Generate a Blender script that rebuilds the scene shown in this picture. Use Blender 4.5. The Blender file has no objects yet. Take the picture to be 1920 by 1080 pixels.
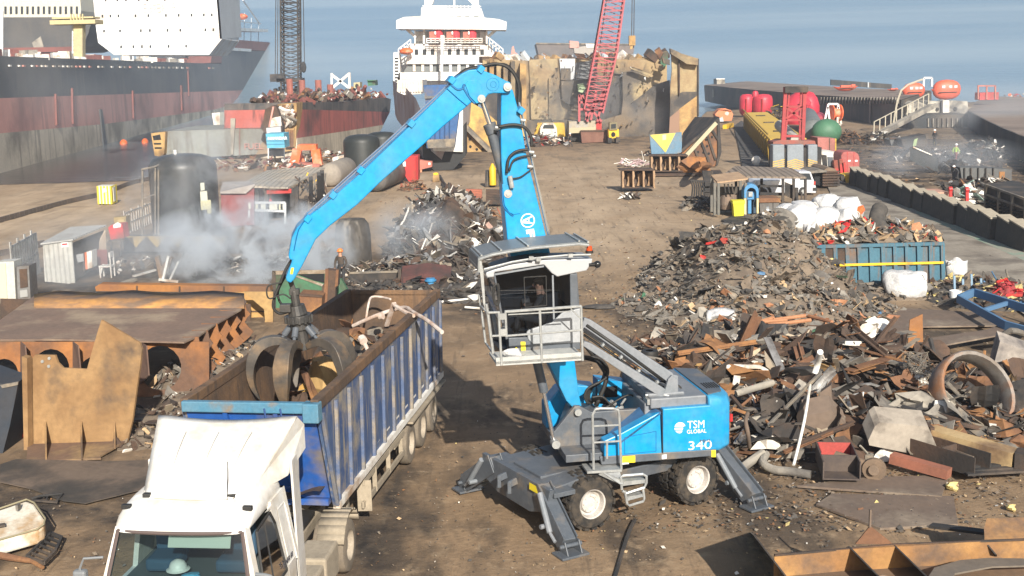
import bpy,bmesh,math,random
from mathutils import Vector as V,Matrix,Euler,noise
import numpy as np
R_ = math.radians
sc = bpy.context.scene
C = sc.collection
rnd = random.Random(7)
# ---------- camera (frame of the yard: z is the normal of the yard) ----------
F,PT,RL,H = 2240.0,R_(10.4),R_(-1.4),9.4
cam = bpy.data.cameras.new('camera');camo = bpy.data.objects.new('camera',cam);C.objects.link(camo)
cam.sensor_width = 36;cam.lens = 36*F/1920;cam.clip_start = .3;cam.clip_end = 6000
camo.matrix_world = Matrix.Translation((0,0,H)) @ Matrix.Rotation(R_(90)-PT,4,'X') @ Matrix.Rotation(RL,4,'Z')
sc.camera = camo
# ---------- sky, sun, exposure ----------
SUN_EL,SUN_AZ = 28,12           # shadows fall away from the camera and a little to the left
w = bpy.data.worlds.new('World');sc.world = w;w.use_nodes = True
nt = w.node_tree;bg = nt.nodes['Background'];sky = nt.nodes.new('ShaderNodeTexSky')
sky.sky_type = 'NISHITA';sky.sun_disc = False;sky.sun_elevation = R_(SUN_EL);sky.sun_rotation = R_(180-SUN_AZ)
sky.dust_density = 1.5
nt.links.new(sky.outputs[0],bg.inputs[0]);bg.inputs[1].default_value = .075
sl = bpy.data.lights.new('sun','SUN');so = bpy.data.objects.new('sun',sl);C.objects.link(so)
sl.energy = 5;sl.angle = R_(.5);sl.color = (1,.93,.82)
sd = V((-math.sin(R_(SUN_AZ))*math.cos(R_(SUN_EL)),math.cos(R_(SUN_AZ))*math.cos(R_(SUN_EL)),-math.sin(R_(SUN_EL))))
so.rotation_euler = sd.to_track_quat('-Z','Y').to_euler()
sc.view_settings.view_transform = 'Standard';sc.view_settings.look = 'None'
sc.view_settings.exposure = 0.68;sc.view_settings.gamma = 1
sc.render.engine = 'CYCLES'
sc.cycles.use_denoising = True
sc.cycles.max_bounces = 6;sc.cycles.transparent_max_bounces = 24;sc.cycles.volume_bounces = 2
sc.cycles.volume_step_rate = 4;sc.cycles.volume_max_steps = 128
# ---------- measuring the place from the photograph's pixels (1920x1080) ----------
def ray(px,py):
    a,b = px-960,py-540
    u = a*math.cos(RL)+b*math.sin(RL);v = -a*math.sin(RL)+b*math.cos(RL)
    cy,sy = math.cos(PT),math.sin(PT)
    return V((u/F,cy-sy*v/F,-sy-cy*v/F))
O_ = V((0,0,H))
def at(px,py,z=0.0):
    d = ray(px,py);return O_+d*((z-H)/d.z)
def atD(px,py,D):
    d = ray(px,py);return O_+d*(D/d.y)
def atP(px,py,P0,az):
    a = R_(az);n = V((math.cos(a),-math.sin(a),0));d = ray(px,py)
    return O_+d*(((V((P0[0],P0[1],0))-O_).dot(n))/d.dot(n))
def pxm(D): return F/D
# ---------- materials ----------
MATS = {}
def mat(name,c1,c2=None,sc1=1.0,amt=.5,rough=.75,metal=0.0,c3=None,sc3=.35,amt3=.35,bump=.0,bsc=12,streak=0.0,emis=None,soft=.08,wave=None,alpha=1,spec=.4):
    """base colour c1 mottled with c2 (noise), patched with c3 (rust, soot, dirt); optional vertical streaks"""
    if name in MATS: return MATS[name]
    m = bpy.data.materials.new(name);m.use_nodes = True;n = m.node_tree.nodes;l = m.node_tree.links
    b = n['Principled BSDF'];b.inputs['Roughness'].default_value = rough;b.inputs['Metallic'].default_value = metal
    b.inputs['Specular IOR Level'].default_value = spec
    tc = n.new('ShaderNodeTexCoord')
    def nz(s,det=6,vec=None,ro=.6):
        t = n.new('ShaderNodeTexNoise');t.inputs['Scale'].default_value = s;t.inputs['Detail'].default_value = det
        t.inputs['Roughness'].default_value = ro
        l.new(vec or tc.outputs['Object'],t.inputs['Vector']);return t
    def ramp(src,lo,hi):
        r = n.new('ShaderNodeMapRange');r.inputs[1].default_value = lo;r.inputs[2].default_value = hi
        l.new(src,r.inputs[0]);return r.outputs[0]
    def mix(fac,a,c):
        x = n.new('ShaderNodeMix');x.data_type = 'RGBA'
        l.new(fac,x.inputs[0])
        for k,q in ((6,a),(7,c)):
            if isinstance(q,tuple): x.inputs[k].default_value = (*q[:3],1)
            else: l.new(q,x.inputs[k])
        return x.outputs[2]
    cur = c1
    if c2:
        t = nz(sc1);e = .5+(.5-amt)*.5
        cur = mix(ramp(t.outputs[0],e-soft*1.6,e+soft*1.6),cur,c2)
    if streak:
        mp = n.new('ShaderNodeMapping');mp.inputs['Scale'].default_value = (1,1,.08);l.new(tc.outputs['Object'],mp.inputs[0])
        t = nz(sc1*5,5,mp.outputs[0]);cur = mix(ramp(t.outputs[0],.62-streak*.2,.78-streak*.2),cur,c3 or c2)
    if c3:
        t = nz(sc3,8);e = .5+(.5-amt3)*.3
        cur = mix(ramp(t.outputs[0],e-soft,e+soft),cur,c3)
    if not isinstance(cur,tuple):
        t = nz(max(sc1,.5)*9,3);hs = n.new('ShaderNodeHueSaturation');l.new(cur,hs.inputs['Color']);l.new(ramp(t.outputs[0],0,1),hs.inputs['Value'])
        mr = hs.inputs['Value'].links[0].from_node;mr.inputs[3].default_value = .72;mr.inputs[4].default_value = 1.28
        cur = hs.outputs[0];l.new(cur,b.inputs['Base Color'])
    else: b.inputs['Base Color'].default_value = (*cur,1)
    if wave:   # corrugation: (direction index, wavelength, strength)
        wv = n.new('ShaderNodeTexWave');wv.bands_direction = 'XYZ'[wave[0]];wv.inputs['Scale'].default_value = .314/wave[1]
        l.new(tc.outputs['Object'],wv.inputs['Vector']);bp = n.new('ShaderNodeBump');bp.inputs['Strength'].default_value = wave[2];bp.inputs['Distance'].default_value = wave[1]*.3
        l.new(wv.outputs[0],bp.inputs['Height']);l.new(bp.outputs[0],b.inputs['Normal'])
    elif bump:
        t = nz(bsc,4);bp = n.new('ShaderNodeBump');bp.inputs['Strength'].default_value = bump;bp.inputs['Distance'].default_value = .6/bsc
        l.new(t.outputs[0],bp.inputs['Height']);l.new(bp.outputs[0],b.inputs['Normal'])
    if emis: b.inputs['Emission Color'].default_value = (*emis,1);b.inputs['Emission Strength'].default_value = 1
    MATS[name] = m;return m
def glass(name,col,op=.35):
    m = bpy.data.materials.new(name);m.use_nodes = True;n = m.node_tree.nodes;l = m.node_tree.links
    o = n['Material Output'];n.remove(n['Principled BSDF'])
    t = n.new('ShaderNodeBsdfTransparent');t.inputs[0].default_value = (*col,1)
    g = n.new('ShaderNodeBsdfGlossy');g.inputs['Roughness'].default_value = .03
    f = n.new('ShaderNodeFresnel');f.inputs[0].default_value = 1.5;x = n.new('ShaderNodeMixShader')
    l.new(f.outputs[0],x.inputs[0]);l.new(t.outputs[0],x.inputs[1]);l.new(g.outputs[0],x.inputs[2]);l.new(x.outputs[0],o.inputs[0])
    MATS[name] = m;return m
BLUE = mat('machine_blue',(.006,.265,.56),(.008,.235,.52),.8,.4,rough=.32,c3=(.045,.25,.42),sc3=1.5,amt3=.3,soft=.12)
DBLUE = mat('machine_blue_line',(.004,.12,.30),rough=.5)
GRAY = mat('machine_grey',(.075,.088,.105),(.10,.11,.125),1.2,.5,rough=.45,c3=(.16,.14,.12),sc3=1.6,amt3=.2,bump=.05)
LGRAY = mat('machine_light_grey',(.17,.19,.21),(.21,.22,.24),1.5,.5,rough=.5)
GALV = mat('galvanised_steel',(.29,.30,.30),(.40,.41,.40),6,.5,rough=.42,metal=.35)
CHROME = mat('chrome',(.75,.76,.78),rough=.15,metal=.9)
WHITE = mat('white_paint',(.78,.78,.77),(.72,.72,.70),1.5,.3,rough=.35)
DWHITE = mat('dirty_white_paint',(.74,.72,.67),(.55,.50,.43),1.3,.35,rough=.6,c3=(.30,.19,.11),sc3=.8,amt3=.2)
BLACK = mat('black_rubber',(.018,.018,.018),(.03,.029,.027),4,.5,rough=.6)
TYRE = mat('muddy_tyre',(.022,.021,.02),(.075,.06,.045),5,.4,rough=.9,bump=.3,bsc=20)
DTYRE = mat('dusty_tyre',(.20,.165,.125),(.13,.11,.085),2,.45,rough=.95)
DUST = mat('dusty_paint',(.33,.28,.21),(.26,.22,.165),1.5,.5,rough=.9)
YEL = mat('yellow_sticker',(.75,.60,.03),rough=.5)
YELP = mat('yellow_paint',(.72,.45,.02),(.62,.38,.03),1,.5,rough=.6,c3=(.3,.17,.04),sc3=.7,amt3=.2)
RED = mat('red_paint',(.52,.03,.03),(.42,.035,.03),1.2,.5,rough=.5,c3=(.2,.05,.03),sc3=.8,amt3=.22)
ORG = mat('orange_paint',(.75,.14,.035),(.62,.12,.04),1.5,.4,rough=.5,c3=(.7,.3,.18),sc3=.8,amt3=.25)
RUST = mat('rust',(.19,.095,.05),(.115,.06,.038),1.1,.5,rough=.9,c3=(.30,.15,.06),sc3=.6,amt3=.35,bump=.25)
RUSTD = mat('dark_rust',(.075,.05,.038),(.11,.065,.042),1.3,.5,rough=.9,c3=(.04,.035,.032),sc3=.6,amt3=.4,bump=.25)
RUSTB = mat('bright_rust',(.33,.145,.045),(.23,.105,.05),.9,.45,rough=.85,c3=(.16,.09,.055),sc3=.5,amt3=.35,bump=.2)
RUSTY = mat('ochre_primer',(.44,.29,.12),(.33,.20,.085),.6,.5,rough=.85,c3=(.13,.085,.05),sc3=.35,amt3=.3,bump=.15)
BURNT = mat('burnt_steel',(.025,.025,.026),(.05,.045,.042),1.2,.5,rough=.85,c3=(.09,.07,.055),sc3=.7,amt3=.3,bump=.2)
SILV = mat('shiny_sheet',(.48,.48,.47),(.30,.29,.28),1.4,.5,rough=.35,metal=.5,c3=(.10,.085,.075),sc3=.9,amt3=.4)
WOOD = mat('old_wood',(.38,.26,.15),(.24,.16,.095),2,.5,rough=.9)
SCRG = mat('grey_scrap',(.17,.155,.135),(.10,.09,.08),1.6,.5,rough=.8,c3=(.27,.22,.16),sc3=1,amt3=.35,bump=.2)
GREEN = mat('green_paint',(.06,.17,.09),(.05,.13,.075),.8,.5,rough=.7,c3=(.07,.06,.04),sc3=.7,amt3=.3)
PLAS = mat('white_sack',(.55,.55,.545),(.38,.38,.385),1.6,.4,rough=.6,bump=.5,bsc=5)
YFOAM = mat('yellow_foam',(.68,.55,.22),(.50,.40,.18),4,.5,rough=.95,bump=.6,bsc=8)
DARK = mat('dark_interior',(.012,.013,.015),rough=.8)
SKIN = mat('skin',(.45,.25,.17),rough=.6)
CONC = mat('concrete',(.34,.31,.26),(.24,.22,.19),.7,.5,rough=.95,c3=(.12,.11,.10),sc3=.5,amt3=.3,bump=.3)
# ---------- mesh builder ----------
class B:
    def __init__(s): s.v = [];s.f = [];s.mi = [];s.mats = []
    def m(s,mt):
        if mt is None: return 0
        if mt not in s.mats: s.mats.append(mt)
        return s.mats.index(mt)
    def add(s,vs,fs,mt=None):
        o = len(s.v);s.v += [V(p) for p in vs];k = s.m(mt)
        for f in fs: s.f.append([i+o for i in f]);s.mi.append(k)
        return s
    def box(s,c,d,rot=None,mt=None):
        c = V(c);hx,hy,hz = d[0]/2,d[1]/2,d[2]/2
        M = rot if isinstance(rot,Matrix) else (Euler(rot).to_matrix() if rot else Matrix.Identity(3))
        vs = [c+M @ V((x,y,z)) for x in (-hx,hx) for y in (-hy,hy) for z in (-hz,hz)]
        return s.add(vs,[(0,1,3,2),(4,6,7,5),(0,4,5,1),(2,3,7,6),(0,2,6,4),(1,5,7,3)],mt)
    def bar(s,p0,p1,wd,ht,mt=None,up=(0,0,1)):
        p0,p1 = V(p0),V(p1);d = p1-p0;L = d.length
        if L < 1e-5: return s
        x = d/L;u = V(up)
        if abs(x.dot(u)) > .98: u = V((1,0,0))
        y = u.cross(x).normalized();z = x.cross(y)
        return s.box((p0+p1)/2,(L,wd,ht),Matrix((x,y,z)).transposed(),mt)
    def cyl(s,p0,p1,r0,r1=None,n=12,mt=None,cap=True):
        p0,p1 = V(p0),V(p1);r1 = r0 if r1 is None else r1;x = (p1-p0).normalized()
        u = V((0,0,1)) if abs(x.z) < .9 else V((1,0,0));y = u.cross(x).normalized();z = x.cross(y)
        vs = []
        for p,r in ((p0,r0),(p1,r1)):
            for i in range(n): a = 2*math.pi*i/n;vs.append(p+(y*math.cos(a)+z*math.sin(a))*r)
        fs = [(i,(i+1) % n,n+(i+1) % n,n+i) for i in range(n)]
        if cap: fs += [tuple(range(n-1,-1,-1)),tuple(range(n,2*n))]
        return s.add(vs,fs,mt)
    def tube(s,pts,r,n=6,mt=None,sub=0):
        pts = [V(p) for p in pts]
        if sub: pts = smooth(pts,sub)
        vs = [];prev = None
        for i,p in enumerate(pts):
            t = (pts[min(i+1,len(pts)-1)]-pts[max(i-1,0)])
            if t.length < 1e-6: t = V((0,0,1))
            t.normalize()
            if prev is None: prev = (V((0,0,1)) if abs(t.z) < .9 else V((1,0,0))).cross(t).normalized()
            y = (prev-t*prev.dot(t))
            y = y.normalized() if y.length > 1e-5 else prev
            prev = y;z = t.cross(y);rr = r[i] if isinstance(r,(list,tuple)) and len(r) == len(pts) else (r if not isinstance(r,(list,tuple)) else r[0]+(r[-1]-r[0])*i/(len(pts)-1))
            for k in range(n): a = 2*math.pi*k/n;vs.append(p+(y*math.cos(a)+z*math.sin(a))*rr)
        fs = []
        for i in range(len(pts)-1):
            for k in range(n): fs.append((i*n+k,i*n+(k+1) % n,(i+1)*n+(k+1) % n,(i+1)*n+k))
        fs += [tuple(range(n-1,-1,-1)),tuple(range((len(pts)-1)*n,len(pts)*n))]
        return s.add(vs,fs,mt)
    def prism(s,pts,vec,mt=None):
        pts = [V(p) for p in pts];n = len(pts);vec = V(vec)
        return s.add(pts+[p+vec for p in pts],[tuple(range(n)),tuple(range(2*n-1,n-1,-1))]+[(i,i+n,(i+1) % n+n,(i+1) % n) for i in range(n)],mt)
    def sph(s,c,r,n=12,mt=None,jit=0,seed=0,flat=0,sq=1):
        c = V(c);r = r if isinstance(r,(tuple,list)) else (r,r,r);vs = [];m = n//2
        for i in range(m+1):
            th = math.pi*i/m
            for k in range(n):
                a = 2*math.pi*k/n;d = V((math.sin(th)*math.cos(a),math.sin(th)*math.sin(a),math.cos(th)))
                f = 1+jit*noise.noise(d*1.4+V((seed*3.1,seed,0)))+jit*.35*noise.noise(d*3.3+V((seed,7,0)))
                if sq != 1: d = V([math.copysign(abs(k_)**sq,k_) for k_ in d])
                p = V((d.x*r[0],d.y*r[1],d.z*r[2]))*f
                if flat and p.z < -r[2]*flat: p.z = -r[2]*flat
                vs.append(c+p)
        fs = [(i*n+k,(i+1)*n+k,(i+1)*n+(k+1) % n,i*n+(k+1) % n) for i in range(m) for k in range(n)]
        return s.add(vs,fs,mt)
    def lathe(s,prof,c=(0,0,0),ax=(0,0,1),n=20,mt=None):
        """prof: (radius, height along axis)"""
        c = V(c);x = V(ax).normalized();u = V((0,0,1)) if abs(x.z) < .9 else V((1,0,0));y = u.cross(x).normalized();z = x.cross(y)
        vs = [c+x*h+(y*math.cos(2*math.pi*k/n)+z*math.sin(2*math.pi*k/n))*r for r,h in prof for k in range(n)]
        fs = [(i*n+k,i*n+(k+1) % n,(i+1)*n+(k+1) % n,(i+1)*n+k) for i in range(len(prof)-1) for k in range(n)]
        return s.add(vs,fs,mt)
    def sheet(s,P,nu,nv,mt=None):
        """P(u,v)->point grid"""
        vs = [V(P(i/nu,j/nv)) for j in range(nv+1) for i in range(nu+1)]
        return s.add(vs,[(j*(nu+1)+i,j*(nu+1)+i+1,(j+1)*(nu+1)+i+1,(j+1)*(nu+1)+i) for j in range(nv) for i in range(nu)],mt)
    def obj(s,name,mt=None,parent=None,bev=0,sm=False,sol=0,loc=None,local=False):
        me = bpy.data.meshes.new(name)
        if parent is not None and not local: org = wloc(parent)
        elif local: org = V((0,0,0))
        elif loc is not None: org = V(loc)
        else:
            xs = [p.x for p in s.v];ys = [p.y for p in s.v];zs = [p.z for p in s.v]
            org = V(((min(xs)+max(xs))/2,(min(ys)+max(ys))/2,min(zs)))
        me.from_pydata([tuple(p-org) for p in s.v],[],s.f)
        for q in (s.mats or [mt]): me.materials.append(q)
        if s.mats: me.polygons.foreach_set('material_index',s.mi)
        b = bmesh.new();b.from_mesh(me);bmesh.ops.recalc_face_normals(b,faces=b.faces);b.to_mesh(me);b.free()
        me.validate()
        if sm:
            me.shade_smooth()
            try: me.set_sharp_from_angle(angle=R_(sm if sm is not True else 40))
            except Exception: pass
        o = bpy.data.objects.new(name,me);C.objects.link(o)
        if parent is not None:
            o.parent = parent
            if local: pass
        if not (parent is not None): o.location = org
        if bev:
            x = o.modifiers.new('bevel','BEVEL');x.width = bev;x.segments = 2;x.limit_method = 'ANGLE';x.angle_limit = R_(35)
        if sol:
            x = o.modifiers.new('solid','SOLIDIFY');x.thickness = sol;x.offset = 0
        return o
def wloc(o):
    p = V((0,0,0))
    while o is not None: p += V(o.location);o = o.parent
    return p
def smooth(pts,sub):
    out = []
    for i in range(len(pts)-1):
        p0,p1,p2,p3 = pts[max(i-1,0)],pts[i],pts[i+1],pts[min(i+2,len(pts)-1)]
        for k in range(sub):
            t = k/sub;out.append(.5*((2*p1)+(p2-p0)*t+(2*p0-5*p1+4*p2-p3)*t*t+(3*p1-p0-3*p2+p3)*t**3))
    return out+[pts[-1]]
def tag(o,label=None,cat=None,group=None,kind=None):
    if label: o['label'] = label
    if cat: o['category'] = cat
    if group: o['group'] = group
    if kind: o['kind'] = kind
    return o
def thing(name,label,cat,loc,group=None):
    o = bpy.data.objects.new(name,None);C.objects.link(o);o.location = V(loc);o.empty_display_size = .2
    return tag(o,label,cat,group)
def copy_thing(o,loc,rz=0,label=None,scale=1):
    def cp(s,par):
        c = s.copy();C.objects.link(c);c.parent = par
        for ch in [x for x in s.children]: cp(ch,c)
        return c
    c = cp(o,None);c.location = V(loc);c.rotation_euler.z += rz
    if scale != 1: c.scale = (scale,)*3
    if label: c['label'] = label
    return c
def text(name,body,size,M,mt,parent=None,ext=.004,align='CENTER',bold=0.0,sx=1):
    cu = bpy.data.curves.new(name,'FONT');cu.body = body;cu.size = size;cu.extrude = ext;cu.align_x = align;cu.align_y = 'CENTER';cu.offset = bold
    o = bpy.data.objects.new(name,cu);C.objects.link(o)
    dg = bpy.context.evaluated_depsgraph_get();me = bpy.data.meshes.new_from_object(o.evaluated_get(dg))
    bpy.data.objects.remove(o);me.transform(Matrix.Diagonal((sx,1,1,1)));me.transform(M);me.materials.clear();me.materials.append(mt)
    org = wloc(parent) if parent is not None else V((0,0,0))
    me.transform(Matrix.Translation(-org));o = bpy.data.objects.new(name,me);C.objects.link(o)
    if parent is not None: o.parent = parent
    return o
def frame(o,x,z):
    """matrix with text x axis along x, text up along z, at o"""
    x = V(x).normalized();z = V(z);z = (z-x*z.dot(x)).normalized();y = z;n = x.cross(y)
    M = Matrix((x,y,n)).transposed().to_4x4();M.translation = V(o);return M
def px(pts,f,*a): return [f(p[0],p[1],*a) for p in pts]
# ---------- ground, quay, road, water ----------
def proj(p):
    x,y,z = p[0],p[1],p[2]-H;cy,sy = math.cos(PT),math.sin(PT)
    Z = max(y*cy-z*sy,.01);up = y*sy+z*cy;u = F*x/Z;v = -F*up/Z
    return 960+u*math.cos(RL)-v*math.sin(RL),540+u*math.sin(RL)+v*math.cos(RL)
AY = -40
edge = [(-700,356),(-300,350),(0,345),(288,337),(300,303),(560,291),(640,287),(735,264),(985,247),(1308,233),(1322,209),(1400,204),(1700,192),(2600,188)]
ew = [at(*p) for p in edge];et = [p.x/(p.y-AY) for p in ew];ed = [p.y for p in ew]
def blob(x,y,L):
    s = 0
    for bx,by,rx,ry,k in L:
        q = ((x-bx)/rx)**2+((y-by)/ry)**2
        if q < 6: s += k*math.exp(-q)
    return s
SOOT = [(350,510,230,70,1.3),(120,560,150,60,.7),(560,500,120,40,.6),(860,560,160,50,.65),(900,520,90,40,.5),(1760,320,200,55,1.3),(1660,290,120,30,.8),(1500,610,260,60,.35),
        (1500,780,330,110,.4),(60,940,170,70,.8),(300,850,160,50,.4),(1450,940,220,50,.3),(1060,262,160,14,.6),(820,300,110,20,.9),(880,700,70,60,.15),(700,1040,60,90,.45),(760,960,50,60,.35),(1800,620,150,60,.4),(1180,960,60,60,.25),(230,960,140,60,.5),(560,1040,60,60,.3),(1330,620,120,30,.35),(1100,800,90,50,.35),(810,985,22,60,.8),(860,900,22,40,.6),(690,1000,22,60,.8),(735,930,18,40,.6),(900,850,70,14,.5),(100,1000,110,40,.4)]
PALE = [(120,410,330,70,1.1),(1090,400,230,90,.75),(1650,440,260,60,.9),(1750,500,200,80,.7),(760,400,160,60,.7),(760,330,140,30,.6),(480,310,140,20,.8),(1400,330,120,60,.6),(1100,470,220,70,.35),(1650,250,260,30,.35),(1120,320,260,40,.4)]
def mk_ground():
    nu,nv = 330,330
    ts = [-.78+1.56*i/nu for i in range(nu+1)]
    vs = [];col = []
    for j in range(nv+1):
        v = j/nv
        for t in ts:
            ye = float(np.interp(t,et,ed))
            y = -18+(ye+18)*(v**2.1) if v < 1 else ye
            x = t*(y-AY)
            z = .05*noise.noise(V((x*.25,y*.25,0)))+.035*noise.noise(V((x*1.1,y*.8,3)))+.02*noise.noise(V((x*3,y*2.2,9)))
            if y > 90: z *= .5
            vs.append((x,y,z-.03))
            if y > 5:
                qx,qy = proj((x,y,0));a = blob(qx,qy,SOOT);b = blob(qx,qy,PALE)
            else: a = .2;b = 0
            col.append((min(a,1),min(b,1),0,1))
    k0 = len(vs)
    for i,t in enumerate(ts):
        x,y,z = vs[nv*(nu+1)+i];vs.append((x,y+.05,-8));col.append((.8,0,0,1))
    fs = [(j*(nu+1)+i,j*(nu+1)+i+1,(j+1)*(nu+1)+i+1,(j+1)*(nu+1)+i) for j in range(nv+1) for i in range(nu)]
    me = bpy.data.meshes.new('ground');me.from_pydata(vs,[],fs);me.shade_smooth()
    ca = me.color_attributes.new('stain','FLOAT_COLOR','POINT')
    ca.data.foreach_set('color',[c for q in col for c in q])
    o = bpy.data.objects.new('ground',me);C.objects.link(o);tag(o,'brown oily dirt yard with soot stains and dusty tracks',None,None,'structure')
    m = bpy.data.materials.new('yard_dirt');m.use_nodes = True;n = m.node_tree.nodes;l = m.node_tree.links;b = n['Principled BSDF']
    b.inputs['Roughness'].default_value = .95;b.inputs['Specular IOR Level'].default_value = .15
    tc = n.new('ShaderNodeTexCoord');at_ = n.new('ShaderNodeAttribute');at_.attribute_name = 'stain';sp = n.new('ShaderNodeSeparateColor');l.new(at_.outputs['Color'],sp.inputs[0])
    def nz(s,d=8,sx=1,sy=1,rz=0):
        mp = n.new('ShaderNodeMapping');mp.inputs['Scale'].default_value = (sx,sy,1);mp.inputs['Rotation'].default_value = (0,0,rz);l.new(tc.outputs['Object'],mp.inputs[0])
        t = n.new('ShaderNodeTexNoise');t.inputs['Scale'].default_value = s;t.inputs['Detail'].default_value = d;t.inputs['Roughness'].default_value = .65;l.new(mp.outputs[0],t.inputs[0]);return t.outputs[0]
    def mr(s,a,c,d=0,e=1):
        r = n.new('ShaderNodeMapRange');r.inputs[1].default_value = a;r.inputs[2].default_value = c;r.inputs[3].default_value = d;r.inputs[4].default_value = e;l.new(s,r.inputs[0]);return r.outputs[0]
    def mth(op,a,c):
        x = n.new('ShaderNodeMath');x.operation = op
        for i,q in ((0,a),(1,c)):
            if isinstance(q,float): x.inputs[i].default_value = q
            else: l.new(q,x.inputs[i])
        x.use_clamp = True;return x.outputs[0]
    def mix(f,a,c):
        x = n.new('ShaderNodeMix');x.data_type = 'RGBA';l.new(f,x.inputs[0])
        for k,q in ((6,a),(7,c)):
            if isinstance(q,tuple): x.inputs[k].default_value = (*q,1)
            else: l.new(q,x.inputs[k])
        return x.outputs[2]
    c = mix(mr(nz(.5,8),.35,.65),(.30,.208,.128),(.20,.14,.088))
    c = mix(mth('MULTIPLY',mr(nz(.35,9,1,.35,.15),.5,.6),.85),c,(.075,.059,.046))
    c = mix(mth('MULTIPLY',mr(nz(1.6,8),.54,.66),.6),c,(.38,.28,.18))
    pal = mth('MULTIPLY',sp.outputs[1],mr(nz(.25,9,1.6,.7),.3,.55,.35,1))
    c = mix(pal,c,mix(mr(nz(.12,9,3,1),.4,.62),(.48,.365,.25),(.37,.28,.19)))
    c = mix(mth('MULTIPLY',mr(nz(.22,9,.5,2.2,-.1),.58,.7),.5),c,(.11,.092,.076))
    c = mix(mth('MULTIPLY',mr(nz(.9,6,3.2,.22,.14),.56,.66),.4),c,(.08,.064,.05))
    c = mix(mth('MULTIPLY',mr(nz(1.1,6,2.6,.3,-.32),.63,.7),.5),c,(.33,.26,.18))
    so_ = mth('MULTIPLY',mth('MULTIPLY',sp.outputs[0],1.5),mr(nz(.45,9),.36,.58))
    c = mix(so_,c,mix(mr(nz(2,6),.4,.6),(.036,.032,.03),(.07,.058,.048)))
    c = mix(mr(nz(9,3),.7,.74),c,(.33,.27,.21))
    c = mix(mr(nz(14,2),.28,.24),c,(.04,.033,.028))
    l.new(c,b.inputs[0])
    bp = n.new('ShaderNodeBump');bp.inputs['Strength'].default_value = .55;bp.inputs['Distance'].default_value = .06;l.new(nz(5,9),bp.inputs['Height']);l.new(bp.outputs[0],b.inputs['Normal'])
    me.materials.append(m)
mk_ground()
# water: level by the quay, the open sea beyond
def mk_water():
    ys = [60,120,180,240,300,345,365,385,405,425,450,600,800,1100,1500,2200,3000]
    nx = 8;vs = []
    for y in ys:
        t = max(0,y-345)
        z = -1.3+(t*t/1100 if t < 80 else 5.82+(t-80)*.1455)
        for i in range(nx+1): vs.append(((i/nx-.5)*2*(260+y*.9),y,z))
    fs = [(j*(nx+1)+i,j*(nx+1)+i+1,(j+1)*(nx+1)+i+1,(j+1)*(nx+1)+i) for j in range(len(ys)-1) for i in range(nx)]
    me = bpy.data.meshes.new('sea_water');me.from_pydata(vs,[],fs);me.shade_smooth()
    o = bpy.data.objects.new('sea_water',me);C.objects.link(o);tag(o,'calm blue sea with paler wind bands',None,None,'structure')
    m = bpy.data.materials.new('sea');m.use_nodes = True;n = m.node_tree.nodes;l = m.node_tree.links;b = n['Principled BSDF']
    tc = n.new('ShaderNodeTexCoord')
    def nz(s,sx,sy,d=5):
        mp = n.new('ShaderNodeMapping');mp.inputs['Scale'].default_value = (sx,sy,sy);mp.inputs['Rotation'].default_value = (0,0,.03);l.new(tc.outputs['Object'],mp.inputs[0])
        t = n.new('ShaderNodeTexNoise');t.inputs['Scale'].default_value = s;t.inputs['Detail'].default_value = d;l.new(mp.outputs[0],t.inputs[0]);return t.outputs[0]
    r = n.new('ShaderNodeMapRange');r.inputs[1].default_value = .4;r.inputs[2].default_value = .62;l.new(nz(.006,.35,2.2,7),r.inputs[0])
    x = n.new('ShaderNodeMix');x.data_type = 'RGBA';x.inputs[6].default_value = (.17,.26,.33,1);x.inputs[7].default_value = (.27,.35,.40,1);l.new(r.outputs[0],x.inputs[0]);sy_ = n.new('ShaderNodeSeparateXYZ');l.new(tc.outputs['Object'],sy_.inputs[0]);r2 = n.new('ShaderNodeMapRange');r2.inputs[1].default_value = 150;r2.inputs[2].default_value = 330;l.new(sy_.outputs[1],r2.inputs[0])
    x2 = n.new('ShaderNodeMix');x2.data_type = 'RGBA';l.new(r2.outputs[0],x2.inputs[0]);x2.inputs[6].default_value = (.075,.065,.06,1);l.new(x.outputs[2],x2.inputs[7]);l.new(x2.outputs[2],b.inputs[0])
    b.inputs['Roughness'].default_value = .22;b.inputs['Specular IOR Level'].default_value = .5
    bp = n.new('ShaderNodeBump');bp.inputs['Strength'].default_value = .35;bp.inputs['Distance'].default_value = .5;l.new(nz(.35,.5,1.6,6),bp.inputs['Height']);l.new(bp.outputs[0],b.inputs['Normal'])
    me.materials.append(m)
mk_water()
# concrete haul road on the right with a worn green edge stripe
def strip(name,L,Rr,z,mt,lab):
    b = B();n = len(L)
    b.add([V((p.x,p.y,z)) for p in L]+[V((p.x,p.y,z)) for p in Rr],[(i,i+1,n+i+1,n+i) for i in range(n-1)])
    o = b.obj(name,mt);tag(o,lab,None,None,'structure');return o
ROAD = mat('road_concrete',(.30,.265,.215),(.20,.17,.135),.5,.45,rough=.95,c3=(.13,.11,.09),sc3=.25,amt3=.3,bump=.25,bsc=4)
GSTR = mat('worn_green_line',(.20,.29,.22),(.29,.27,.22),1.2,.55,rough=.9)
def dens(L,k=8):
    o = []
    for a,b in zip(L[:-1],L[1:]):
        for i in range(k): o.append(a+(b-a)*(i/k))
    return o+[L[-1]]
rl = dens([at(*p) for p in [(1545,335),(1560,370),(1640,420),(1790,500),(1990,640)]])
rr = dens([at(*p) for p in [(1600,332),(1650,356),(1760,408),(1920,474),(2160,576)]])
strip('road',rl,rr,.045,ROAD,'pale dusty concrete haul road beside the block wall')
g0 = [a+(b-a)*.80 for a,b in zip(rl,rr)];g1 = [a+(b-a)*.97 for a,b in zip(rl,rr)]
strip('road_stripe',g0[10:],g1[10:],.05,GSTR,'worn green stripe along the road edge')
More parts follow.
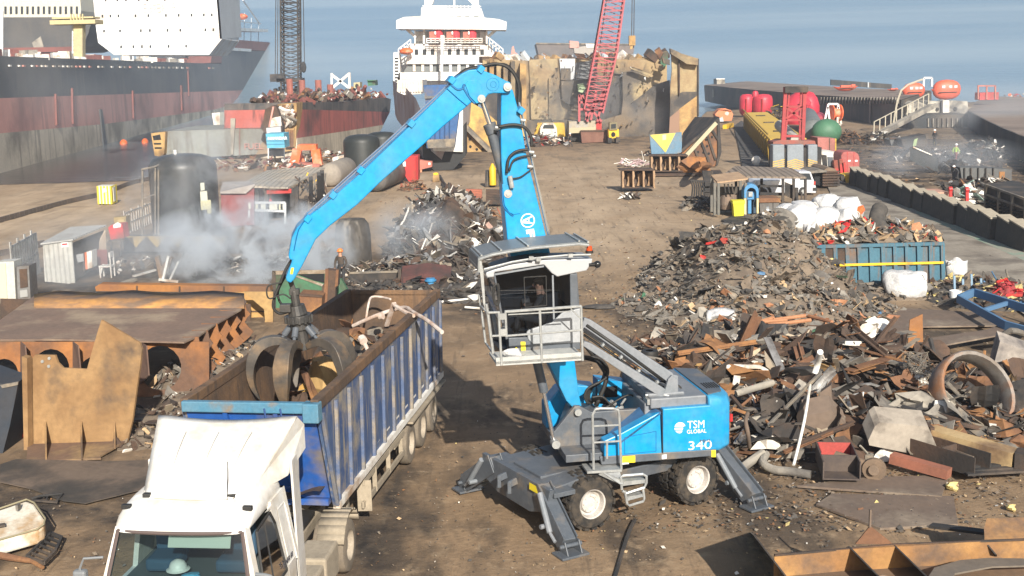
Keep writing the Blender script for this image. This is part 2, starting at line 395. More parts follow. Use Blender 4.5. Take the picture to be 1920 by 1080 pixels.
# ---------- blue material handler ----------
C0 = V((2.1,25.2,0));ES = V((.985,.17,0));ET = V((.17,-.985,0));Z1 = V((0,0,1))
def q(x,y,t=0.0): P = C0+ET*t;return atP(x,y,(P.x,P.y),80.2)
def mf(s,t,z): return C0+ES*s+ET*t+Z1*z
a6 = lambda L,t: [q(860+x/2.572,660+y/2.572,t) for x,y in L]
a5 = lambda L,t: [q(860+x/4,430+y/4,t) for x,y in L]
a3 = lambda L,t: [q(700+x/6,100+y/6,t) for x,y in L]
ab = lambda L,t: [q(480+x/3.69,270+y/3.69,t) for x,y in L]
a8 = lambda L,t: [q(840+x/6,160+y/6,t) for x,y in L]
mh = thing('material_handler','blue and grey wheeled material handler on outriggers with raised cab and orange peel grab','material handler',C0)
def part(b,name,mt=None,par=None,**k): return b.obj(name,mt,par or mh,**k)
# undercarriage frame: u towards the rear, w towards the camera
EU = V((.875,.485,0));EW = V((.485,-.875,0))
def uf(u,w_,z): return C0+EU*u+EW*w_+Z1*z
b = B()
RM = Matrix((EU,EW,Z1)).transposed()
b.box(uf(0,0,.82),(4.3,1.15,.5),RM)
b.cyl(uf(0,0,1.0),uf(0,0,1.3),.75,n=24)
# sloping front deck plate
b.prism([uf(-.9,1.05,1.12),uf(-2.35,1.2,1.0),uf(-2.35,-1.2,1.0),uf(-.9,-1.05,1.12)],V((0,0,-.12)))
b.prism([uf(-.9,1.0,1.0),uf(1.9,1.0,1.0),uf(1.9,.93,.72),uf(-.9,.93,.72)],EW*-.06)
b.prism([uf(.6,1.0,1.02),uf(2.2,1.15,1.0),uf(2.2,-1.15,1.0),uf(.6,-1.0,1.02)],V((0,0,-.12)))
b.box(uf(-1.36,0,.54),(.3,2.0,.25),RM);b.box(uf(1.36,0,.54),(.3,2.0,.25),RM)
part(b,'undercarriage',GRAY,bev=.02)
# front cross plate with lugs
b = B()
b.prism([uf(-2.45,1.45,1.08),uf(-2.45,-1.45,1.08),uf(-2.5,-1.35,.62),uf(-2.5,-.7,.42),uf(-2.5,.7,.42),uf(-2.5,1.35,.62)],EU*.1)
b.prism([uf(-2.35,1.45,1.0),uf(-2.35,-1.45,1.0),uf(-2.35,-1.45,.9),uf(-2.35,1.45,.9)],EU*.5)
for w_ in (-.22,.22):
    b.bar(uf(-2.52,w_,.95),uf(-2.72,w_,.9),.06,.14);b.bar(uf(-2.7,w_,.95),uf(-2.7,w_,.7),.06,.08)
for w_ in (-.55,.55): b.cyl(uf(-2.3,w_,1.01),uf(-2.3,w_,1.03),.05,n=8,mt=None)
part(b,'front_plate',GRAY,bev=.015)
# four outriggers: leg, cylinder, foot
def outrigger(u,sg):
    b = B();du = -.1 if u < 0 else .1
    A = uf(u,sg*.95,.98);Bq = uf(u+du,sg*2.12,.2)
    b.bar(A,Bq,.26,.30);b.bar(A+EU*.15,Bq+EU*.15,.03,.42);b.bar(A-EU*.15,Bq-EU*.15,.03,.42)
    o = part(b,'outrigger',GRAY,bev=.02)
    b = B();p0 = uf(u,sg*.95,.55);p1 = uf(u+du,sg*1.55,.42)
    b.cyl(uf(u-.22,sg*1.25,1.0),uf(u-.2+du,sg*1.75,.35),.06);b.cyl(uf(u-.2+du,sg*1.75,.35),uf(u-.2+du,sg*1.95,.22),.035,n=8);b.cyl(p1-EU*.3,p1+EU*.3,.05,n=8)
    part(b,'cylinder',LGRAY,o)
    b = B();Fp = uf(u+du,sg*2.2,.0)
    b.box(Fp+Z1*.03,(.62,.42,.05),RM)
    for e in (-.16,.16): b.prism([Fp+EU*e-EW*.16+Z1*.05,Fp+EU*e+EW*.16+Z1*.05,Fp+EU*e+EW*.04+Z1*.3,Fp+EU*e-EW*.08+Z1*.3],EU*.03)
    b.cyl(Fp+Z1*.2-EU*.25,Fp+Z1*.2+EU*.25,.045,n=8)
    part(b,'foot',GRAY,o,bev=.01)
for u in (-2.35,2.15):
    for sg in (1,-1): outrigger(u,sg)
# wheels: twin tyres on each axle end
RIM = mat('wheel_rim',(.50,.47,.44),(.38,.35,.31),3,.4,rough=.6)
tyme = None
for u in (-1.36,1.36):
    for sg in (1,-1):
        for k,wo in enumerate((1.32,.95)):
            ctr = uf(u,sg*(wo-.14),.54);ax = EW*sg
            b = B();prof = [(.30,-.13),(.44,-.15),(.50,-.14),(.54,-.08),(.545,0),(.54,.08),(.50,.14),(.44,.15),(.30,.13)]
            b.lathe(prof,ctr,ax,40)
            # tread lugs
            y = Z1.copy();z = ax.cross(y)
            for i in range(18):
                for e in (-1,1):
                    a = 2*math.pi*(i+(.25*e))/18;rd = y*math.cos(a)+z*math.sin(a);tg = ax.cross(rd)
                    b.box(ctr+rd*.545+ax*.075*e,(.12,.13,.05),Matrix((tg,ax,rd)).transposed())
            wh = part(b,'wheel',TYRE,sm=30)
            b = B();b.lathe([(.0,.03),(.12,.03),(.14,.06),(.2,.06),(.22,-.03),(.27,.0),(.29,.13),(.315,.15),(.31,.11),(.29,-.12),(0,-.12)],ctr,ax,28)
            for i in range(8): a = 2*math.pi*i/8;rd = y*math.cos(a)+z*math.sin(a);b.cyl(ctr+rd*.17+ax*.05,ctr+rd*.17+ax*.085,.018,n=6)
            part(b,'rim',RIM if k == 0 else DUST,wh,sm=30)
# upper carriage
b = B()
b.prism(a6([(985,275),(1238,255),(1243,470),(985,490)],1.3),ET*-.35)
part(b,'side_door',BLUE,bev=.025)
b = B();b.prism(a6([(700,505),(700,430),(780,395),(972,290),(980,490)],1.3),ET*-.30)
part(b,'front_side_panel',BLUE,bev=.02)
b = B();P = a6([(800,412),(952,382),(952,478),(800,492)],1.306)
for i in range(4): b.bar(P[i],P[(i+1) % 4],.012,.006,up=ET)
part(b,'panel_seam',DBLUE)
b = B();P = a6([(981,278),(984,490)],1.306);b.bar(P[0],P[1],.02,.008,up=ET)
part(b,'door_gap',DARK)
# counterweight with rounded corners
b = B();cw = a6([(1243,250),(1300,232),(1322,212),(1327,300),(1327,440),(1308,490),(1243,502)],1.3)
z0,z1_ = 1.32,2.52
pl = [(1.78,1.3),(2.1,1.3),(2.28,1.18),(2.42,.8),(2.46,0),(2.42,-.8),(2.28,-1.18),(2.1,-1.3),(1.78,-1.3)]
ring = []
for zz,ins in ((z0,.1),(z0+.1,0),(2.32,0),(2.46,.06),(2.54,.22)):
    ring.append([mf(s_ if s_ < 1.9 else s_-ins,t_*(1-ins*.35),zz) for s_,t_ in pl])
n_ = len(pl);b.add([p for r in ring for p in r],[(i*n_+k,i*n_+(k+1) % n_,(i+1)*n_+(k+1) % n_,(i+1)*n_+k) for i in range(4) for k in range(n_)]+[tuple(range(n_-1,-1,-1)),tuple(range(4*n_,5*n_))])
cwo = part(b,'counterweight',BLUE,bev=.03,sm=35)
b = B();b.prism([mf(1.80,1.18,2.545),mf(2.16,1.0,2.545),mf(2.26,.5,2.545),mf(2.26,-.9,2.545),mf(1.80,-1.15,2.545)],Z1*.02)
part(b,'rear_cover',GRAY,cwo)
b = B()
for i in range(6): b.box(mf(1.93+.055*i,.55,2.57),(.022,.42,.012),Euler((0,0,R_(9.8))))
part(b,'vent',DARK,cwo)
b = B();b.box(mf(2.36,.98,1.95),(.06,.12,.16),Euler((0,0,R_(30))));part(b,'tail_light',RED,cwo)
# deck, hood, skirt
b = B()
b.prism([mf(-1.3,1.25,1.32),mf(1.8,1.25,1.32),mf(1.8,-1.25,1.32),mf(-1.3,-1.25,1.32)],Z1*.16)
b.prism(a6([(680,505),(1243,470),(1243,500),(1000,520),(690,545)],1.31),ET*-.1)
part(b,'skirt',GRAY,bev=.012)
b = B()
b.box(mf(1.17,0,2.42),(1.22,2.3,.22),Matrix((ES,ET,Z1)).transposed())
b.box(mf(.95,-.05,2.56),(.8,2.1,.08),Matrix((ES,ET,Z1)).transposed())
b.box(mf(.72,-.1,1.95),(.5,2.2,.9),Matrix((ES,ET,Z1)).transposed())
part(b,'engine_hood',mat('hood_grey',(.16,.175,.195),(.20,.21,.225),1,.4,rough=.5),bev=.03)
b = B()
for tt in (.62,.1,-.45): b.bar(mf(.57,tt,2.608),mf(1.33,tt,2.608),.02,.012)
part(b,'hood_seam',LGRAY)
b = B();b.box(mf(.75,.95,2.45),(.5,.3,.12),Matrix((ES,ET,Z1)).transposed());b.tube([mf(.5,.95,2.56),mf(.8,.95,2.58),mf(1.0,1.0,2.52)],.03)
part(b,'exhaust',GALV)
# boom pedestal (grey side plates)
for tt in (.62,-.5):
    b = B();b.prism(a6([(440,410),(560,262),(585,262),(640,290),(870,275),(900,250),(800,370),(690,420),(680,480),(500,478),(460,462)],tt),ET*-.12)
    part(b,'pedestal',GRAY,bev=.015)
b = B();b.prism(a6([(560,300),(690,300),(690,470),(500,470)],.5),ET*-.9)
part(b,'pedestal_core',GRAY)
# sloped step panel
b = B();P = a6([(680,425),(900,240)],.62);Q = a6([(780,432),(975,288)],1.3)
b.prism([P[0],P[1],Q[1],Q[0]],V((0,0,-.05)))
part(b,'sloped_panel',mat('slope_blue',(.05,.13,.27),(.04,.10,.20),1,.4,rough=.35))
# far side tank and housings
b = B();b.prism([mf(-1.3,-.75,1.45),mf(-.15,-.75,1.45),mf(-.15,-.75,2.35),mf(-.6,-.75,2.42),mf(-1.0,-.75,2.35),mf(-1.3,-.75,2.0)],ET*-.52)
part(b,'tank',BLUE,bev=.03)
b = B();b.prism([mf(-.1,-.8,1.45),mf(.55,-.8,1.45),mf(.55,-.8,2.4),mf(-.1,-.8,2.5)],ET*-.45);b.box(mf(.2,-.78,2.2),(.3,.02,.25),Matrix((ES,ET,Z1)).transposed(),mt=DARK)
b.mats = [BLUE,DARK];b.mi = [0]*(len(b.mi)-6)+[1]*6
part(b,'side_housing',None)
# valve block, pipes, fittings
b = B();r2 = random.Random(3)
for i in range(26):
    c = mf(r2.uniform(-.9,.3),r2.uniform(-.35,.4),r2.uniform(1.7,2.2));b.cyl(c,c+V((r2.uniform(-.15,.15),r2.uniform(-.15,.15),r2.uniform(-.05,.15))),r2.uniform(.02,.05),n=7)
for i in range(8):
    c = mf(r2.uniform(-.8,.2),r2.uniform(-.3,.35),r2.uniform(1.6,2.05));b.box(c,(.12,.1,.1),Euler((0,0,r2.random())))
part(b,'valve_block',GALV)
b = B();hz = lambda L,t,r=.025,s=5: b.tube([q(1040+x/6.75,640+y/6.75,t) for x,y in L],r,6,sub=s)
for k in range(5):
    hz([(330+k*8,190+k*6),(560,215+k*14),(670-k*10,340),(640-k*12,470+k*8),(430+k*10,590),(380+k*14,700),(420+k*12,790)],.25-k*.12,.028)
    hz([(470,710+k*14),(600,700+k*20),(700,800),(650+k*30,830)],.3-.1*k,.024)
hz([(650,840),(800,740),(930,680),(1000,700),(1050,800)],.1,.02)
for k in range(4): hz([(1500,540+k*14),(1590-k*14,580),(1600-k*20,680),(1530,740-k*8)],.5,.026)
part(b,'hoses',BLACK,sm=True)
# boom
b = B();bo = [(940,176),(939,240),(940,300),(946,392),(953,465),(985,560),(1015,640),(1033,690),(1062,752),(1080,770),(1091,762),(1086,742),(1078,680),(1055,560),(1030,468),(1004,360),(986,285),(975,217),(962,170),(950,156),(940,162)]
b.prism([q(x,y,.26) for x,y in bo],ET*-.52)
boom = part(b,'boom',BLUE,bev=.02)
def pin(x,y,t,r,L=.1,par=None,nm='pin',m=GALV):
    b = B();p = q(x,y,t);b.cyl(p,p+ET*L,r,n=20);b.cyl(p+ET*L,p+ET*(L+.02),r*.55,n=12);return part(b,nm,m,par)
# raised joint plate on the boom
b = B();b.prism([q(x,y,.268) for x,y in [(941,345),(956,348),(962,362),(975,372),(981,390),(975,400),(963,402),(955,398),(946,385)]],ET*.02)
part(b,'joint_plate',BLUE,boom,bev=.006)
b = B();b.tube([q(x,y,.275) for x,y in [(942,352),(944,385),(955,399),(961,404),(963,402)]],.02,5,sub=3);part(b,'plate_shadow_gap',DBLUE,boom)
# white emblem and letter
b = B();cc = q(989.5,413.5,.268);n32 = 32
rx = ES;rz = Z1
for i in range(n32):
    a0,a1 = 2*math.pi*i/n32,2*math.pi*(i+1)/n32
    f = lambda a,r: cc+(rx*math.cos(a)+rz*math.sin(a))*r+ET*.006
    b.add([f(a0,.15),f(a1,.15),f(a1,.127),f(a0,.127)],[(0,1,2,3)])
e5 = lambda L: [q(920+x/12,380+y/12,.275) for x,y in L]
for L in ([(718,392),(925,297),(948,314),(740,425)],[(718,415),(742,395),(948,450),(935,474),(722,462)],[(845,345),(866,336),(872,462),(848,458)]): b.add(e5(L),[tuple(range(len(L)))])
part(b,'emblem',WHITE,boom)
b = B();L = [(790,615),(970,585),(985,650),(1015,850),(1040,870),(1055,985),(875,1000),(862,890),(910,880),(875,695),(810,710)];b.add(e5(L),[tuple(range(len(L)))]);part(b,'lettering',WHITE,boom)
b = B();L = [(925,690),(945,690),(975,860),(958,865)];b.add([p+ET*.004 for p in e5(L)],[(0,1,2,3)]);part(b,'letter_gap',BLUE,boom)
# stick
st = [(958,162),(957,154),(950,152),(930,141),(908,133),(892,130),(880,131),(866,138),(854,147),(843,162),(780,225),(722,281),(675,326),(610,382),(576,408),(556,428),(547,446),(541,479),(543,487),(548,488),(536,520),(537,527),(545,531),(552,524),(566,500),(592,449),(618,424),(670,384),(713,342),(792,273),(830,238),(867,207),(884,192),(893,194),(901,196),(908,191),(912,182),(916,177),(925,175),(950,175),(957,170)]
b = B();b.prism([q(x,y,.36) for x,y in st],ET*-.72)
stick = part(b,'stick',BLUE,bev=.025)
pin(951,163,.36,.085,.06,stick);pin(902,185,.36,.08,.06,stick)
b = B()
for L in ([(846,159),(858,168),(868,165),(871,158),(868,163),(872,170),(880,183),(890,194)],):
    b.tube([q(x,y,.37) for x,y in L],.022,5,sub=3)
part(b,'weld_line',DBLUE,stick)
b = B()
b.prism([q(x,y,.362) for x,y in [(872,158),(878,151),(890,150),(900,156),(905,170),(905,190),(893,194),(880,180)]],ET*.03)
def ringb(x,y,r,t): 
    c = q(x,y,t)
    for i in range(20): a0,a1 = i*math.pi/10,(i+1)*math.pi/10;b.bar(c+(ES*math.cos(a0)+Z1*math.sin(a0))*r,c+(ES*math.cos(a1)+Z1*math.sin(a1))*r,.012,.012,up=ET)
ringb(924,158,.13,.365);ringb(925,158,.06,.365)
part(b,'joint_boss',BLUE,stick,bev=.008)
b = B();P = [q(x,y,.37) for x,y in [(546,502),(551,502),(549,514),(544,514)]];b.add(P,[(0,1,2,3)]);part(b,'warning_sticker',YEL,stick)
b = B();b.tube([q(x,y,.37) for x,y in [(572,412),(560,430),(556,445),(551,470)]],.01,4);b.tube([q(x,y,.37) for x,y in [(838,166),(860,186),(876,199)]],.01,4)
part(b,'seam',DBLUE,stick)
# chrome lines along stick and boom
b = B()
for off in (0,3): b.tube([q(848-off,158-off,.2-off*.08),q(722-off,274-off,.2-off*.08),q(576-off,405-off,.2-off*.08)],.022,6)
b.tube([q(973,192,.15),q(979,215,.15),q(1012,370,.15),q(1032,458,.15)],.026,6)
b.tube([q(978,225,-.1),q(1014,370,-.1),q(1034,456,-.1)],.02,6)
part(b,'pipe',CHROME)
b = B()
for x,y in ((770,231),(676,318),(624,364),(577,408),(845,150),(899,130),(974,207)): b.box(q(x,y,.15),(.12,.5,.14),Euler((0,R_(40),R_(10))))
part(b,'pipe_clamp',BLUE,bev=.01)
b = B();hq = lambda L,t,r=.03: b.tube([q(x,y,t) for x,y in L],r,7,sub=5)
hq([(843,160),(858,146),(874,132),(900,126),(925,120),(948,124),(965,140),(973,165),(972,195)],.1,.035)
hq([(846,154),(862,138),(880,128),(915,123),(945,121),(962,134),(975,160),(975,200)],-.1,.03)
hq([(934,238),(960,234),(982,238),(995,255),(997,275)],.33,.035)
hq([(950,325),(953,300),(962,288),(975,282),(990,281)],.33,.032)
hq([(955,320),(962,302),(978,294),(1000,291)],.33,.022)
hq([(958,335),(975,332),(990,322),(1000,315)],.33,.015)
hq([(548,486),(536,505),(524,535),(514,560),(513,578),(525,588),(545,584),(556,590)],.1,.03)
hq([(546,490),(540,510),(528,530),(521,550),(528,570),(548,572),(553,582)],-.1,.026)
hq([(528,530),(505,535),(500,548),(506,560),(530,552),(545,560)],.2,.016)
part(b,'hoses',BLACK,sm=True)
b = B()
for x,y in ((932,239),(985,282),(996,285),(999,292),(993,312),(980,225)): b.cyl(q(x-4,y,.3),q(x+5,y+1,.3),.035,n=8)
b.cyl(q(956,330,.36),q(960,352,.36),.05,n=8)
part(b,'hose_fitting',GALV)
# stick cylinder
b = B();b.cyl(q(902,185,.0),q(920,238,.0),.05,n=16);o = part(b,'cylinder_rod',CHROME,sm=True)
b = B();b.cyl(q(917,232,.0),q(924,250,.0),.135,n=20);b.cyl(q(921,246,.0),q(951,352,.0),.105,n=20);part(b,'stick_cylinder',GRAY,sm=True,bev=.01)
pin(952,363,.26,.085,.05,boom)
# boom cylinders
for tt in (.62,-.5):
    b = B();b.cyl(q(1040,832,tt),q(1019,732,tt),.042,n=14);part(b,'cylinder_rod',CHROME,sm=True)
    b = B();b.cyl(q(1020,734,tt),q(1005,672,tt),.095,n=18);b.cyl(q(1006,676,tt),q(985,560,tt),.085,n=18);part(b,'boom_cylinder',GRAY,sm=True)
    b = B();p = q(1040,830,tt);b.cyl(p-ET*.08,p+ET*.16,.09,n=16);p = q(1082,771,tt);b.cyl(p-ET*.02,p+ET*.12,.075,n=16);part(b,'pivot_pin',GALV)
# raised cab carrier arm: two beams, plate
b = B()
b.prism([q(x,y,1.0) for x,y in [(1092,648),(1096,640),(1110,645),(1248,730),(1243,748)]],ET*-.14)
b.prism([q(x,y,.25) for x,y in [(1092,607),(1096,596),(1108,600),(1262,700),(1268,722),(1258,726),(1092,622)]],ET*-.14)
b.prism([q(x,y,.98) for x,y in [(1225,804),(1253,712),(1260,704),(1272,715),(1272,745),(1262,765),(1232,800)]],ET*-.1)
b.prism([q(x,y,.2) for x,y in [(1225,790),(1253,700),(1272,705),(1272,745),(1232,800)]],ET*-.1)
b.prism([q(x,y,.7) for x,y in [(1200,770),(1215,745),(1250,745),(1240,790)]],ET*-.5)
part(b,'cab_riser',LGRAY,bev=.015)
b = B();b.tube([q(1095,628,.6),q(1160,672,.6),q(1250,738,.6)],.03,6);b.tube([q(1100,610,.5),q(1165,655,.5),q(1255,722,.5)],.04,6);b.tube([q(1095,622,.7),q(1160,665,.7),q(1250,730,.7)],.02,6)
b.tube([q(1092,640,.3),q(1130,690,.1),q(1136,715,.1),q(1118,760,.1)],.05,6,sub=4)
part(b,'hoses',BLACK,sm=True)
b = B()
for x,y in ((1128,645),(1162,668),(1195,694),(1230,715)): b.cyl(q(x,y,.8),q(x+3,y+3,.8),.05,n=8)
part(b,'hose_fitting',GALV)
# cab
TC = 1.45
b = B()
b.prism(a5([(835,335),(890,330),(908,600),(912,900),(380,912),(375,815),(905,800),(880,600),(840,590)],TC),ET*-1.05)   # rear post and sill
b.prism(a5([(205,340),(225,335),(300,800),(380,912),(270,915)],TC-.95),ET*-.1)                               # far front post
b.prism(a5([(262,338),(275,335),(345,720),(375,820),(355,830),(330,740)],TC),ET*-.06)                        # near front post
cab = part(b,'cab',GRAY,bev=.012)
b = B();b.prism(a5([(700,345),(712,345),(725,820),(712,820)],TC+.005),ET*-.05);b.prism(a5([(270,332),(640,270),(640,283),(275,345)],TC+.005),ET*-.05)
part(b,'door_frame',LGRAY,cab)
b = B();b.prism(a5([(205,345),(205,325),(270,300),(400,262),(650,228),(1005,222),(1000,250),(960,310),(740,355),(700,330),(640,265),(270,322),(265,358),(215,362)],TC+.04),ET*-.35)
part(b,'roof_cowl',mat('cowl_white',(.36,.37,.385),rough=.4),cab,bev=.02)
b = B();b.prism(a5([(270,300),(400,255),(650,222),(1000,215),(1000,235),(640,262),(270,325)],TC-.3),ET*-.85);part(b,'roof',LGRAY,cab,bev=.02)
# guard on the roof: curved slatted grille
gp = [(150,310),(150,215),(255,180),(375,158),(560,130),(900,100),(975,108)]
b = B()
Pn = a5(gp,TC+.1);Pf = [p-ET*1.25 for p in Pn]
for i in range(len(gp)-1):
    b.add([Pn[i],Pn[i+1],Pf[i+1],Pf[i]],[(0,1,2,3)])
g = part(b,'roof_guard',mat('guard_grey',(.13,.145,.155),(.16,.17,.18),2,.5,rough=.5),cab,sol=.03)
b = B()
for fr in (.02,.2,.42,.63,.84,.99):
    k = fr*(len(gp)-1);i = min(int(k),len(gp)-2);u = k-i;p = Pn[i].lerp(Pn[i+1],u)+Z1*.035;b.bar(p+ET*.02,p-ET*1.27,.035,.03)
b.tube([p-Z1*.03+ET*.02 for p in Pn],.025,6);b.tube([p-Z1*.03-ET*1.27 for p in Pn],.025,6)
b.prism(a5([(150,215),(165,210),(185,310),(200,560),(205,610),(185,560),(160,320)],TC+.1),ET*-.05)
b.tube(a5([(190,300),(400,245),(560,218),(800,195),(990,190)],TC+.12),.022,6)
for x,y in ((545,215),(600,225),(840,195)): b.box(a5([(x,y)],TC+.15)[0],(.09,.08,.07))
part(b,'guard_rail',GALV,cab)
CG = glass('cab_glass',(.45,.49,.54))
b = B();b.add(a5([(270,340),(640,280),(735,355),(838,342),(842,600),(780,620),(700,690),(510,770),(480,810),(375,810)],TC-.02),[tuple(range(10))])
part(b,'side_window',CG,cab)
b = B();P = a5([(210,360),(370,905)],TC-.03);b.add([P[0],P[1],P[1]-ET*.95,P[0]-ET*.95],[(0,1,2,3)]);part(b,'front_window',CG,cab)
b = B();b.add(a5([(270,345),(640,285),(735,358),(838,345),(842,610),(900,890),(375,890)],TC-1.02),[tuple(range(7))]);P = a5([(300,900),(905,890)],TC-.05)
b.add([P[0],P[1],P[1]-ET*1.0,P[0]-ET*1.0],[(0,1,2,3)]);P = a5([(838,345),(900,890)],TC-.05);b.add([P[0],P[1],P[1]-ET*1.0,P[0]-ET*1.0],[(0,1,2,3)])
part(b,'cab_lining',mat('lining',(.016,.02,.028),rough=.8),cab)
b = B();b.prism(a5([(510,775),(530,755),(700,700),(780,625),(915,592),(912,850),(560,862),(525,830)],TC+.03),ET*-.06)
part(b,'door_panel',mat('door_white',(.27,.285,.30),(.33,.34,.35),2,.4,rough=.45),cab,bev=.015)
b = B();b.add(a5([(465,843),(500,843),(503,907),(468,909)],TC+.02),[(0,1,2,3)]);b.add(a5([(415,905),(432,880),(448,905)],TC+.02),[(0,1,2)]);part(b,'warning_sticker',YEL,cab)
b = B();b.box(mf(-1.25,.9,4.15),(.5,.5,.12),Matrix((ES,ET,Z1)).transposed());b.box(mf(-1.0,.9,4.5),(.12,.48,.75),Matrix((ES,ET,Z1)).transposed());b.box(mf(-1.25,.9,3.9),(.3,.3,.4));part(b,'seat',BLACK,cab,bev=.04)
b = B();b.prism(a5([(490,360),(655,350),(660,570),(500,585)],TC-.01),ET*-.01);P = a5([(490,360),(655,350),(660,570),(500,585)],TC-.0)
b = B()
for i in range(4): b.bar(P[i],P[(i+1) % 4],.015,.015,up=ET)
b.bar(a5([(250,460)],TC)[0],a5([(700,455)],TC)[0],.012,.012);part(b,'window_frame',BLACK,cab)
b = B();b.tube(a5([(290,410),(265,430),(262,520),(285,570),(300,540),(298,430),(290,410)],TC+.12),.03,6,sub=2);part(b,'mirror',BLACK,cab)
# beacon, camera
p = a5([(980,160)],TC+.02)[0]
b = B();b.cyl(p-Z1*.05,p+Z1*.0,.08,n=14);bc = part(b,'beacon_base',BLACK,cab);b = B();b.cyl(p,p+Z1*.1,.065,.05,n=14);part(b,'beacon',mat('beacon_amber',(.5,.06,.01),rough=.2),cab,bev=.01)
b = B();p = a5([(1040,262)],TC+.02)[0];b.sph(p,.075,14);b.cyl(p-ES*.18,p,.04,n=10);part(b,'camera_ball',mat('camera_black',(.02,.02,.02),rough=.15),cab,sm=True)
# cab platform and railing
b = B()
def rl_(L,t,r=.022): b.tube(a5(L,t),r,7)
T2 = 2.25
rl_([(345,618),(920,577)],T2,.03);rl_([(350,800),(918,755)],T2);rl_([(370,640),(840,615)],T2,.014)
for L in ([(350,618),(358,795)],[(608,600),(625,1000)],[(918,578),(930,985)]): rl_(L,T2,.026)
rl_([(218,625),(308,622)],T2,.024);rl_([(300,620),(322,1020)],T2,.026);rl_([(250,800),(350,795)],T2,.022)
b.box(a5([(325,653)],T2)[0],(.12,.05,.12));b.box(a5([(333,770)],T2)[0],(.12,.05,.12))
rl_([(840,595),(912,665)],T2,.014)
P = a5([(207,560),(220,640),(258,930)],T2-.05)
b.tube(P,.03,7);b.tube([p-ET*.95 for p in P],.025,7)
for k in (1,2): b.bar(P[k],P[k]-ET*.95,.03,.03)
rail = part(b,'railing',GALV,cab)
b = B();P = a5([(280,995),(935,952)],T2);b.prism([P[0]-Z1*.08,P[1]-Z1*.08,P[1]+Z1*.08,P[0]+Z1*.08],ET*-.04)
b.prism([P[0],P[1],P[1]-ET*.85,P[0]-ET*.85],Z1*-.05)
part(b,'platform',mat('galv_pale',(.33,.34,.33),(.42,.42,.40),7,.5,rough=.6),cab)
b = B();b.sph(a5([(410,935)],T2-.3)[0]+Z1*.02,(.2,.12,.09),12,jit=.5);tag(b.obj('rag_bundle',PLAS,sm=True),'small white rag bundle lying on the cab platform','rag')
# access ladder
b = B();lp = lambda L,r=.025: b.tube([q(x,y,1.55) for x,y in L],r,7)
lp([(1113,880),(1111,778),(1116,768),(1125,766),(1150,766),(1159,769),(1161,780),(1165,880)],.028)
for y0,y1 in ((799,797),(830,827)): lp([(1112,y0),(1162,y1)],.022)
lp([(1138,828),(1138,860)]);P = [q(1101,884,1.6),q(1166,880,1.6)];b.prism([P[0],P[1],P[1]-ET*.5,P[0]-ET*.5],Z1*-.05)
b.prism([q(1130,885,1.5),q(1160,882,1.5),q(1166,905,1.7),q(1160,905,1.7)],ET*.1)
part(b,'access_ladder',GALV)
b = B();lp = lambda L,r=.025: b.tube([q(x,y,1.75) for x,y in L],r,7)
lp([(1166,918),(1164,895),(1168,892),(1205,889),(1212,893),(1212,905),(1208,914),(1174,925),(1167,920)],.03);lp([(1172,920),(1176,945),(1180,948),(1206,940),(1208,935),(1205,912)],.028);lp([(1175,938),(1205,930)],.02)
b.prism([q(1166,903,1.75),q(1210,899,1.75),q(1209,906,1.75),q(1168,911,1.75)],ET*-.2);b.prism([q(1174,932,1.75),q(1206,926,1.75),q(1206,931,1.75),q(1175,938,1.75)],ET*-.2)
b.bar(q(1125,885,1.5),q(1170,905,1.75),.08,.1)
part(b,'step',GALV)
b = B();P = [q(x,y,1.32) for x,y in [(1167,856),(1191,854),(1191,867),(1167,868)]];b.add(P,[(0,1,2,3)]);P = [q(x,y,1.32) for x,y in [(1334,844),(1342,844),(1342,857),(1334,857)]];b.add(P,[(0,1,2,3)])
P = [uf(-2.46,.75,1.07),uf(-2.46,1.1,1.07),uf(-2.47,1.1,.93),uf(-2.47,.75,.93)];b.add([p-EU*.06 for p in P],[(0,1,2,3)])
part(b,'warning_sticker',YEL)
b = B();b.add([q(x,y,1.325) for x,y in [(1241,853),(1250,852),(1250,860),(1241,861)]],[(0,1,2,3)]);b.add([q(x,y,1.32) for x,y in [(1167,868),(1179,867),(1179,870),(1167,871)]],[(0,1,2,3)]);part(b,'white_sticker',WHITE)
# lettering on the door
xs = (q(1320,760,1.31)-q(1250,764,1.31)).normalized()
def lt(s,x,y,size,nm,m=WHITE,sx=1,bold=0): return text(nm,s,size,frame(q(x,y,1.312),xs,Z1),m,mh,sx=sx,ext=.008)
lt('TSM',1305,796.5,.235,'lettering',sx=.9);lt('GLOBAL',1306,809,.115,'lettering')
lt('340',1312,835.5,.27,'lettering',mat('letter_grey',(.66,.66,.68)),sx=1.35);lt('MHL',1323,827,.10,'lettering',mat('letter_dark',(.08,.09,.12)),sx=1.3)
b = B();c = q(1275,802,1.314)
for y0,y1 in ((-.12,-.065),(-.045,.0),(.02,.12)):
    pts = []
    for i in range(9):
        yy = y0+(y1-y0)*i/8;ww = math.sqrt(max(0,.12**2-yy*yy));pts.append((ww,yy))
    P = [c-xs*w_+Z1*yy for w_,yy in pts]+[c+xs*w_*(1 if yy > .03 else .55)+Z1*yy for w_,yy in reversed(pts)]
    b.add(P,[tuple(range(len(P)))])
part(b,'logo_disc',WHITE)
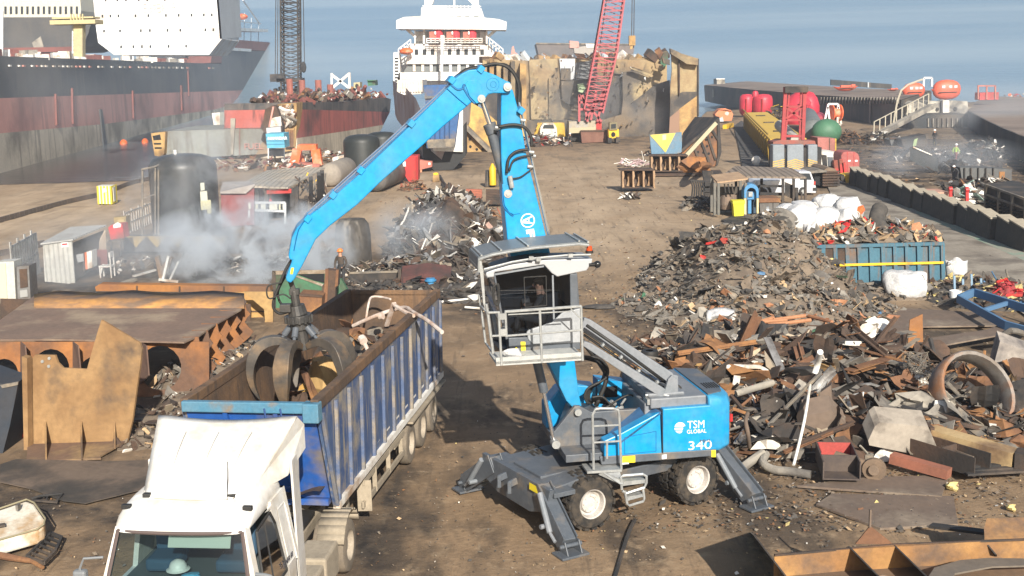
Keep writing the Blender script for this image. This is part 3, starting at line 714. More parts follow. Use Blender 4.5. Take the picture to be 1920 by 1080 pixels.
# grab
GR = mat('grab_steel',(.075,.068,.062),(.13,.11,.09),1.6,.45,rough=.5,metal=.3,c3=(.22,.15,.09),sc3=1.5,amt3=.3)
gc = q(562,600,0)
b = B();b.bar(q(544,525,0),q(552,548,0),.12,.1);b.cyl(q(551,545,0),q(556,575,0),.09,n=12);b.box(q(552,547,0),(.2,.16,.12))
b.cyl(q(555,572,0),q(559,590,0),.17,.2,n=16);b.cyl(q(559,590,0),q(561,603,0),.27,n=20);b.cyl(q(561,603,0),q(563,617,0),.2,n=16);b.cyl(q(562,610,0),q(570,655,0),.14,n=12)
b.box(q(536,577,.1),(.22,.2,.16))
for i in range(14): a = i*2*math.pi/14;c = q(560,598,0);b.box(c+V((.27*math.cos(a),.27*math.sin(a),0)),(.05,.05,.14),Euler((0,0,a)))
grab = part(b,'grab',mat('grab_head',(.045,.045,.045),(.08,.075,.07),4,.5,rough=.5,metal=.4),bev=.008)
hub = q(568,648,0)
for i in range(5):
    a = R_(-104+72*i);rd = V((math.cos(a),math.sin(a),0));sd_ = V((-rd.y,rd.x,0))
    prof = [(.14,.0),(.5,.14),(.85,.06),(1.04,-.22),(1.1,-.55),(1.06,-.85),(.94,-1.12)]
    prof = [tuple(p) for p in smooth([V((r,z,0)) for r,z in prof],3)];prof = [(p[0],p[1]) for p in prof]
    NP = len(prof);thk = list(np.interp(np.linspace(0,6,NP),range(7),[.12,.18,.22,.20,.15,.10,.02]));wd = list(np.interp(np.linspace(0,6,NP),range(7),[.13,.20,.29,.34,.30,.19,.04]))
    b = B();vs = []
    for k,(r,z) in enumerate(prof):
        k0,k1 = max(k-1,0),min(k+1,len(prof)-1);tx,tz = prof[k1][0]-prof[k0][0],prof[k1][1]-prof[k0][1];L = math.hypot(tx,tz);nx_,nz_ = -tz/L,tx/L
        for s1,s2 in ((-1,-1),(-1,1),(1,1),(1,-1)):
            vs.append(hub+rd*(r+nx_*thk[k]*.5*s2)+Z1*(z+nz_*thk[k]*.5*s2)+sd_*wd[k]*.5*s1)
    b.add(vs,[(k*4+j,k*4+(j+1) % 4,k*4+4+(j+1) % 4,k*4+4+j) for k in range(len(prof)-1) for j in range(4)]+[(0,1,2,3),(len(vs)-4,len(vs)-3,len(vs)-2,len(vs)-1)])
    tn = part(b,'tine',GR,grab,bev=.012,sm=40)
    b = B();top = q(562,612,0)+rd*.2;m_ = top.lerp(hub+rd*.44+Z1*.14,.62);b.cyl(top,m_,.065,n=12);b.cyl(m_,hub+rd*.46+Z1*.12,.035,n=10);part(b,'grab_cylinder',GRAY,grab)
# ---------- people ----------
def person(label,loc,rz,pose,top,legs,hat=None,scale=1.0,group=None,skin=SKIN,boots=None):
    P = dict(pel=(0,0,.95),ch=(0,.02,1.28),nk=(0,.03,1.47),hd=(0,.05,1.6),ht=(0,.05,1.72),
             ls=(-.18,.0,1.42),le=(-.25,.02,1.14),lh=(-.25,.12,.9),lf=(-.25,.16,.82),rs=(.18,.0,1.42),re=(.25,.02,1.14),rh=(.25,.12,.9),rf=(.25,.16,.82),
             lk=(-.11,.03,.5),la=(-.12,0,.09),lt=(-.13,.15,.05),rk=(.11,.03,.5),ra=(.12,0,.09),rt=(.13,.15,.05),lp=(-.1,0,.9),rp=(.1,0,.9))
    P.update(pose)
    Rd = dict(pel=.155,ch=.16,nk=.06,hd=.098,ht=.08,ls=.075,le=.052,lh=.036,lf=.038,rs=.075,re=.052,rh=.036,rf=.038,lp=.1,rp=.1,lk=.068,la=.045,lt=.045,rk=.068,ra=.045,rt=.045)
    E_ = [('pel','ch'),('ch','nk'),('nk','hd'),('hd','ht'),('ch','ls'),('ls','le'),('le','lh'),('lh','lf'),('ch','rs'),('rs','re'),('re','rh'),('rh','rf'),('pel','lp'),('lp','lk'),('lk','la'),('la','lt'),('pel','rp'),('rp','rk'),('rk','ra'),('ra','rt')]
    K = list(P);me = bpy.data.meshes.new('person');me.from_pydata([P[k] for k in K],[(K.index(a),K.index(c)) for a,c in E_],[])
    o = bpy.data.objects.new('person',me);C.objects.link(o)
    md = o.modifiers.new('skin','SKIN');sv = me.skin_vertices[0].data
    for i,k in enumerate(K): sv[i].radius = (Rd[k],Rd[k]*(.72 if k in ('pel','ch') else 1));sv[i].use_root = (k == 'pel')
    md2 = o.modifiers.new('sub','SUBSURF');md2.levels = 1;md2.render_levels = 1
    dg = bpy.context.evaluated_depsgraph_get();m2 = bpy.data.meshes.new_from_object(o.evaluated_get(dg));bpy.data.objects.remove(o);bpy.data.meshes.remove(me)
    for m in (top,legs,skin,boots or BLACK): m2.materials.append(m)
    reg = {'hd':2,'ht':2,'nk':2,'lf':2,'rf':2,'lk':1,'rk':1,'la':3,'ra':3,'lt':3,'rt':3,'lp':1,'rp':1,'pel':1}
    for f in m2.polygons:
        k = min(K,key=lambda k: (V(P[k])-f.center).length/(1.4 if k in ('ch','ls','rs') else 1));f.material_index = reg.get(k,0)
    m2.shade_smooth();o = bpy.data.objects.new('person',m2);C.objects.link(o)
    # face: nose and brow pushed into a small feature mesh, hair or helmet as children
    hd = V(P['hd']);b = B();b.cyl(hd+V((0,.085,.02)),hd+V((0,.125,-.01)),.012,.02,n=6,mt=skin)
    for sx in (-1,1): b.sph(hd+V((sx*.035,.093,.035)),.012,6,mt=DARK);b.sph(hd+V((sx*.1,0,.01)),(.015,.03,.035),6,mt=skin)
    b.box(hd+V((0,.096,-.035)),(.04,.012,.01),mt=mat('lips',(.3,.1,.08)))
    b.obj('face',None,o,local=True)
    top_c = hd+V((0,-.005,.06))
    if hat:
        b = B();b.lathe([(.135,0),(.13,.05),(.11,.1),(.06,.135),(0,.145)],top_c-V((0,0,.01)),(0,-.1,1),14);b.lathe([(.135,0),(.165,-.01),(.13,.015)],top_c-V((0,-.02,.005)),(0,-.1,1),14);b.obj('hard_hat',hat,o,local=True,sm=50)
    else:
        b = B();b.sph(top_c,(.112,.118,.095),10,jit=.2);b.obj('hair',mat('dark_hair',(.02,.014,.01),rough=.7),o,local=True,sm=True)
    o.location = V(loc);o.rotation_euler.z = rz;o.scale = (scale,)*3
    tag(o,label,'person',group);return o
OVR = mat('dark_overall',(.035,.038,.045),(.06,.055,.05),4,.5,rough=.95)
OVB = mat('brown_overall',(.09,.07,.055),(.06,.05,.045),4,.5,rough=.95)
VEST = mat('hi_vis_vest',(.40,.62,.08),(.32,.5,.1),4,.4,rough=.8)
HATW = mat('white_helmet',(.75,.75,.72),rough=.4);HATO = mat('orange_helmet',(.65,.2,.05),rough=.45)
BEND = dict(ch=(0,.22,1.2),nk=(0,.38,1.3),hd=(0,.47,1.36),ht=(0,.53,1.46),ls=(-.17,.33,1.26),le=(-.22,.42,1.0),lh=(-.15,.6,.85),lf=(-.13,.67,.8),rs=(.17,.33,1.26),re=(.22,.42,1.0),rh=(.15,.6,.85),rf=(.13,.67,.8),lk=(-.14,.12,.5),rk=(.14,.05,.5))
WORK = dict(le=(-.3,.02,1.15),lh=(-.2,.2,.98),lf=(-.17,.27,.95),re=(.32,-.02,1.16),rh=(.28,.1,.93),rf=(.26,.15,.86))
WALK = dict(lk=(-.11,.16,.5),la=(-.12,.2,.09),lt=(-.13,.35,.05),rk=(.11,-.05,.5),ra=(.12,-.25,.12),rt=(.13,-.12,.05),le=(-.24,-.1,1.15),lh=(-.24,.0,.93),lf=(-.24,.05,.86),re=(.24,.1,1.15),rh=(.22,.28,1.0),rf=(.2,.35,.98))
SIT = dict(lk=(-.14,.5,.98),la=(-.14,.55,.55),lt=(-.14,.7,.5),rk=(.14,.5,.98),ra=(.14,.55,.55),rt=(.14,.7,.5),le=(-.27,.12,1.16),lh=(-.18,.36,1.14),lf=(-.16,.43,1.15),re=(.27,.12,1.16),rh=(.18,.36,1.16),rf=(.16,.43,1.17),hd=(-.02,.07,1.62),ht=(-.02,.06,1.73))
person('bearded machine operator in black seated inside the raised cab',mf(-1.68,1.0,3.44),R_(80),SIT,OVR,OVR)
# ---------- white tractor unit ----------
th = R_(6);TY = V((math.sin(th),math.cos(th),0));TX = V((TY.y,-TY.x,0))
OT = V((-4.95,16.5,0))-TY*.35
def tf(x,y,z): return OT+TX*x+TY*y+Z1*z
TM = Matrix((TX,TY,Z1)).transposed()
tr = thing('truck_tractor','white truck cab with tall roof air deflector coupled to the blue trailer','truck',OT+TY*3)
def tp(b,name,mt=None,par=None,**k): return b.obj(name,mt,par or tr,**k)
CABW = mat('cab_white',(.70,.69,.66),(.64,.63,.59),.8,.4,rough=.3,c3=(.60,.54,.45),sc3=1.4,amt3=.3,soft=.12)
def ring(z,yf,yb,hw,r,cf=.0,n=6):
    """rounded rectangle ring at height z; front edge bowed by cf"""
    P = []
    def arc(cx,cy,a0):
        for i in range(n): a = a0+math.pi/2*i/(n-1);P.append((cx+r*math.cos(a),cy+r*math.sin(a)))
    arc(hw-r,yb-r,0);arc(-hw+r,yb-r,math.pi/2);arc(-hw+r,yf+r,math.pi)
    for i in range(1,6): P.append((-hw+r+(2*hw-2*r)*i/6,yf))
    arc(hw-r,yf+r,-math.pi/2)
    return [tf(x,y-cf*(1-(x/hw)**2) if y < yf+r else y,z) for x,y in P]
def loft(b,rings,caps=True,mt=None):
    n = len(rings[0]);o = [p for r in rings for p in r]
    fs = [(i*n+k,i*n+(k+1) % n,(i+1)*n+(k+1) % n,(i+1)*n+k) for i in range(len(rings)-1) for k in range(n)]
    if caps: fs += [tuple(range(n-1,-1,-1)),tuple(range((len(rings)-1)*n,len(rings)*n))]
    b.add(o,fs,mt)
# cab shell: lower body, then roof; the windscreen opening is left to the glass
b = B();loft(b,[ring(.95,.12,2.15,1.22,.2,.1),ring(1.4,.06,2.15,1.24,.2,.1),ring(1.86,.06,2.15,1.24,.2,.1)])
b.prism([tf(1.24,2.15,1.8),tf(1.24,1.42,1.8),tf(1.06,1.42,2.95),tf(1.06,2.15,2.95)],-TX*.08)
b.prism([tf(-1.24,2.15,1.8),tf(-1.24,1.42,1.8),tf(-1.06,1.42,2.95),tf(-1.06,2.15,2.95)],TX*.08)
b.prism([tf(-1.2,2.15,1.8),tf(1.2,2.15,1.8),tf(1.05,2.15,2.95),tf(-1.05,2.15,2.95)],-TY*.08)
for sg in (1,-1):
    b.prism([tf(sg*1.235,.16,1.84),tf(sg*1.235,.34,1.84),tf(sg*1.0,.56,2.92),tf(sg*.98,.42,2.92)],TX*-sg*.07)
cabt = tp(b,'cab',CABW,sm=35)
b = B();loft(b,[ring(2.86,.36,2.16,1.0,.18,.06),ring(2.92,.40,2.18,1.03,.2,.06),ring(3.0,.50,2.2,1.03,.22,.06),ring(3.09,.68,2.2,1.01,.25,.05),ring(3.15,.95,2.2,.97,.25,.04),ring(3.19,1.25,2.2,.9,.25,.02)])
rf = tp(b,'roof',CABW,cabt,sm=50)
b = B()
for i in range(9): b.bar(tf(-.62+.155*i,.82,3.125),tf(-.62+.155*i,1.1,3.178),.03,.008)
tp(b,'roof_rib',CABW,cabt)
b = B();SM_ = mat('seam_grey',(.35,.33,.29))
for x in (-.45,0,.45): b.tube([tf(x*(1+.25*k/6),1.1+1.45*k/6-.02,3.17+.68*(k/6)**.85+.075*math.sin(k/2)) for k in range(6)],.004,4)
b.tube([tf(1.255,2.05,1.1),tf(1.25,2.05,1.9),tf(1.08,2.05,2.9)],.008,4);b.tube([tf(1.257,.5,1.2),tf(1.255,.42,1.8)],.006,4);b.tube([tf(1.256,1.52,1.15),tf(1.25,1.52,1.85),tf(1.12,1.5,2.85)],.008,4)
tp(b,'panel_seam',SM_)
# air deflector: scooped panel with side fins
b = B()
def dfl(u,v):
    x = (u-.5)*2;hw = .80+.37*v;y = 1.02+1.7*v-.12*(1-x*x)*(1-v);z = 3.17+.68*v**.85+.10*v*v*(x*x)+.05*(1-x*x)*math.sin(v*3)
    if abs(x) > .8: z -= (abs(x)-.8)*(.35*(1-v)+.12)
    return tf(x*hw,y,z)
b.sheet(dfl,20,14)
dfo = tp(b,'air_deflector',CABW,sm=60,sol=.02)
b = B()
for sg in (1,-1):
    b.prism([tf(sg*.80,1.0,3.12),dfl(.5+sg*.5,.25),dfl(.5+sg*.5,.5),dfl(.5+sg*.5,.75),dfl(.5+sg*.5,1),tf(sg*1.2,3.0,3.72),tf(sg*1.2,3.0,3.3),tf(sg*1.12,2.2,3.1)],-TX*sg*.03)
    b.prism([tf(sg*1.19,2.2,3.35),tf(sg*1.14,2.8,3.35),tf(sg*1.12,2.8,2.9),tf(sg*1.17,2.75,1.2),tf(sg*1.22,2.2,1.1)],-TX*sg*.04)
tp(b,'side_fairing',CABW,bev=.03)
b = B()
for x in (-.72,.6): b.box(tf(x,1.02,3.19),(.12,.09,.06),TM)
for x in (-.93,.93): b.box(tf(x,.74,3.11),(.14,.08,.07),TM)
tp(b,'marker_light',BLACK,bev=.01)
b = B();b.cyl(tf(.55,.95,3.16),tf(.56,1.05,3.72),.006,n=5);tp(b,'aerial',BLACK)
# windscreen, frame, cab interior
TG = glass('truck_glass',(.50,.60,.60))
b = B()
def wsc(u,v):
    x = (u-.5)*2;hw = 1.12-.18*v;return tf(x*hw,.04+.33*v+.05*x*x*x*x-.05*(1-x*x),1.85+1.02*v)
b.sheet(wsc,12,6);tp(b,'windshield',TG,cabt,sm=True)
b = B();b.tube([wsc(u/12,1)-TY*.01 for u in range(13)],.028,6);b.tube([wsc(0,v/6) for v in range(7)],.03,6);b.tube([wsc(1,v/6) for v in range(7)],.03,6);tp(b,'windshield_seal',mat('seal_brown',(.10,.075,.07),rough=.8),cabt)
b = B();b.box(tf(0,1.3,1.9),(2.2,1.6,.06),TM);b.prism([tf(-1.05,.15,1.9),tf(1.05,.15,1.9),tf(1.05,.55,2.02),tf(-1.05,.55,2.02)],-Z1*.1);b.box(tf(0,2.0,2.3),(2.1,.06,1.0),TM);b.sph(tf(.55,.5,1.98),(.3,.2,.12),12);tp(b,'dashboard',mat('dash_grey',(.10,.12,.125),rough=.7),cabt)
b = B()
for x in (-.55,.55): b.box(tf(x,1.15,2.1),(.5,.5,.2),TM);b.box(tf(x,1.42,2.45),(.5,.14,.75),TM)
tp(b,'seat',mat('seat_blue',(.04,.09,.15),rough=.9),cabt,bev=.05)
b = B();b.box(tf(.25,.5,2.68),(.95,.02,.2),Matrix((TX,TY,Z1)).transposed() @ Euler((R_(-25),0,0)).to_matrix());tp(b,'sun_visor',mat('visor',(.55,.58,.52),rough=.7),cabt,bev=.02)
b = B();b.lathe([(.14,0),(.13,.06),(.1,.11),(.05,.14),(0,.15)],at(334,1066,2.08),n=16);b.lathe([(.14,0),(.18,-.01),(.13,.015)],at(334,1066,2.08),n=16);tag(b.obj('hard_hat',HATW,sm=50),'white hard hat lying on the truck dashboard','hard hat')
b = B();b.sph(at(362,1079,2.05),(.14,.08,.03),10,jit=.8);tag(b.obj('blue_cloth',mat('cloth_blue',(.1,.4,.62),rough=.9),sm=True),'crumpled light blue cloth beside the hard hat on the dashboard','cloth')
b = B();b.box(tf(.45,.42,2.1),(.25,.1,.05),TM,mt=WHITE);b.cyl(tf(.62,.4,2.1),tf(.85,.45,2.12),.015,n=6,mt=VEST);b.box(tf(.6,.36,2.1),(.1,.06,.06),TM,mt=RED);tag(b.obj('dashboard_clutter',None),'papers and a yellow pen heaped on the truck dashboard','clutter')
# side door window and detail on the right side
def side(y,z,o=.006): f = max(0,(z-1.84)/(2.92-1.84));return tf(1.24-.18*min(f,1)+o,y,z)
b = B();b.add([side(.38,1.86),side(1.42,1.86),side(1.38,2.6),side(1.28,2.82),side(.62,2.78)],[(0,1,2,3,4)]);tp(b,'side_window',glass('side_glass',(.25,.28,.3)),cabt)
b = B();L = [side(.36,1.84),side(1.44,1.84),side(1.40,2.62),side(1.28,2.84),side(.60,2.8)]
for i in range(5): b.bar(L[i],L[(i+1) % 5],.03,.03)
b.bar(side(.82,1.86),side(.98,2.8),.02,.02);tp(b,'window_frame',BLACK,cabt)
b = B();b.prism([side(.30,1.86,.0),side(1.5,1.86,.0),side(1.42,2.9,.0),side(1.1,2.9,0),side(1.36,2.86,0),side(1.42,2.62,0),side(1.46,1.86,0)],TX*.004);L = [side(1.6,1.95,.01),side(1.6,2.75,.01),side(1.98,2.75,.01),side(2.0,1.8,.01)]
for i in range(3): b.bar(L[i],L[i+1],.012,.012)
for k in range(4): b.bar(tf(1.255,1.55,1.2+.07*k),tf(1.255,2.0,1.2+.07*k),.012,.02)
tp(b,'body_crease',CABW,cabt)
b = B();b.bar(tf(1.27,1.1,1.62),tf(1.27,1.3,1.62),.05,.08);tp(b,'door_handle',BLACK,cabt,bev=.02)
text('number_plate_text','35 NFR 68',.12,frame(atP(540,1050,(tf(1.25,0,0).x,tf(1.25,0,0).y),6),TY,Z1),mat('plate_text',(.05,.05,.06)),cabt)
b = B();b.tube([tf(1.2,.12,2.35),tf(1.42,.1,2.33),tf(1.5,.12,2.2)],.03,8,sub=3);tp(b,'mirror_arm',mat('plastic_grey',(.17,.18,.19),rough=.6))
b = B();b.box(tf(1.48,.14,2.0),(.26,.16,.46),TM);b.box(tf(1.48,.14,1.62),(.24,.16,.24),TM);tp(b,'wing_mirror',MATS['plastic_grey'],bev=.05)
b = B();b.tube([tf(-1.08,.16,2.55),tf(-1.35,.1,2.55),tf(-1.42,.1,2.4),tf(-1.42,.1,1.7),tf(-1.2,.12,1.6)],.02,6);tp(b,'mirror_arm',MATS['plastic_grey'])
b = B();b.box(tf(-1.43,.12,2.2),(.2,.14,.34),TM);b.box(tf(-1.42,.12,1.82),(.2,.14,.26),TM);tp(b,'wing_mirror',MATS['plastic_grey'],bev=.04)
# chassis behind the cab
b = B();b.box(tf(0,4.0,.85),(.9,5.4,.28),TM)
b.box(tf(.95,3.0,.72),(.6,1.1,.6),TM);b.box(tf(.95,4.1,.75),(.6,.9,.62),TM);b.box(tf(-.95,3.4,.72),(.6,1.6,.6),TM)
tp(b,'chassis',DUST,bev=.05)
b = B()
for sg in (1,-1):
    for k in range(9):
        a0 = math.pi*(.12+.76*k/9);a1 = math.pi*(.12+.76*(k+1)/9);c = (5.6,.54)
        f = lambda a,w_: tf(sg*w_,c[0]-math.cos(a)*.68,c[1]+math.sin(a)*.68)
        b.add([f(a0,.72),f(a1,.72),f(a1,1.24),f(a0,1.24)],[(0,1,2,3)])
tp(b,'mudguard',DUST,sol=.03,sm=60)
DWH = mat('dusty_rim',(.36,.31,.245),(.28,.235,.18),3,.5,rough=.9)
def road_wheel(ctr,ax,par,r=.52,wd=.30):
    b = B();h = wd/2
    b.lathe([(r*.56,-h),(r*.8,-h*1.02),(r*.95,-h*.85),(r,-h*.5),(r,h*.5),(r*.95,h*.85),(r*.8,h*1.02),(r*.56,h)],ctr,ax,32);wh = b.obj('wheel',DTYRE,par,sm=35)
    b = B();b.lathe([(0,h*.5),(.12,h*.5),(.14,h*.2),(.2,-h*.05),(.24,h*.3),(r*.55,h*.95),(r*.58,h),(r*.57,-h),(0,-h)],ctr,ax,24);b.obj('rim',DWH,wh,sm=35)
for sg in (1,-1):
    road_wheel(tf(sg*1.05,5.6,.52),TX*sg,tr);road_wheel(tf(sg*.72,5.6,.52),TX*sg,tr);road_wheel(tf(sg*1.05,1.55,.52),TX*sg,tr)
b = B();b.box(tf(0,5.3,1.12),(1.0,.9,.08),TM);b.tube([tf(-.3,2.5,1.9),tf(-.2,3.0,1.5),tf(0,3.5,1.6)],.02,6,sub=4);b.tube([tf(-.1,2.5,1.9),tf(.1,3.1,1.4),tf(.1,3.6,1.6)],.02,6,sub=4);b.cyl(tf(.75,2.95,1.1),tf(.95,2.95,1.1),.05,n=8);tp(b,'coupling',BLACK)
# ---------- blue tipper trailer ----------
hd = R_(8.42);DY = V((math.sin(hd),math.cos(hd),0));DX = V((DY.y,-DY.x,0));OR = V((-3.58,20.73,0))
def rf_(x,y,z): return OR+DX*x+DY*y+Z1*z     # x=0 right rim, x=-2.5 left rim
RMt = Matrix((DX,DY,Z1)).transposed();LT = 10.9
tl = thing('tipper_trailer','dusty blue ribbed tipper trailer with rusty rim loaded with scrap','trailer',rf_(-1.25,5,0))
TB = mat('trailer_blue',(.035,.075,.19),(.07,.11,.2),1.6,.45,rough=.55,c3=(.29,.25,.19),sc3=.9,amt3=.2,streak=.5)
TBF = mat('trailer_front_blue',(.02,.10,.38),(.02,.085,.32),.7,.5,rough=.5,c3=(.2,.17,.13),sc3=.7,amt3=.22)
TIN = mat('trailer_inside_rust',(.20,.115,.06),(.14,.085,.05),1.2,.5,rough=.85,c3=(.08,.055,.04),sc3=.5,amt3=.4,streak=.6,bump=.3)
def tq(b,name,mt=None,par=None,**k): return b.obj(name,mt,par or tl,**k)
zt,zb,ti = 3.55,1.55,.04   # walls lean in by ti at the bottom
def wallbot(y): return 1.50-.22*min(1,y/3)
b = B()
nseg = 12
for sg in (0,1):
    X0 = 0 if sg == 0 else -2.5;s_ = -1 if sg == 0 else 1
    b.add([rf_(X0,0,zt),rf_(X0,LT,zt),rf_(X0+s_*ti,LT,1.25),rf_(X0+s_*ti,.95,1.25),rf_(X0+s_*ti*.7,.8,1.5)],[(0,1,2,3,4)])
side_w = tq(b,'side_wall',TB,sol=.05)
b = B()
for i in range(nseg+1):
    y = .12+(LT-.25)*i/nseg;yb_ = max(y,.9)
    for X0,s_ in ((0,1),(-2.5,-1)): b.prism([rf_(X0+s_*.03,y,3.35),rf_(X0+s_*.03,y+.10,3.35),rf_(X0-s_*(ti-.03),yb_+.10,1.3),rf_(X0-s_*(ti-.03),yb_,1.3)],DX*s_*.07)
tq(b,'wall_rib',mat('rib_dusty',(.075,.11,.20),(.20,.18,.145),2.2,.42,rough=.8,c3=(.26,.22,.17),sc3=1.2,amt3=.3),side_w,bev=.01)
b = B()
for i in range(nseg): 
    y = max(.32+(LT-.2)*i/nseg,1.0);b.bar(rf_(-.02,y,1.55),rf_(-.02,y+.42,1.55),.03,.05)
b.bar(rf_(-.0,0.95,1.3),rf_(-.0,LT,1.3),.14,.14)
tq(b,'marker_strip',DWHITE,side_w)
b = B();b.bar(rf_(-.02,0,3.53),rf_(-.02,LT,3.53),.16,.22);b.bar(rf_(-2.48,0,3.53),rf_(-2.48,LT,3.53),.16,.2);b.bar(rf_(-2.4,LT,3.53),rf_(-.1,LT,3.53),.1,.16)
tq(b,'top_rail',TIN,bev=.02)
b = B();b.bar(rf_(-2.5,-.03,3.5),rf_(0,-.03,3.5),.14,.2);b.box(rf_(-.06,-.02,3.42),(.3,.25,.36),RMt);tq(b,'front_rail',mat('rail_teal',(.06,.19,.29),(.10,.2,.27),2,.5,rough=.6,c3=(.2,.15,.1),sc3=1.5,amt3=.25),bev=.02)
b = B();b.prism([rf_(-2.46,0,3.42),rf_(-.04,0,3.42),rf_(-.08,.8,1.5),rf_(-2.42,.8,1.5)],DY*.05)
fw = tq(b,'front_wall',TBF)
b = B()
for x in (-.75,-1.7): b.bar(rf_(x,-.03,3.4),rf_(x,.74,1.6),.08,.06)
b.box(rf_(-1.25,.9,1.42),(2.3,.3,.12),RMt);tq(b,'front_stiffener',TBF,fw)
b = B()
for x in (-.62,-.92): b.tube([rf_(x,-.12,3.5),rf_(x+.12,-.1,2.4),rf_(x+.16,-.05,1.2)],.018,6)
for k in range(7): z = 3.3-.32*k;o_ = .12*(3.5-z)/1.1*.8;b.bar(rf_(-.62+min(o_,.16),-.1,z),rf_(-.92+min(o_,.16),-.1,z),.025,.025)
tq(b,'ladder',mat('ladder_blue',(.03,.07,.2),rough=.6))
b = B();b.add([rf_(-.08,0.03,3.45),rf_(-.1,LT,3.45),rf_(-.2,LT,1.5),rf_(-.2,.9,1.5)],[(0,1,2,3)]);b.add([rf_(-2.42,0.03,3.45),rf_(-2.4,LT,3.45),rf_(-2.3,LT,1.5),rf_(-2.3,.9,1.5)],[(0,1,2,3)])
b.add([rf_(-2.4,.06,3.45),rf_(-.1,.06,3.45),rf_(-.15,.87,1.5),rf_(-2.35,.87,1.5)],[(0,1,2,3)]);b.add([rf_(-2.4,LT-.05,3.5),rf_(-.1,LT-.05,3.5),rf_(-.15,LT-.05,1.5),rf_(-2.35,LT-.05,1.5)],[(0,1,2,3)])
b.add([rf_(-2.4,.9,1.45),rf_(-.1,.9,1.45),rf_(-.1,LT,1.45),rf_(-2.4,LT,1.45)],[(0,1,2,3)])
tq(b,'inner_lining',TIN)
b = B();b.box(rf_(-1.25,5.6,1.1),(1.0,LT-1,.3),RMt);b.box(rf_(-1.25,8.6,.75),(1.1,3.9,.25),RMt)
for k in range(5): b.box(rf_(-1.25,2+k*1.6,1.28),(2.1,.12,.12),RMt)
tq(b,'trailer_chassis',DUST)
b = B();b.bar(rf_(-.05,3.0,1.02),rf_(-.02,6.5,1.02),.05,.14);b.bar(rf_(-.05,2.9,.55),rf_(-.02,6.5,.55),.05,.14);b.bar(rf_(-.05,3.05,1.05),rf_(-.05,3.05,.38),.06,.3,up=(1,0,0))
for y in (3.9,5.1,6.3): b.bar(rf_(-.05,y,1.05),rf_(-.05,y,.5),.05,.1,up=(1,0,0))
b.box(rf_(-.2,6.0,.95),(.3,.5,.25),RMt);b.bar(rf_(-.3,3.4,1.2),rf_(-.05,3.4,1.0),.1,.1);b.box(rf_(-.35,2.6,.8),(.16,.16,.9),RMt)
tq(b,'side_guard',DUST,bev=.01)
b = B();b.bar(rf_(-.0,6.9,1.12),rf_(.0,LT,1.12),.25,.05);tq(b,'wheel_cover',DUST)
for i in range(3):
    for x,s_ in ((-.14,1),(-2.36,-1)): road_wheel(rf_(x-.02*s_,7.25+1.31*i,.52),DX*s_,tl)
b = B();b.bar(rf_(-2.3,LT+.05,.9),rf_(-.2,LT+.05,.9),.1,.12);b.prism([rf_(-.1,LT,1.4),rf_(.02,LT,1.4),rf_(.02,LT+.1,.9),rf_(-.1,LT+.1,.9)],DX*-.3);tq(b,'tailgate',TB)
# scrap inside the trailer
r3 = random.Random(11)
def jag(b,c,w_,h_,n,u,v,th=.012,mt=None,r=r3,bend=.15):
    """torn plate with a ragged outline, slightly bent"""
    pts = []
    for i in range(n):
        a = 2*math.pi*i/n;k = r.uniform(.72,1.1)/max(abs(math.cos(a)),abs(math.sin(a)))**.8
        x,y = math.cos(a)*w_/2*k,math.sin(a)*h_/2*k
        pts.append(V(c)+u*x+v*y+u.cross(v)*(bend*(x/w_*2)**2*w_*.5+r.uniform(-.01,.01)))
    b.prism(pts,u.cross(v).normalized()*th,mt)
def rv(r=r3,k=1): return V((r.uniform(-k,k),r.uniform(-k,k),r.uniform(-k,k)))
def randuv(r,tilt=.8):
    n = V((r.uniform(-tilt,tilt),r.uniform(-tilt,tilt),1)).normalized();u = n.cross(V((r.uniform(-1,1),r.uniform(-1,1),.1))).normalized();return u,n.cross(u)
b = B()
def hts(u,v): x = -2.38+2.26*u;y = .35+(LT-.5)*v;return rf_(x,y,1.75+.3*noise.noise(V((x*1.3,y*.8,1)))+1.0*min(1,max(0,v-.2)*2.6)*min(1,(1-v)*5+.4))
b.sheet(hts,18,60)
for i in range(130):
    u_,v_ = r3.uniform(.06,.94),r3.uniform(.1,.97);p = hts(u_,v_)+Z1*.1;a,c = randuv(r3,1.0);jag(b,p,r3.uniform(.15,.7),r3.uniform(.1,.5),7,a,c,mt=None)
b.mi = [r3.choice([0,0,1,2]) if len(b.f) and i > 1080 else 1 for i in range(len(b.f))]
b.mats = [RUST,RUSTD,SCRG]
tag(b.obj('scrap_load',None),'heap of rusty scrap plates filling the trailer bed',None,None,'stuff')
WP = mat('peeling_white_pipe',(.62,.54,.48),(.40,.27,.2),3,.45,rough=.8)
b = B();P = lambda x,y,z=3.3: at(x,y,z)
b.tube([P(662,611,3.0),P(700,594,3.3),P(740,580,3.5),P(762,577,3.6),P(772,584,3.62),P(800,600,3.62),P(829,623,3.5)],.05,8,sub=3);b.tube([P(686,600,3.1),P(691,570,3.5),P(697,557,3.6),P(715,557,3.6),P(732,561,3.6)],.03,7,sub=3)
b.bar(P(739,568,3.75),P(725,611,3.1),.11,.05);b.tube([P(739,572,3.7),P(760,585,3.62),P(776,592,3.6)],.05,7);b.cyl(P(712,593,3.42),P(718,592,3.44),.09,n=12)
tag(b.obj('bent_pipe_frame',WP,sm=40),'bent pipe frame with peeling white paint hanging over the trailer rim','pipe frame')
b = B();b.cyl(P(680,637,3.2),P(695,667,2.9),.05,n=8);b.cyl(P(678,634,3.25),P(682,640,3.2),.1,n=10);tag(b.obj('flanged_pipe',WP),'short white pipe with round flange standing in the load','pipe')
b = B();jag(b,P(625,615,2.6),1.3,1.0,12,V((.95,.1,.25)).normalized(),V((-.15,.9,.35)).normalized(),.03);tag(b.obj('curved_plate',RUSTB),'curved orange rusty plate lying against the left trailer wall','plate')
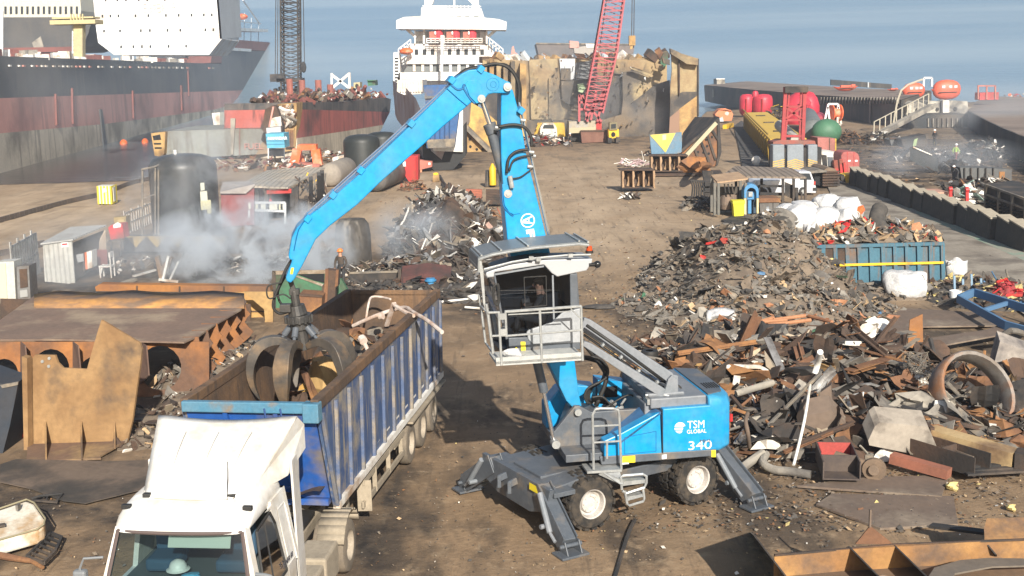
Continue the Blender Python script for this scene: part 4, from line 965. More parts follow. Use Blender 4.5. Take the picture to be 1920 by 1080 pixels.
b = B();b.prism([P(562,696,2.9),P(572,702,2.9),P(594,748,2.5),P(586,757,2.5),P(575,725,2.7)],V((.06,.05,.02)));tag(b.obj('steel_angle',RUST),'bent brown steel angle bar below the grab','steel bar')
b = B();c = P(612,718,2.5);b.sph(c,(.52,.5,.62),12,jit=.5,seed=4,mt=RUSTY);b.sph(c+V((.0,.1,.35)),(.3,.3,.3),8,jit=.6,seed=2,mt=SCRG);jag(b,c+V((-.1,-.3,-.1)),1.0,.8,9,V((1,0,.1)).normalized(),V((0,.5,.85)).normalized(),.03,mat('dull_yellow',(.42,.25,.05),(.3,.17,.05),1.5,.5))
tag(b.obj('crushed_machine_part',None),'crushed yellow machine housing held under the grab','machine part')
# ---------- data-driven builders for things seen at some distance ----------
def pg(name,label,cat,D,pts,dep,mt,parts=(),group=None,bev=0,vec=None,kind=None,off=None):
    """outline measured in the plane y=D, given its real depth; parts = (name, outline, material, proud, depth)"""
    vec = V(vec) if vec else V((0,dep,0));b = B();b.prism([atD(x,y,D) for x,y in pts],vec)
    o = b.obj(name,mt,bev=bev);tag(o,label,cat,group,kind)
    for p in parts:
        nm,L,m = p[:3];pr = p[3] if len(p) > 3 else .04;dp = p[4] if len(p) > 4 else pr+.02
        b = B();b.prism([atD(x,y,D-pr) for x,y in L],V((0,dp,0)));b.obj(nm,m,o)
    return o
def rc(x0,y0,x1,y1): return [(x0,y0),(x1,y0),(x1,y1),(x0,y1)]
def gD(x,y): return at(x,y).y
r4 = random.Random(5)
def clutter(name,label,cat,cx,cy,rx,ry,n,hgt,mats,size,kind=None,seed=1,plates=.6,lean=1.0,group=None,base=None,mound=None,alb=None):
    """heap of bent plates, pipes and bars lying around a ground point measured at pixel (cx, cy)"""
    r = random.Random(seed);c = at(cx,cy);b = B();sx = rx/pxm(c.y);sy = ry
    if mound:
        def P(u,v):
            x,y = (u-.5)*2.2,(v-.5)*2.2;h = max(0,1-(x*x+y*y))
            return c+V((x*sx,y*sy,h**.8*hgt*.85*(1+.5*noise.noise(V((x*3,y*3,seed))))-.06+.12*noise.noise(V((x*9,y*9,seed)))))
        b.sheet(P,26,26,mound)
    for i in range(n):
        a = r.uniform(0,2*math.pi);k = r.random()**.6;x,y = math.cos(a)*k,math.sin(a)*k
        h = max(0,1-k*k)**.8*hgt*(.85 if mound else r.random());p = c+V((x*sx,y*sy,h+r.uniform(.0,.12)*size+.04));m = r.choice(mats)
        if r.random() < plates:
            u,v = randuv(r,lean);jag(b,p,size*r.uniform(.4,1.5),size*r.uniform(.25,.9),r.choice((4,5,6,7)),u,v,.012+.01*size,m,r,r.uniform(-.4,.4))
        elif r.random() < .6:
            d = V((r.uniform(-1,1),r.uniform(-1,1),r.uniform(-.45,.45)*lean)).normalized()*size*r.uniform(.6,2.0)
            b.tube([p-d*.5,p+rv(r,.12*size),p+d*.5],size*r.uniform(.02,.07),6,m)
        else:
            d = V((r.uniform(-1,1),r.uniform(-1,1),r.uniform(-.3,.3))).normalized()*size*r.uniform(.5,1.4);b.bar(p-d*.5,p+d*.5,size*r.uniform(.06,.25),size*r.uniform(.03,.1),m)
    b.mats = b.mats;o = b.obj(name,None);tag(o,label,None if kind else cat,group,kind);return o
# ---------- left foreground: cut ship sections ----------
zt_ = 1.75
hs = thing('hull_section','long orange rusty double bottom section with scalloped ribs at its right end','hull section',at(150,740))
def hp(b,n,m,**k): return b.obj(n,m,hs,**k)
DK = mat('deck_brown',(.20,.135,.10),(.155,.11,.085),.7,.5,rough=.95,c3=(.30,.23,.16),sc3=.5,amt3=.25,bump=.3)
b = B();b.prism([at(x,y,zt_) for x,y in [(-260,640),(-260,600),(0,600),(62,556),(75,552),(455,553),(462,566),(452,580),(400,610),(375,628),(345,641),(255,639),(120,636),(0,636)]],Z1*-.05);hp(b,'deck_plate',DK)
b = B();L = [(64,558),(110,553),(180,555),(250,552),(320,556),(400,553),(458,556)]
f0 = [at(x,578,zt_) for x,y in L];f1 = [at(x,y+8,zt_+.12) for x,y in L];f2 = [atD(x,y-5-(i % 2)*2,at(x,553,zt_).y) for i,(x,y) in enumerate(L)]
n = len(L);b.add(f0+f1+f2,[(k*n+i,k*n+i+1,(k+1)*n+i+1,(k+1)*n+i) for k in range(2) for i in range(n-1)]);hp(b,'curled_lip',mat('lip_orange',(.48,.25,.08),(.34,.16,.06),.6,.5,rough=.85,c3=(.18,.12,.08),sc3=.6,amt3=.55,bump=.25),sol=.05,sm=50)
Df = gD(290,742)
def holeplate(b,outer,hole,D,dep,mt=None):
    """plate with one hole, joined by a bridge"""
    n = len(outer);m = len(hole);O = [atD(x,y,D) for x,y in outer];Hh = [atD(x,y,D) for x,y in hole]
    b.prism(O+[O[0]]+Hh+[Hh[0]],V((0,dep,0)),mt)
def circ(cx,cy,rx,ry,n=18,a0=0): return [(cx+rx*math.cos(a0-2*math.pi*i/n),cy+ry*math.sin(a0-2*math.pi*i/n)) for i in range(n)]
b = B()
WEB = mat('web_orange',(.34,.145,.048),(.23,.10,.042),.8,.5,rough=.85,c3=(.13,.075,.05),sc3=.5,amt3=.4,bump=.2)
for (x0,x1,cx,cy,r_) in ((-120,48,8,700,26),(48,140,96,690,34),(140,260,178,700,30),(260,392,300,690,40)):
    holeplate(b,[(x0,641),(x1,641),(x1,744),(x0,744)],circ(cx,cy,r_,r_*1.05,18,math.pi/2+math.pi),Df,.04)
hp(b,'front_web',WEB)
for x in (38,136,262):
    b = B();P = [atD(x,641,Df),atD(x,720,Df)];b.prism([P[0],P[0]+V((.35,-.55,0)),P[0]+V((.35,-.55,-.9)),P[1]],V((.04,0,0)));hp(b,'bracket',mat('bracket_brown',(.15,.09,.065),(.11,.07,.055),1,.5,rough=.9))
for k in range(6):
    x = 372+k*17.5;y = 632-k*12.5;D = at(x,y,zt_).y;s_ = 1-.05*k;dx = 26*s_;b = B()
    L = [(x-30,y),(x,y),(x+3,y+16*s_),(x+10,y+26*s_),(x+4,y+34*s_),(x-1,y+46*s_),(x+6,y+58*s_),(x+16,y+70*s_),(x+8,y+84*s_),(x-6,y+100*s_),(x-30,y+98*s_)]
    b.prism([atD(a,c,D) for a,c in L],V((0,.05,0)));hp(b,'rib_plate',WEB)
b = B();b.prism([atD(x,y,45.5) for x,y in [(0,560),(470,570),(470,660),(0,670)]],V((0,.05,0)));hp(b,'rear_web',RUSTD)
# standing torn plate
Dp = gD(140,835)
TAN = mat('tan_plate',(.30,.185,.085),(.20,.115,.052),.7,.5,rough=.8,c3=(.07,.055,.045),sc3=.5,amt3=.25,soft=.07,bump=.12)
o = pg('torn_plate','tan steel plate with pointed torn top standing in front of the orange section','plate',Dp,[(190,600),(262,643),(266,655),(262,690),(256,730),(248,790),(236,838),(228,832),(52,838),(56,740),(60,672),(66,665),(103,666),(108,680),(118,690),(163,692),(172,660),(182,625)],0,TAN,vec=(.02,.06,0),parts=[('bolt',circ(79,678,3,3,8),GALV,.03),('bolt',circ(92,672,3,3,8),GALV,.03),('bolt',circ(91,687,3,3,8),GALV,.03)])
b = B();P = [atD(52,836,Dp),atD(236,830,Dp),at(188,858),at(190,862),at(50,868)];b.prism(P,Z1*.05);b.obj('flange',mat('flange_brown',(.17,.105,.07),(.12,.08,.06),1,.5,rough=.9,c3=(.3,.2,.1),sc3=.6,amt3=.25),o)
for x in (84,151,213):
    b = B();b.prism([atD(x,790,Dp-.02),atD(x,836,Dp-.02),at(x+1,862 if x < 200 else 842,.05)],V((.04,0,0)));b.obj('gusset',TAN,o)
b = B();b.prism([atD(x,y,Dp-.05) for x,y in [(50,665),(60,668),(62,840),(54,840)]],V((-.05,-.2,0)));b.obj('edge_strip',TAN,o)
# long beam and the plates behind
o = pg('long_beam','long orange rusty beam with flat top lying behind the scalloped section','beam',47,[(178,538),(186,533),(505,537),(508,546),(440,548),(180,546)],.5,RUSTB,parts=[('seam',rc(255,536,258,547),RUSTD),('seam',rc(335,537,338,548),RUSTD),('seam',rc(418,537,421,548),RUSTD)])
pg('curved_bulkhead','ochre bulkhead plate with curved cut edge standing right of the scalloped ribs','plate',45.2,[(456,547),(512,547),(512,600),(505,640),(486,690),(452,700),(452,690),(468,665),(478,640),(492,624),(497,600),(495,580)],.06,RUSTY)
pg('bulkhead','tall ochre bulkhead plate filling the gap under the long beam','plate',46.2,[(440,548),(500,548),(497,625),(470,700),(440,700)],.06,mat('tan_plate2',(.45,.27,.10),(.37,.21,.08),.6,.5,rough=.85),parts=[('seam',rc(440,583,497,585),RUSTD)])
g_ = pg('green_container','green steel container with pale rim behind the grab','container',48,[(513,512),(612,509),(612,522),(640,524),(660,560),(645,600),(513,602)],.3,GREEN,parts=[('rim',[(512,508),(613,506),(613,513),(512,515)],mat('rim_pale',(.35,.30,.24),(.2,.15,.1),3,.5)),('dark_opening',[(560,515),(608,514),(608,530),(590,526)],DARK),('brace',[(540,514),(548,514),(610,534),(604,537)],mat('rim_pale',(.35,.3,.24))),('corner_post',rc(510,508,517,604),BURNT)])
pg('dark_column','upright burnt brown steel column beside the green container','column',46.5,[(612,506),(634,508),(634,536),(629,540),(628,575),(614,600),(600,602),(604,536),(612,532)],.5,RUSTD,parts=[('flange',[(610,504),(616,504),(612,600),(604,600)],RUST),('flange',[(630,506),(635,506),(633,536),(628,538)],RUST)])
pg('rusty_box','reddish brown steel box between the grab and the dark column','box',45.6,[(560,553),(604,556),(601,598),(558,590)],1.2,RUST,parts=[('lip',[(560,551),(604,554),(604,558),(560,555)],RUSTD)])
pg('burnt_tray','burnt open steel tray with dark wall right behind the trailer','tray',52,[(655,512),(752,509),(752,552),(735,556),(655,554)],.08,BURNT,parts=[('rim',[(655,510),(752,507),(752,511),(655,514)],SCRG),('side_plate',[(746,505),(752,505),(752,556),(746,556)],BURNT,.6)])
pg('scorched_plate','flat scorched red and black plate beside the small blue drum','plate',51,[(752,556),(752,520),(800,514),(845,520),(838,556)],.05,mat('scorch_red',(.11,.045,.04),(.045,.035,.033),.9,.5,rough=.9),vec=(.0,.9,.35))
b = B();c = at(808,548);b.lathe([(0,.62),(.2,.62),(.2,.56),(.26,.55),(.26,.5),(.17,.46),(.17,.14),(.26,.1),(.26,.02),(0,0)],c,n=16);tag(b.obj('drum',mat('drum_blue',(.05,.22,.42),rough=.5),sm=40),'small bright blue flanged drum on the scorched plate','drum')
# near left: dark section in shade, red lamp housing, white tank, burnt grate
pg('shaded_hull_piece','dark blue grey hull piece at the left edge of the picture','hull piece',29.6,[(-80,690),(4,720),(34,716),(30,740),(18,800),(2,862),(-80,900)],1.2,mat('blue_black',(.03,.04,.055),(.045,.045,.05),1,.5,rough=.8),parts=[('rim',[(0,722),(34,716),(33,722),(4,728)],SCRG)])
b = B();b.lathe([(0,0),(.16,.02),(.2,.1),(.2,.32),(.12,.42),(0,.44)],at(42,815),(.2,-.3,1),14);tag(b.obj('red_cylinder',RED,sm=40),'small red cylinder lying at the foot of the tan plate','cylinder')
wt = thing('white_tank','battered white tank shell lying on its side at the left edge','tank',at(20,1000))
b = B();P = [at(x,y,z) for x,y,z in [(-60,975,.5),(50,938,.62),(64,944,.6),(85,974,.5),(82,985,.45),(70,994,.4),(-60,1030,.35)]];b.prism(P,Z1*-.32);b.obj('shell',mat('tank_white',(.66,.63,.55),(.55,.50,.40),1.5,.4,rough=.6,c3=(.4,.25,.12),sc3=1.3,amt3=.2),wt,bev=.06)
b = B();b.tube([p+Z1*.02 for p in P],.02,6);b.obj('rim',mat('rim_olive',(.25,.22,.14)),wt)
b = B();b.box(at(0,985,.52),(.2,.15,.03),(0,0,.4));b.obj('hatch',BURNT,wt);b = B();b.box(at(34,950,.66),(.05,.15,.12));b.obj('lug',SCRG,wt)
b = B();b.tube([at(-20,1028,.1),at(30,1012,.12),at(80,996,.14)],.035,8);tag(b.obj('white_pipe',DWHITE),'thin cream pipe lying under the white tank','pipe')
b = B();b.tube([at(-30,1036,.06),at(20,1045,.1),at(60,1052,.08),at(80,1064,.06)],[.08,.07,.05,.04],8);tag(b.obj('brown_pole',RUST),'brown pole ending under the burnt grate','pole')
b = B();cs = [at(x,y,.12) for x,y in [(96,1000),(116,1008),(104,1034),(82,1056),(50,1044)]]
for i in range(5): b.bar(cs[i],cs[(i+1) % 5],.05,.07)
for k in range(7): t = k/6;b.bar(cs[0].lerp(cs[4],t),cs[1].lerp(cs[3],t),.02,.05)
tag(b.obj('burnt_grate',BURNT),'burnt black grate frame on the dirt in the bottom left corner','grate')
b = B();b.tube([at(60,935,.05),at(75,930,.1),at(118,926,.1),at(106,940,.05)],.03,6);b.bar(at(62,938,.08),at(108,942,.06),.04,.04);b.bar(at(90,930,.08),at(86,940,.06),.03,.03);tag(b.obj('bent_bars',BURNT),'dark bent bar frame on the dirt above the white tank','frame')
b = B();b.prism([at(x,y,.04) for x,y in [(0,872),(30,862),(200,866),(330,862),(262,920),(160,945),(118,940),(60,918),(0,905)]],Z1*.02);tag(b.obj('ground_plate',mat('ground_plate',(.16,.12,.09),(.12,.09,.07),.8,.5,rough=.9,c3=(.05,.045,.04),sc3=.4,amt3=.4)),'flat brown steel sheet lying on the ground in front of the tan plate','steel sheet')
# ---------- left middle ground ----------
bt = thing('black_tank','big upright black tank with four notices on its right side','tank',at(350,446))
TK = mat('tank_black',(.03,.034,.038),(.05,.053,.055),.8,.5,rough=.42,c3=(.09,.085,.08),sc3=.5,amt3=.25)
def vtank(nm,par,cx,cy,rpx,ytop,mt,n=36):
    c = at(cx,cy);r = rpx/pxm(c.y);h = atD(cx,ytop,c.y).z
    b = B();b.lathe([(r,0),(r,h-r*.42),(r*.97,h-r*.28),(r*.85,h-r*.13),(r*.6,h-r*.04),(r*.3,h),(0,h)],c,n=n);b.obj(nm,mt,par,sm=40);return c,r,h
c,r,h = vtank('shell',bt,352,443,62,288,TK)
b = B();b.cyl(c+V((-.3,-.3,h-.06)),c+V((-.3,-.3,h+.25)),.09,n=8);b.obj('vent',WHITE,bt)
for i,(x,y,w_,h_) in enumerate(((397,350,5,14),(398,368,9,18),(400,385,14,17),(404,398,6,8))):
    a = math.asin(max(-1,min(1,(x-352)/62)));p = c+V((math.sin(a)*(r+.02),-math.cos(a)*(r+.02),atD(x,y,c.y-r*.8).z));b = B();b.box(p,(w_/pxm(c.y)*1.6,.03,h_/pxm(c.y)),(0,0,a));b.obj('notice',mat('notice_%d' % (i > 1),(.6,.6,.5) if i < 2 else (.55,.53,.35)),bt)
b = B();P0 = at(299,452)
for x,y0,y1 in ((267,320,440),(291,315,440),(297,318,442)): b.cyl(atD(x,y1,P0.y),atD(x,y0,P0.y),.06,n=6)
b.tube([atD(265,318,P0.y),atD(292,312,P0.y),atD(315,300,P0.y+1)],.06,6);b.bar(atD(267,372,P0.y),atD(291,364,P0.y),.06,.06);tag(b.obj('pipe_frame',SCRG),'thin grey pipe frame standing left of the black tank','pipe frame')
# open metal shed
ms = thing('metal_shed','open fronted corrugated metal shed with warning notice on its white wall','shed',at(140,530))
Ds = gD(110,531);CW = mat('corrugated_white',(.50,.50,.46),(.40,.39,.36),1.2,.5,rough=.6,c3=(.28,.26,.22),sc3=.8,amt3=.2,wave=(0,.22,.8))
A_ = lambda x,y,D=Ds: atD(x,y,D)
b = B();b.prism([A_(80,458),A_(135,452),A_(141,533),A_(84,528)],V((0,.06,0)));b.obj('wall',CW,ms)
b = B();b.prism([A_(76,459,Ds-.1),A_(137,451,Ds-.1),A_(200,424,Ds+3.2),A_(132,428,Ds+3.2)],Z1*.07);b.obj('roof',mat('roof_metal',(.42,.42,.40),(.33,.32,.30),1,.5,rough=.6,wave=(1,.25,.6)),ms)
b = B();b.prism([A_(196,432,Ds+3),A_(199,500,Ds+3),A_(171,505,Ds+2.5),A_(175,470,Ds+2.5)],V((.05,0,0)),mat('panel_cream',(.42,.36,.27),(.3,.2,.14),1.3,.5));b.prism([A_(199,468,Ds+2.9),A_(200,502,Ds+2.9),A_(172,506,Ds+2.4),A_(173,468,Ds+2.4)],V((.05,0,0)),mat('panel_red',(.24,.07,.06),(.2,.06,.05),1,.5));b.obj('side_panel',None,ms)
b = B();b.prism([A_(136,455,Ds+.5),A_(194,432,Ds+3.1),A_(194,490,Ds+3.1),A_(140,528,Ds+.5)],V((0,.05,0)));b.obj('back_wall',BURNT,ms)
b = B();b.prism([A_(114,455,Ds-.03),A_(127,454,Ds-.03),A_(128,463,Ds-.03),A_(115,464,Ds-.03)],V((0,.02,0)));b.obj('notice',WHITE,ms);b = B();b.prism([A_(116,457,Ds-.05),A_(126,456,Ds-.05),A_(126,459,Ds-.05),A_(116,460,Ds-.05)],V((0,.01,0)));b.obj('notice_lettering',RED,ms)
pg('cabinet','white and orange upright cabinet standing inside the metal shed','cabinet',Ds+.9,[(158,474),(172,470),(173,502),(161,505)],.7,DWHITE,parts=[('door_edge',[(157,474),(162,473),(164,505),(160,505)],ORG)])
pg('workbench','small dark bench inside the metal shed','bench',Ds+.8,[(141,478),(158,474),(159,500),(160,508),(156,508),(155,492),(144,495),(144,512),(141,512)],.6,BURNT,parts=[('top_sheet',[(142,478),(156,475),(157,490),(146,492)],mat('sheet_grey',(.3,.31,.32)))])
ch = thing('chair','cream wooden chair standing at the open side of the metal shed','chair',at(194,520));c0 = at(188,521)
def cb(nm,*a): b = B();b.box(c0+V(a[0]),a[1]);b.obj(nm,DWHITE,ch)
cb('seat',(.3,.2,.55),(.6,.6,.06));cb('backrest',(.55,.2,1.1),(.07,.6,.25))
for x in (.04,.56):
    for y in (-.05,.45): cb('leg',(x,y,.3 if x < .3 else .6),(.06,.06,.6 if x < .3 else 1.2))
# red box, yellow box
o = pg('red_generator','red box generator on a dark stand right of the shed','generator',gD(215,492),[(203,427),(208,422),(229,420),(233,446),(208,452)],.9,RED,parts=[('leg',rc(207,450,210,484),BURNT),('leg',rc(225,448,228,480),BURNT),('top_cloth',[(212,422),(220,417),(227,420),(226,426),(213,428)],WHITE),('stand_frame',[(203,450),(233,446),(233,449),(203,454)],BURNT)])
pg('yellow_locker','dirty yellow locker behind the red generator','locker',gD(225,470),[(213,408),(236,406),(238,436),(218,438)],.7,mat('dirty_yellow',(.30,.22,.09),(.2,.15,.07),1.5,.5),parts=[('door',[(220,412),(233,411),(234,430),(221,431)],mat('dirty_yellow2',(.38,.29,.13)))])
pg('white_cabinet','tall white metal cabinet at the left edge beside the shed','cabinet',gD(10,577),[(-8,492),(26,490),(30,568),(4,576),(-6,560)],.8,mat('cab_greywhite',(.42,.43,.42),(.5,.47,.38),1,.4),parts=[('door',[(-6,495),(10,494),(14,572),(-2,566)],mat('cab_cream',(.55,.5,.36)))])
pg('rusty_locker','grey locker with rusty open door next to the white cabinet','locker',gD(45,577),[(31,500),(54,498),(58,572),(34,576)],.8,mat('locker_grey',(.17,.17,.17),(.11,.09,.075),1,.5),parts=[('door',[(36,505),(50,504),(52,538),(38,540)],RUSTD),('drawer',[(37,545),(51,543),(52,556),(38,558)],mat('drawer_grey',(.3,.3,.29)))])
# pale slatted fences
def slatfence(label,x0,y0,x1,y1,h,n,mt):
    a,c = at(x0,y0),at(x1,y1);b = B();t = thing('slat_fence',label,'fence',(a+c)/2)
    b.bar(a+Z1*h,c+Z1*h,.06,.08);b.bar(a+Z1*h*.5,c+Z1*h*.5,.06,.08)
    for i in range(n): p = a.lerp(c,i/(n-1));b.bar(p,p+Z1*h*(1+.12*(i % 3 == 0)),.05,.16,up=(0,1,0))
    b.obj('panel',mt,t)
slatfence('pale leaning slat fence left of the metal shed',28,545,74,512,2.0,12,mat('fence_pale',(.42,.42,.40),(.25,.24,.22),2,.5))
slatfence('low white slatted fence running up to the black tank',236,440,300,412,1.3,16,mat('fence_white',(.48,.46,.42),(.3,.26,.22),2,.5))
# zigzag barrier
zb_ = pg('zigzag_barrier','low yellow and black zigzag barrier in front of the black tank','barrier',gD(330,474),[(232,442),(425,442),(425,472),(232,472)],.4,mat('barrier_dark',(.05,.048,.045),(.09,.075,.06),.8,.5))
for k in range(5):
    x = 236+k*39;b = B();b.prism([atD(x_,y_,gD(330,474)-.03) for x_,y_ in [(x,443),(x+38,443),(x+19,464)]],V((0,.03,0)));b.obj('yellow_triangle',mat('faded_yellow',(.40,.29,.09),(.27,.19,.08),1,.5),zb_)
# striped box on the quay
sb = pg('striped_box','yellow and white striped box standing alone on the quay','box',gD(200,384),[(181,349),(208,349),(210,383),(185,382)],1.2,mat('stripe_white',(.62,.62,.55)),parts=[('stripe',[(x,349),(x+3.4,349),(x+5.6,383),(x+2.2,383)],YELP if False else mat('stripe_yellow',(.55,.45,.03)),.03) for x in (181,187,193,199,205)])
b = B();D = gD(200,384);b.prism([atD(208,349,D),atD(210,383,D),atD(220,379,D+1.2),atD(218,345,D+1.2)],V((.02,.0,0)),MATS['stripe_yellow']);b.prism([atD(211,352,D-.03),atD(213,378,D-.03),atD(217,376,D+.9),atD(215,348,D+.9)],V((.05,-.02,0)),MATS['stripe_white']);b.prism([atD(193,354,D-.08),atD(199,353,D-.08),atD(200,360,D-.08),atD(193,361,D-.08)],V((0,.02,0)),WHITE);b.obj('side',None,sb)
# chains on the quay
def chain(label,L,r):
    P = smooth([at(*p) for p in L],12);b = B();d = 0;last = P[0]
    for p,q_ in zip(P[:-1],P[1:]):
        n = max(1,int((q_-p).length/(r*3)))
        for i in range(n): a = p.lerp(q_,i/n);c = p.lerp(q_,(i+.9)/n);b.bar(a+V((0,0,r*.6)),c+V((0,0,r*.6)),r*(1.3 if i % 2 else .6),r*(.5 if i % 2 else 1.2))
    tag(b.obj('anchor_chain',mat('chain',(.09,.075,.065),(.13,.10,.08),1,.5,rough=.9)),label,'chain')
chain('long anchor chain lying across the quay to the striped box',[(-40,428),(60,400),(130,381),(180,370)],.28)
chain('anchor chain running from the striped box to the tank',[(215,358),(250,345),(300,334)],.28)
chain('anchor chain lying along the near side of the quay',[(-40,488),(40,472),(82,460)],.26)
# workers
person('worker in white helmet and dark overalls bent over the smoking scrap',at(370,520),R_(60),BEND,OVR,OVR,HATW,scale=1.15)
person('worker in orange helmet and brown overalls cutting steel behind the trailer',at(642,540),R_(155),WORK,OVB,OVR,HATO,scale=1.0)
b = B();b.tube([at(628,490,.9),at(640,497,.6),at(652,506,.25)],.03,6);tag(b.obj('cutting_torch',CHROME),'thin cutting torch held by the worker in the orange helmet','torch')
# burnt pieces round the smoke
b = B()
D = gD(300,530);b.prism([atD(x,y,D) for x,y in [(290,482),(297,480),(302,500),(316,482),(322,484),(306,530),(300,530)]],V((0,.3,0)),mat('burnt_wood',(.24,.15,.09),(.14,.1,.07),1.5,.5));b.bar(atD(316,480,D-.3),atD(306,522,D-.3),.1,.1,DWHITE);b.bar(atD(298,524,D-.4),atD(334,528,D-.4),.12,.1,DWHITE);b.bar(atD(335,490,D-.2),atD(318,526,D-.2),.08,.08,DWHITE)
tag(b.obj('broken_furniture',None),'broken brown and white furniture standing in the smoke','furniture')
b = B();b.bar(at(250,518,.1),at(291,506,.2),.16,.08);tag(b.obj('plank',DWHITE),'white plank lying on the dark ground before the shed','plank')
b = B();b.bar(at(212,538,.1),at(252,524,.1),.3,.12);b.bar(at(240,534,.1),at(400,533,.15),.1,.1);tag(b.obj('plank',DUST),'dusty brown plank lying behind the long beam','plank')
for i,(x,y,rx,s) in enumerate(((110,590,60,1),(250,500,60,2),(440,500,50,3),(560,480,60,4),(660,505,40,5))):
    clutter('burnt_litter','burnt litter scattered over the sooty ground',None,x,y,rx,3.0,90,.15,[BURNT,RUSTD,SCRG,DWHITE],.35,'stuff',20+s)
# pale burnt tank stump, grey
c = at(664,492);b = B();r_ = 34/pxm(c.y);h_ = atD(664,408,c.y).z
b.lathe([(r_,0),(r_*1.0,h_*.6),(r_*.92,h_*.85),(r_*.7,h_*.97),(0,h_)],c,n=24);tag(b.obj('burnt_tank',mat('burnt_tank',(.21,.19,.165),(.12,.11,.10),.5,.5,rough=.9,c3=(.06,.055,.05),sc3=.4,amt3=.35,streak=1.2),sm=40),'grey burnt upright tank behind the worker in orange helmet','tank')
# shiny scrap pile
clutter('scrap_heap','heap of shiny torn sheet metal behind the cab',None,838,470,112,7,1100,3.4,[SILV,SILV,SILV,SCRG,RUSTD,BURNT,DWHITE,SCRG,BURNT,SCRG,RUSTD],.85,'stuff',3,plates=.72,lean=1.6,mound=RUSTD)
clutter('scrap_heap','low dark heap of scrap in front of the shiny heap',None,800,515,130,3,200,.8,[BURNT,RUSTD,SCRG,SILV],.8,'stuff',4,plates=.6,mound=BURNT)
def plate_px(label,L,D,mt,vec=(0,.05,0),nm='plate',cat='plate'): return pg(nm,label,cat,D,L,0,mt,vec=vec)
dz = gD(838,470)
plate_px('black folded plate on top of the shiny scrap heap',[(768,415),(790,385),(797,372),(812,402),(815,408),(790,417)],dz-1,BURNT,(.3,.3,0))
plate_px('bright silver sheet leaning on the shiny scrap heap',[(806,418),(838,376),(844,381),(832,398),(836,405),(820,425)],dz-1.4,SILV,(.1,.3,.1))
plate_px('pale sheet in the middle of the shiny scrap heap',[(808,440),(834,424),(842,438),(822,450)],dz-3,SILV,(.1,.2,.1))
plate_px('pink brown panel at the right of the shiny scrap heap',[(896,432),(912,420),(921,430),(917,438),(902,441)],dz-2,mat('pinkish',(.42,.29,.24),(.35,.22,.18),2,.5),(.1,.2,.1))
b = B();b.tube([atD(742,437,dz-2),atD(758,412,dz-2),atD(768,388,dz-2)],.05,6);tag(b.obj('long_pipe',DWHITE),'thin pale pipe leaning on the left of the shiny heap','pipe')
b = B();D = gD(700,512);b.tube([atD(700,500,D),atD(730,490,D),atD(748,482,D),atD(742,490,D-.3),atD(706,498,D-.3)],.07,6);tag(b.obj('bent_white_tubes',DWHITE),'white bent frame lying in front of the burnt tank','frame')
# ---------- background: ships, cranes, wrecks ----------
def lattice(b,p0,p1,w0,w1,n,r=.09,mt=None,side=None):
    p0,p1 = V(p0),V(p1);ax = (p1-p0).normalized();s1 = V(side) if side else V((1,0,0));s1 = (s1-ax*s1.dot(ax)).normalized();s2 = ax.cross(s1)
    C4 = [(-1,-1),(1,-1),(1,1),(-1,1)]
    def P(t,k): wv = (w0+(w1-w0)*t)/2;return p0.lerp(p1,t)+s1*C4[k][0]*wv+s2*C4[k][1]*wv
    for k in range(4): b.bar(P(0,k),P(1,k),r*2,r*2,mt)
    for i in range(n):
        t0,t1 = i/n,(i+1)/n
        for k in range(4):
            j = (k+1) % 4;b.bar(P(t0,k),P(t1,j) if i % 2 else P(t1,j),r,r,mt)
            if i % 2: b.bar(P(t0,k),P(t0,j),r,r,mt)
def azof(a,c): return math.degrees(math.atan2(c.x-a.x,c.y-a.y))
def onside(a,c): return lambda L: [atP(x,y,(a.x,a.y),azof(a,c)) for x,y in L]
HB = mat('hull_black',(.030,.036,.045),(.05,.055,.062),.12,.5,rough=.6,c3=(.09,.085,.08),sc3=.06,amt3=.25,streak=.5)
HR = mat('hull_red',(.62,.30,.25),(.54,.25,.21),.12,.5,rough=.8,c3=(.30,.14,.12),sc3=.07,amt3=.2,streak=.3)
HT = mat('hull_fouled',(.60,.53,.42),(.48,.42,.33),.15,.5,rough=.95,c3=(.22,.19,.15),sc3=.1,amt3=.3,streak=.4)
SW = mat('ship_white',(.74,.75,.75),(.68,.68,.66),.2,.4,rough=.45,c3=(.58,.50,.42),sc3=.35,amt3=.3,streak=.25)
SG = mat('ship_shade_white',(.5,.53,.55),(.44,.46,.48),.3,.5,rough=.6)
SWIN = mat('ship_window',(.03,.035,.04),rough=.3)
BR = mat('deck_red',(.22,.075,.06),(.16,.06,.05),.3,.5,rough=.85)
# big beached ship on the left
a,c = at(0,325,-1.3),at(400,215,-1.3);S = onside(a,c)
sh = thing('beached_ship','long black and red beached ship with white accommodation block on the left','ship',a)
IN = V((-22,1,0))
def sp(L,nm,mt,d=IN,par=sh,off=V((0,0,0)),**k): b = B();b.prism([p+off for p in S(L)],d);return b.obj(nm,mt,par,**k)
sp([(-340,92),(0,105),(415,120),(418,93),(514,97),(514,130),(463,169),(0,184),(-340,192)],'hull_topside',HB)
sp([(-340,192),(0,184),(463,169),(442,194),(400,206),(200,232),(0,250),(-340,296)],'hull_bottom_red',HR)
sp([(-340,296),(0,250),(200,232),(400,206),(442,194),(430,205),(398,217),(0,332),(-340,500)],'hull_underside',HT)
o = V((.25,0,0))
b = B()
for x0,x1,y0,y1 in ((102,104,176,235),(133,135,165,232),(247,249,170,222),(338,341,160,207),(351,352,128,180)): b.prism([p+o for p in S([(x0,y0),(x1,y0),(x1+2,y1),(x0+2,y1)])],V((-.3,0,0)))
b.obj('hull_seam',BR,sh)
b = B();rr5 = random.Random(8)
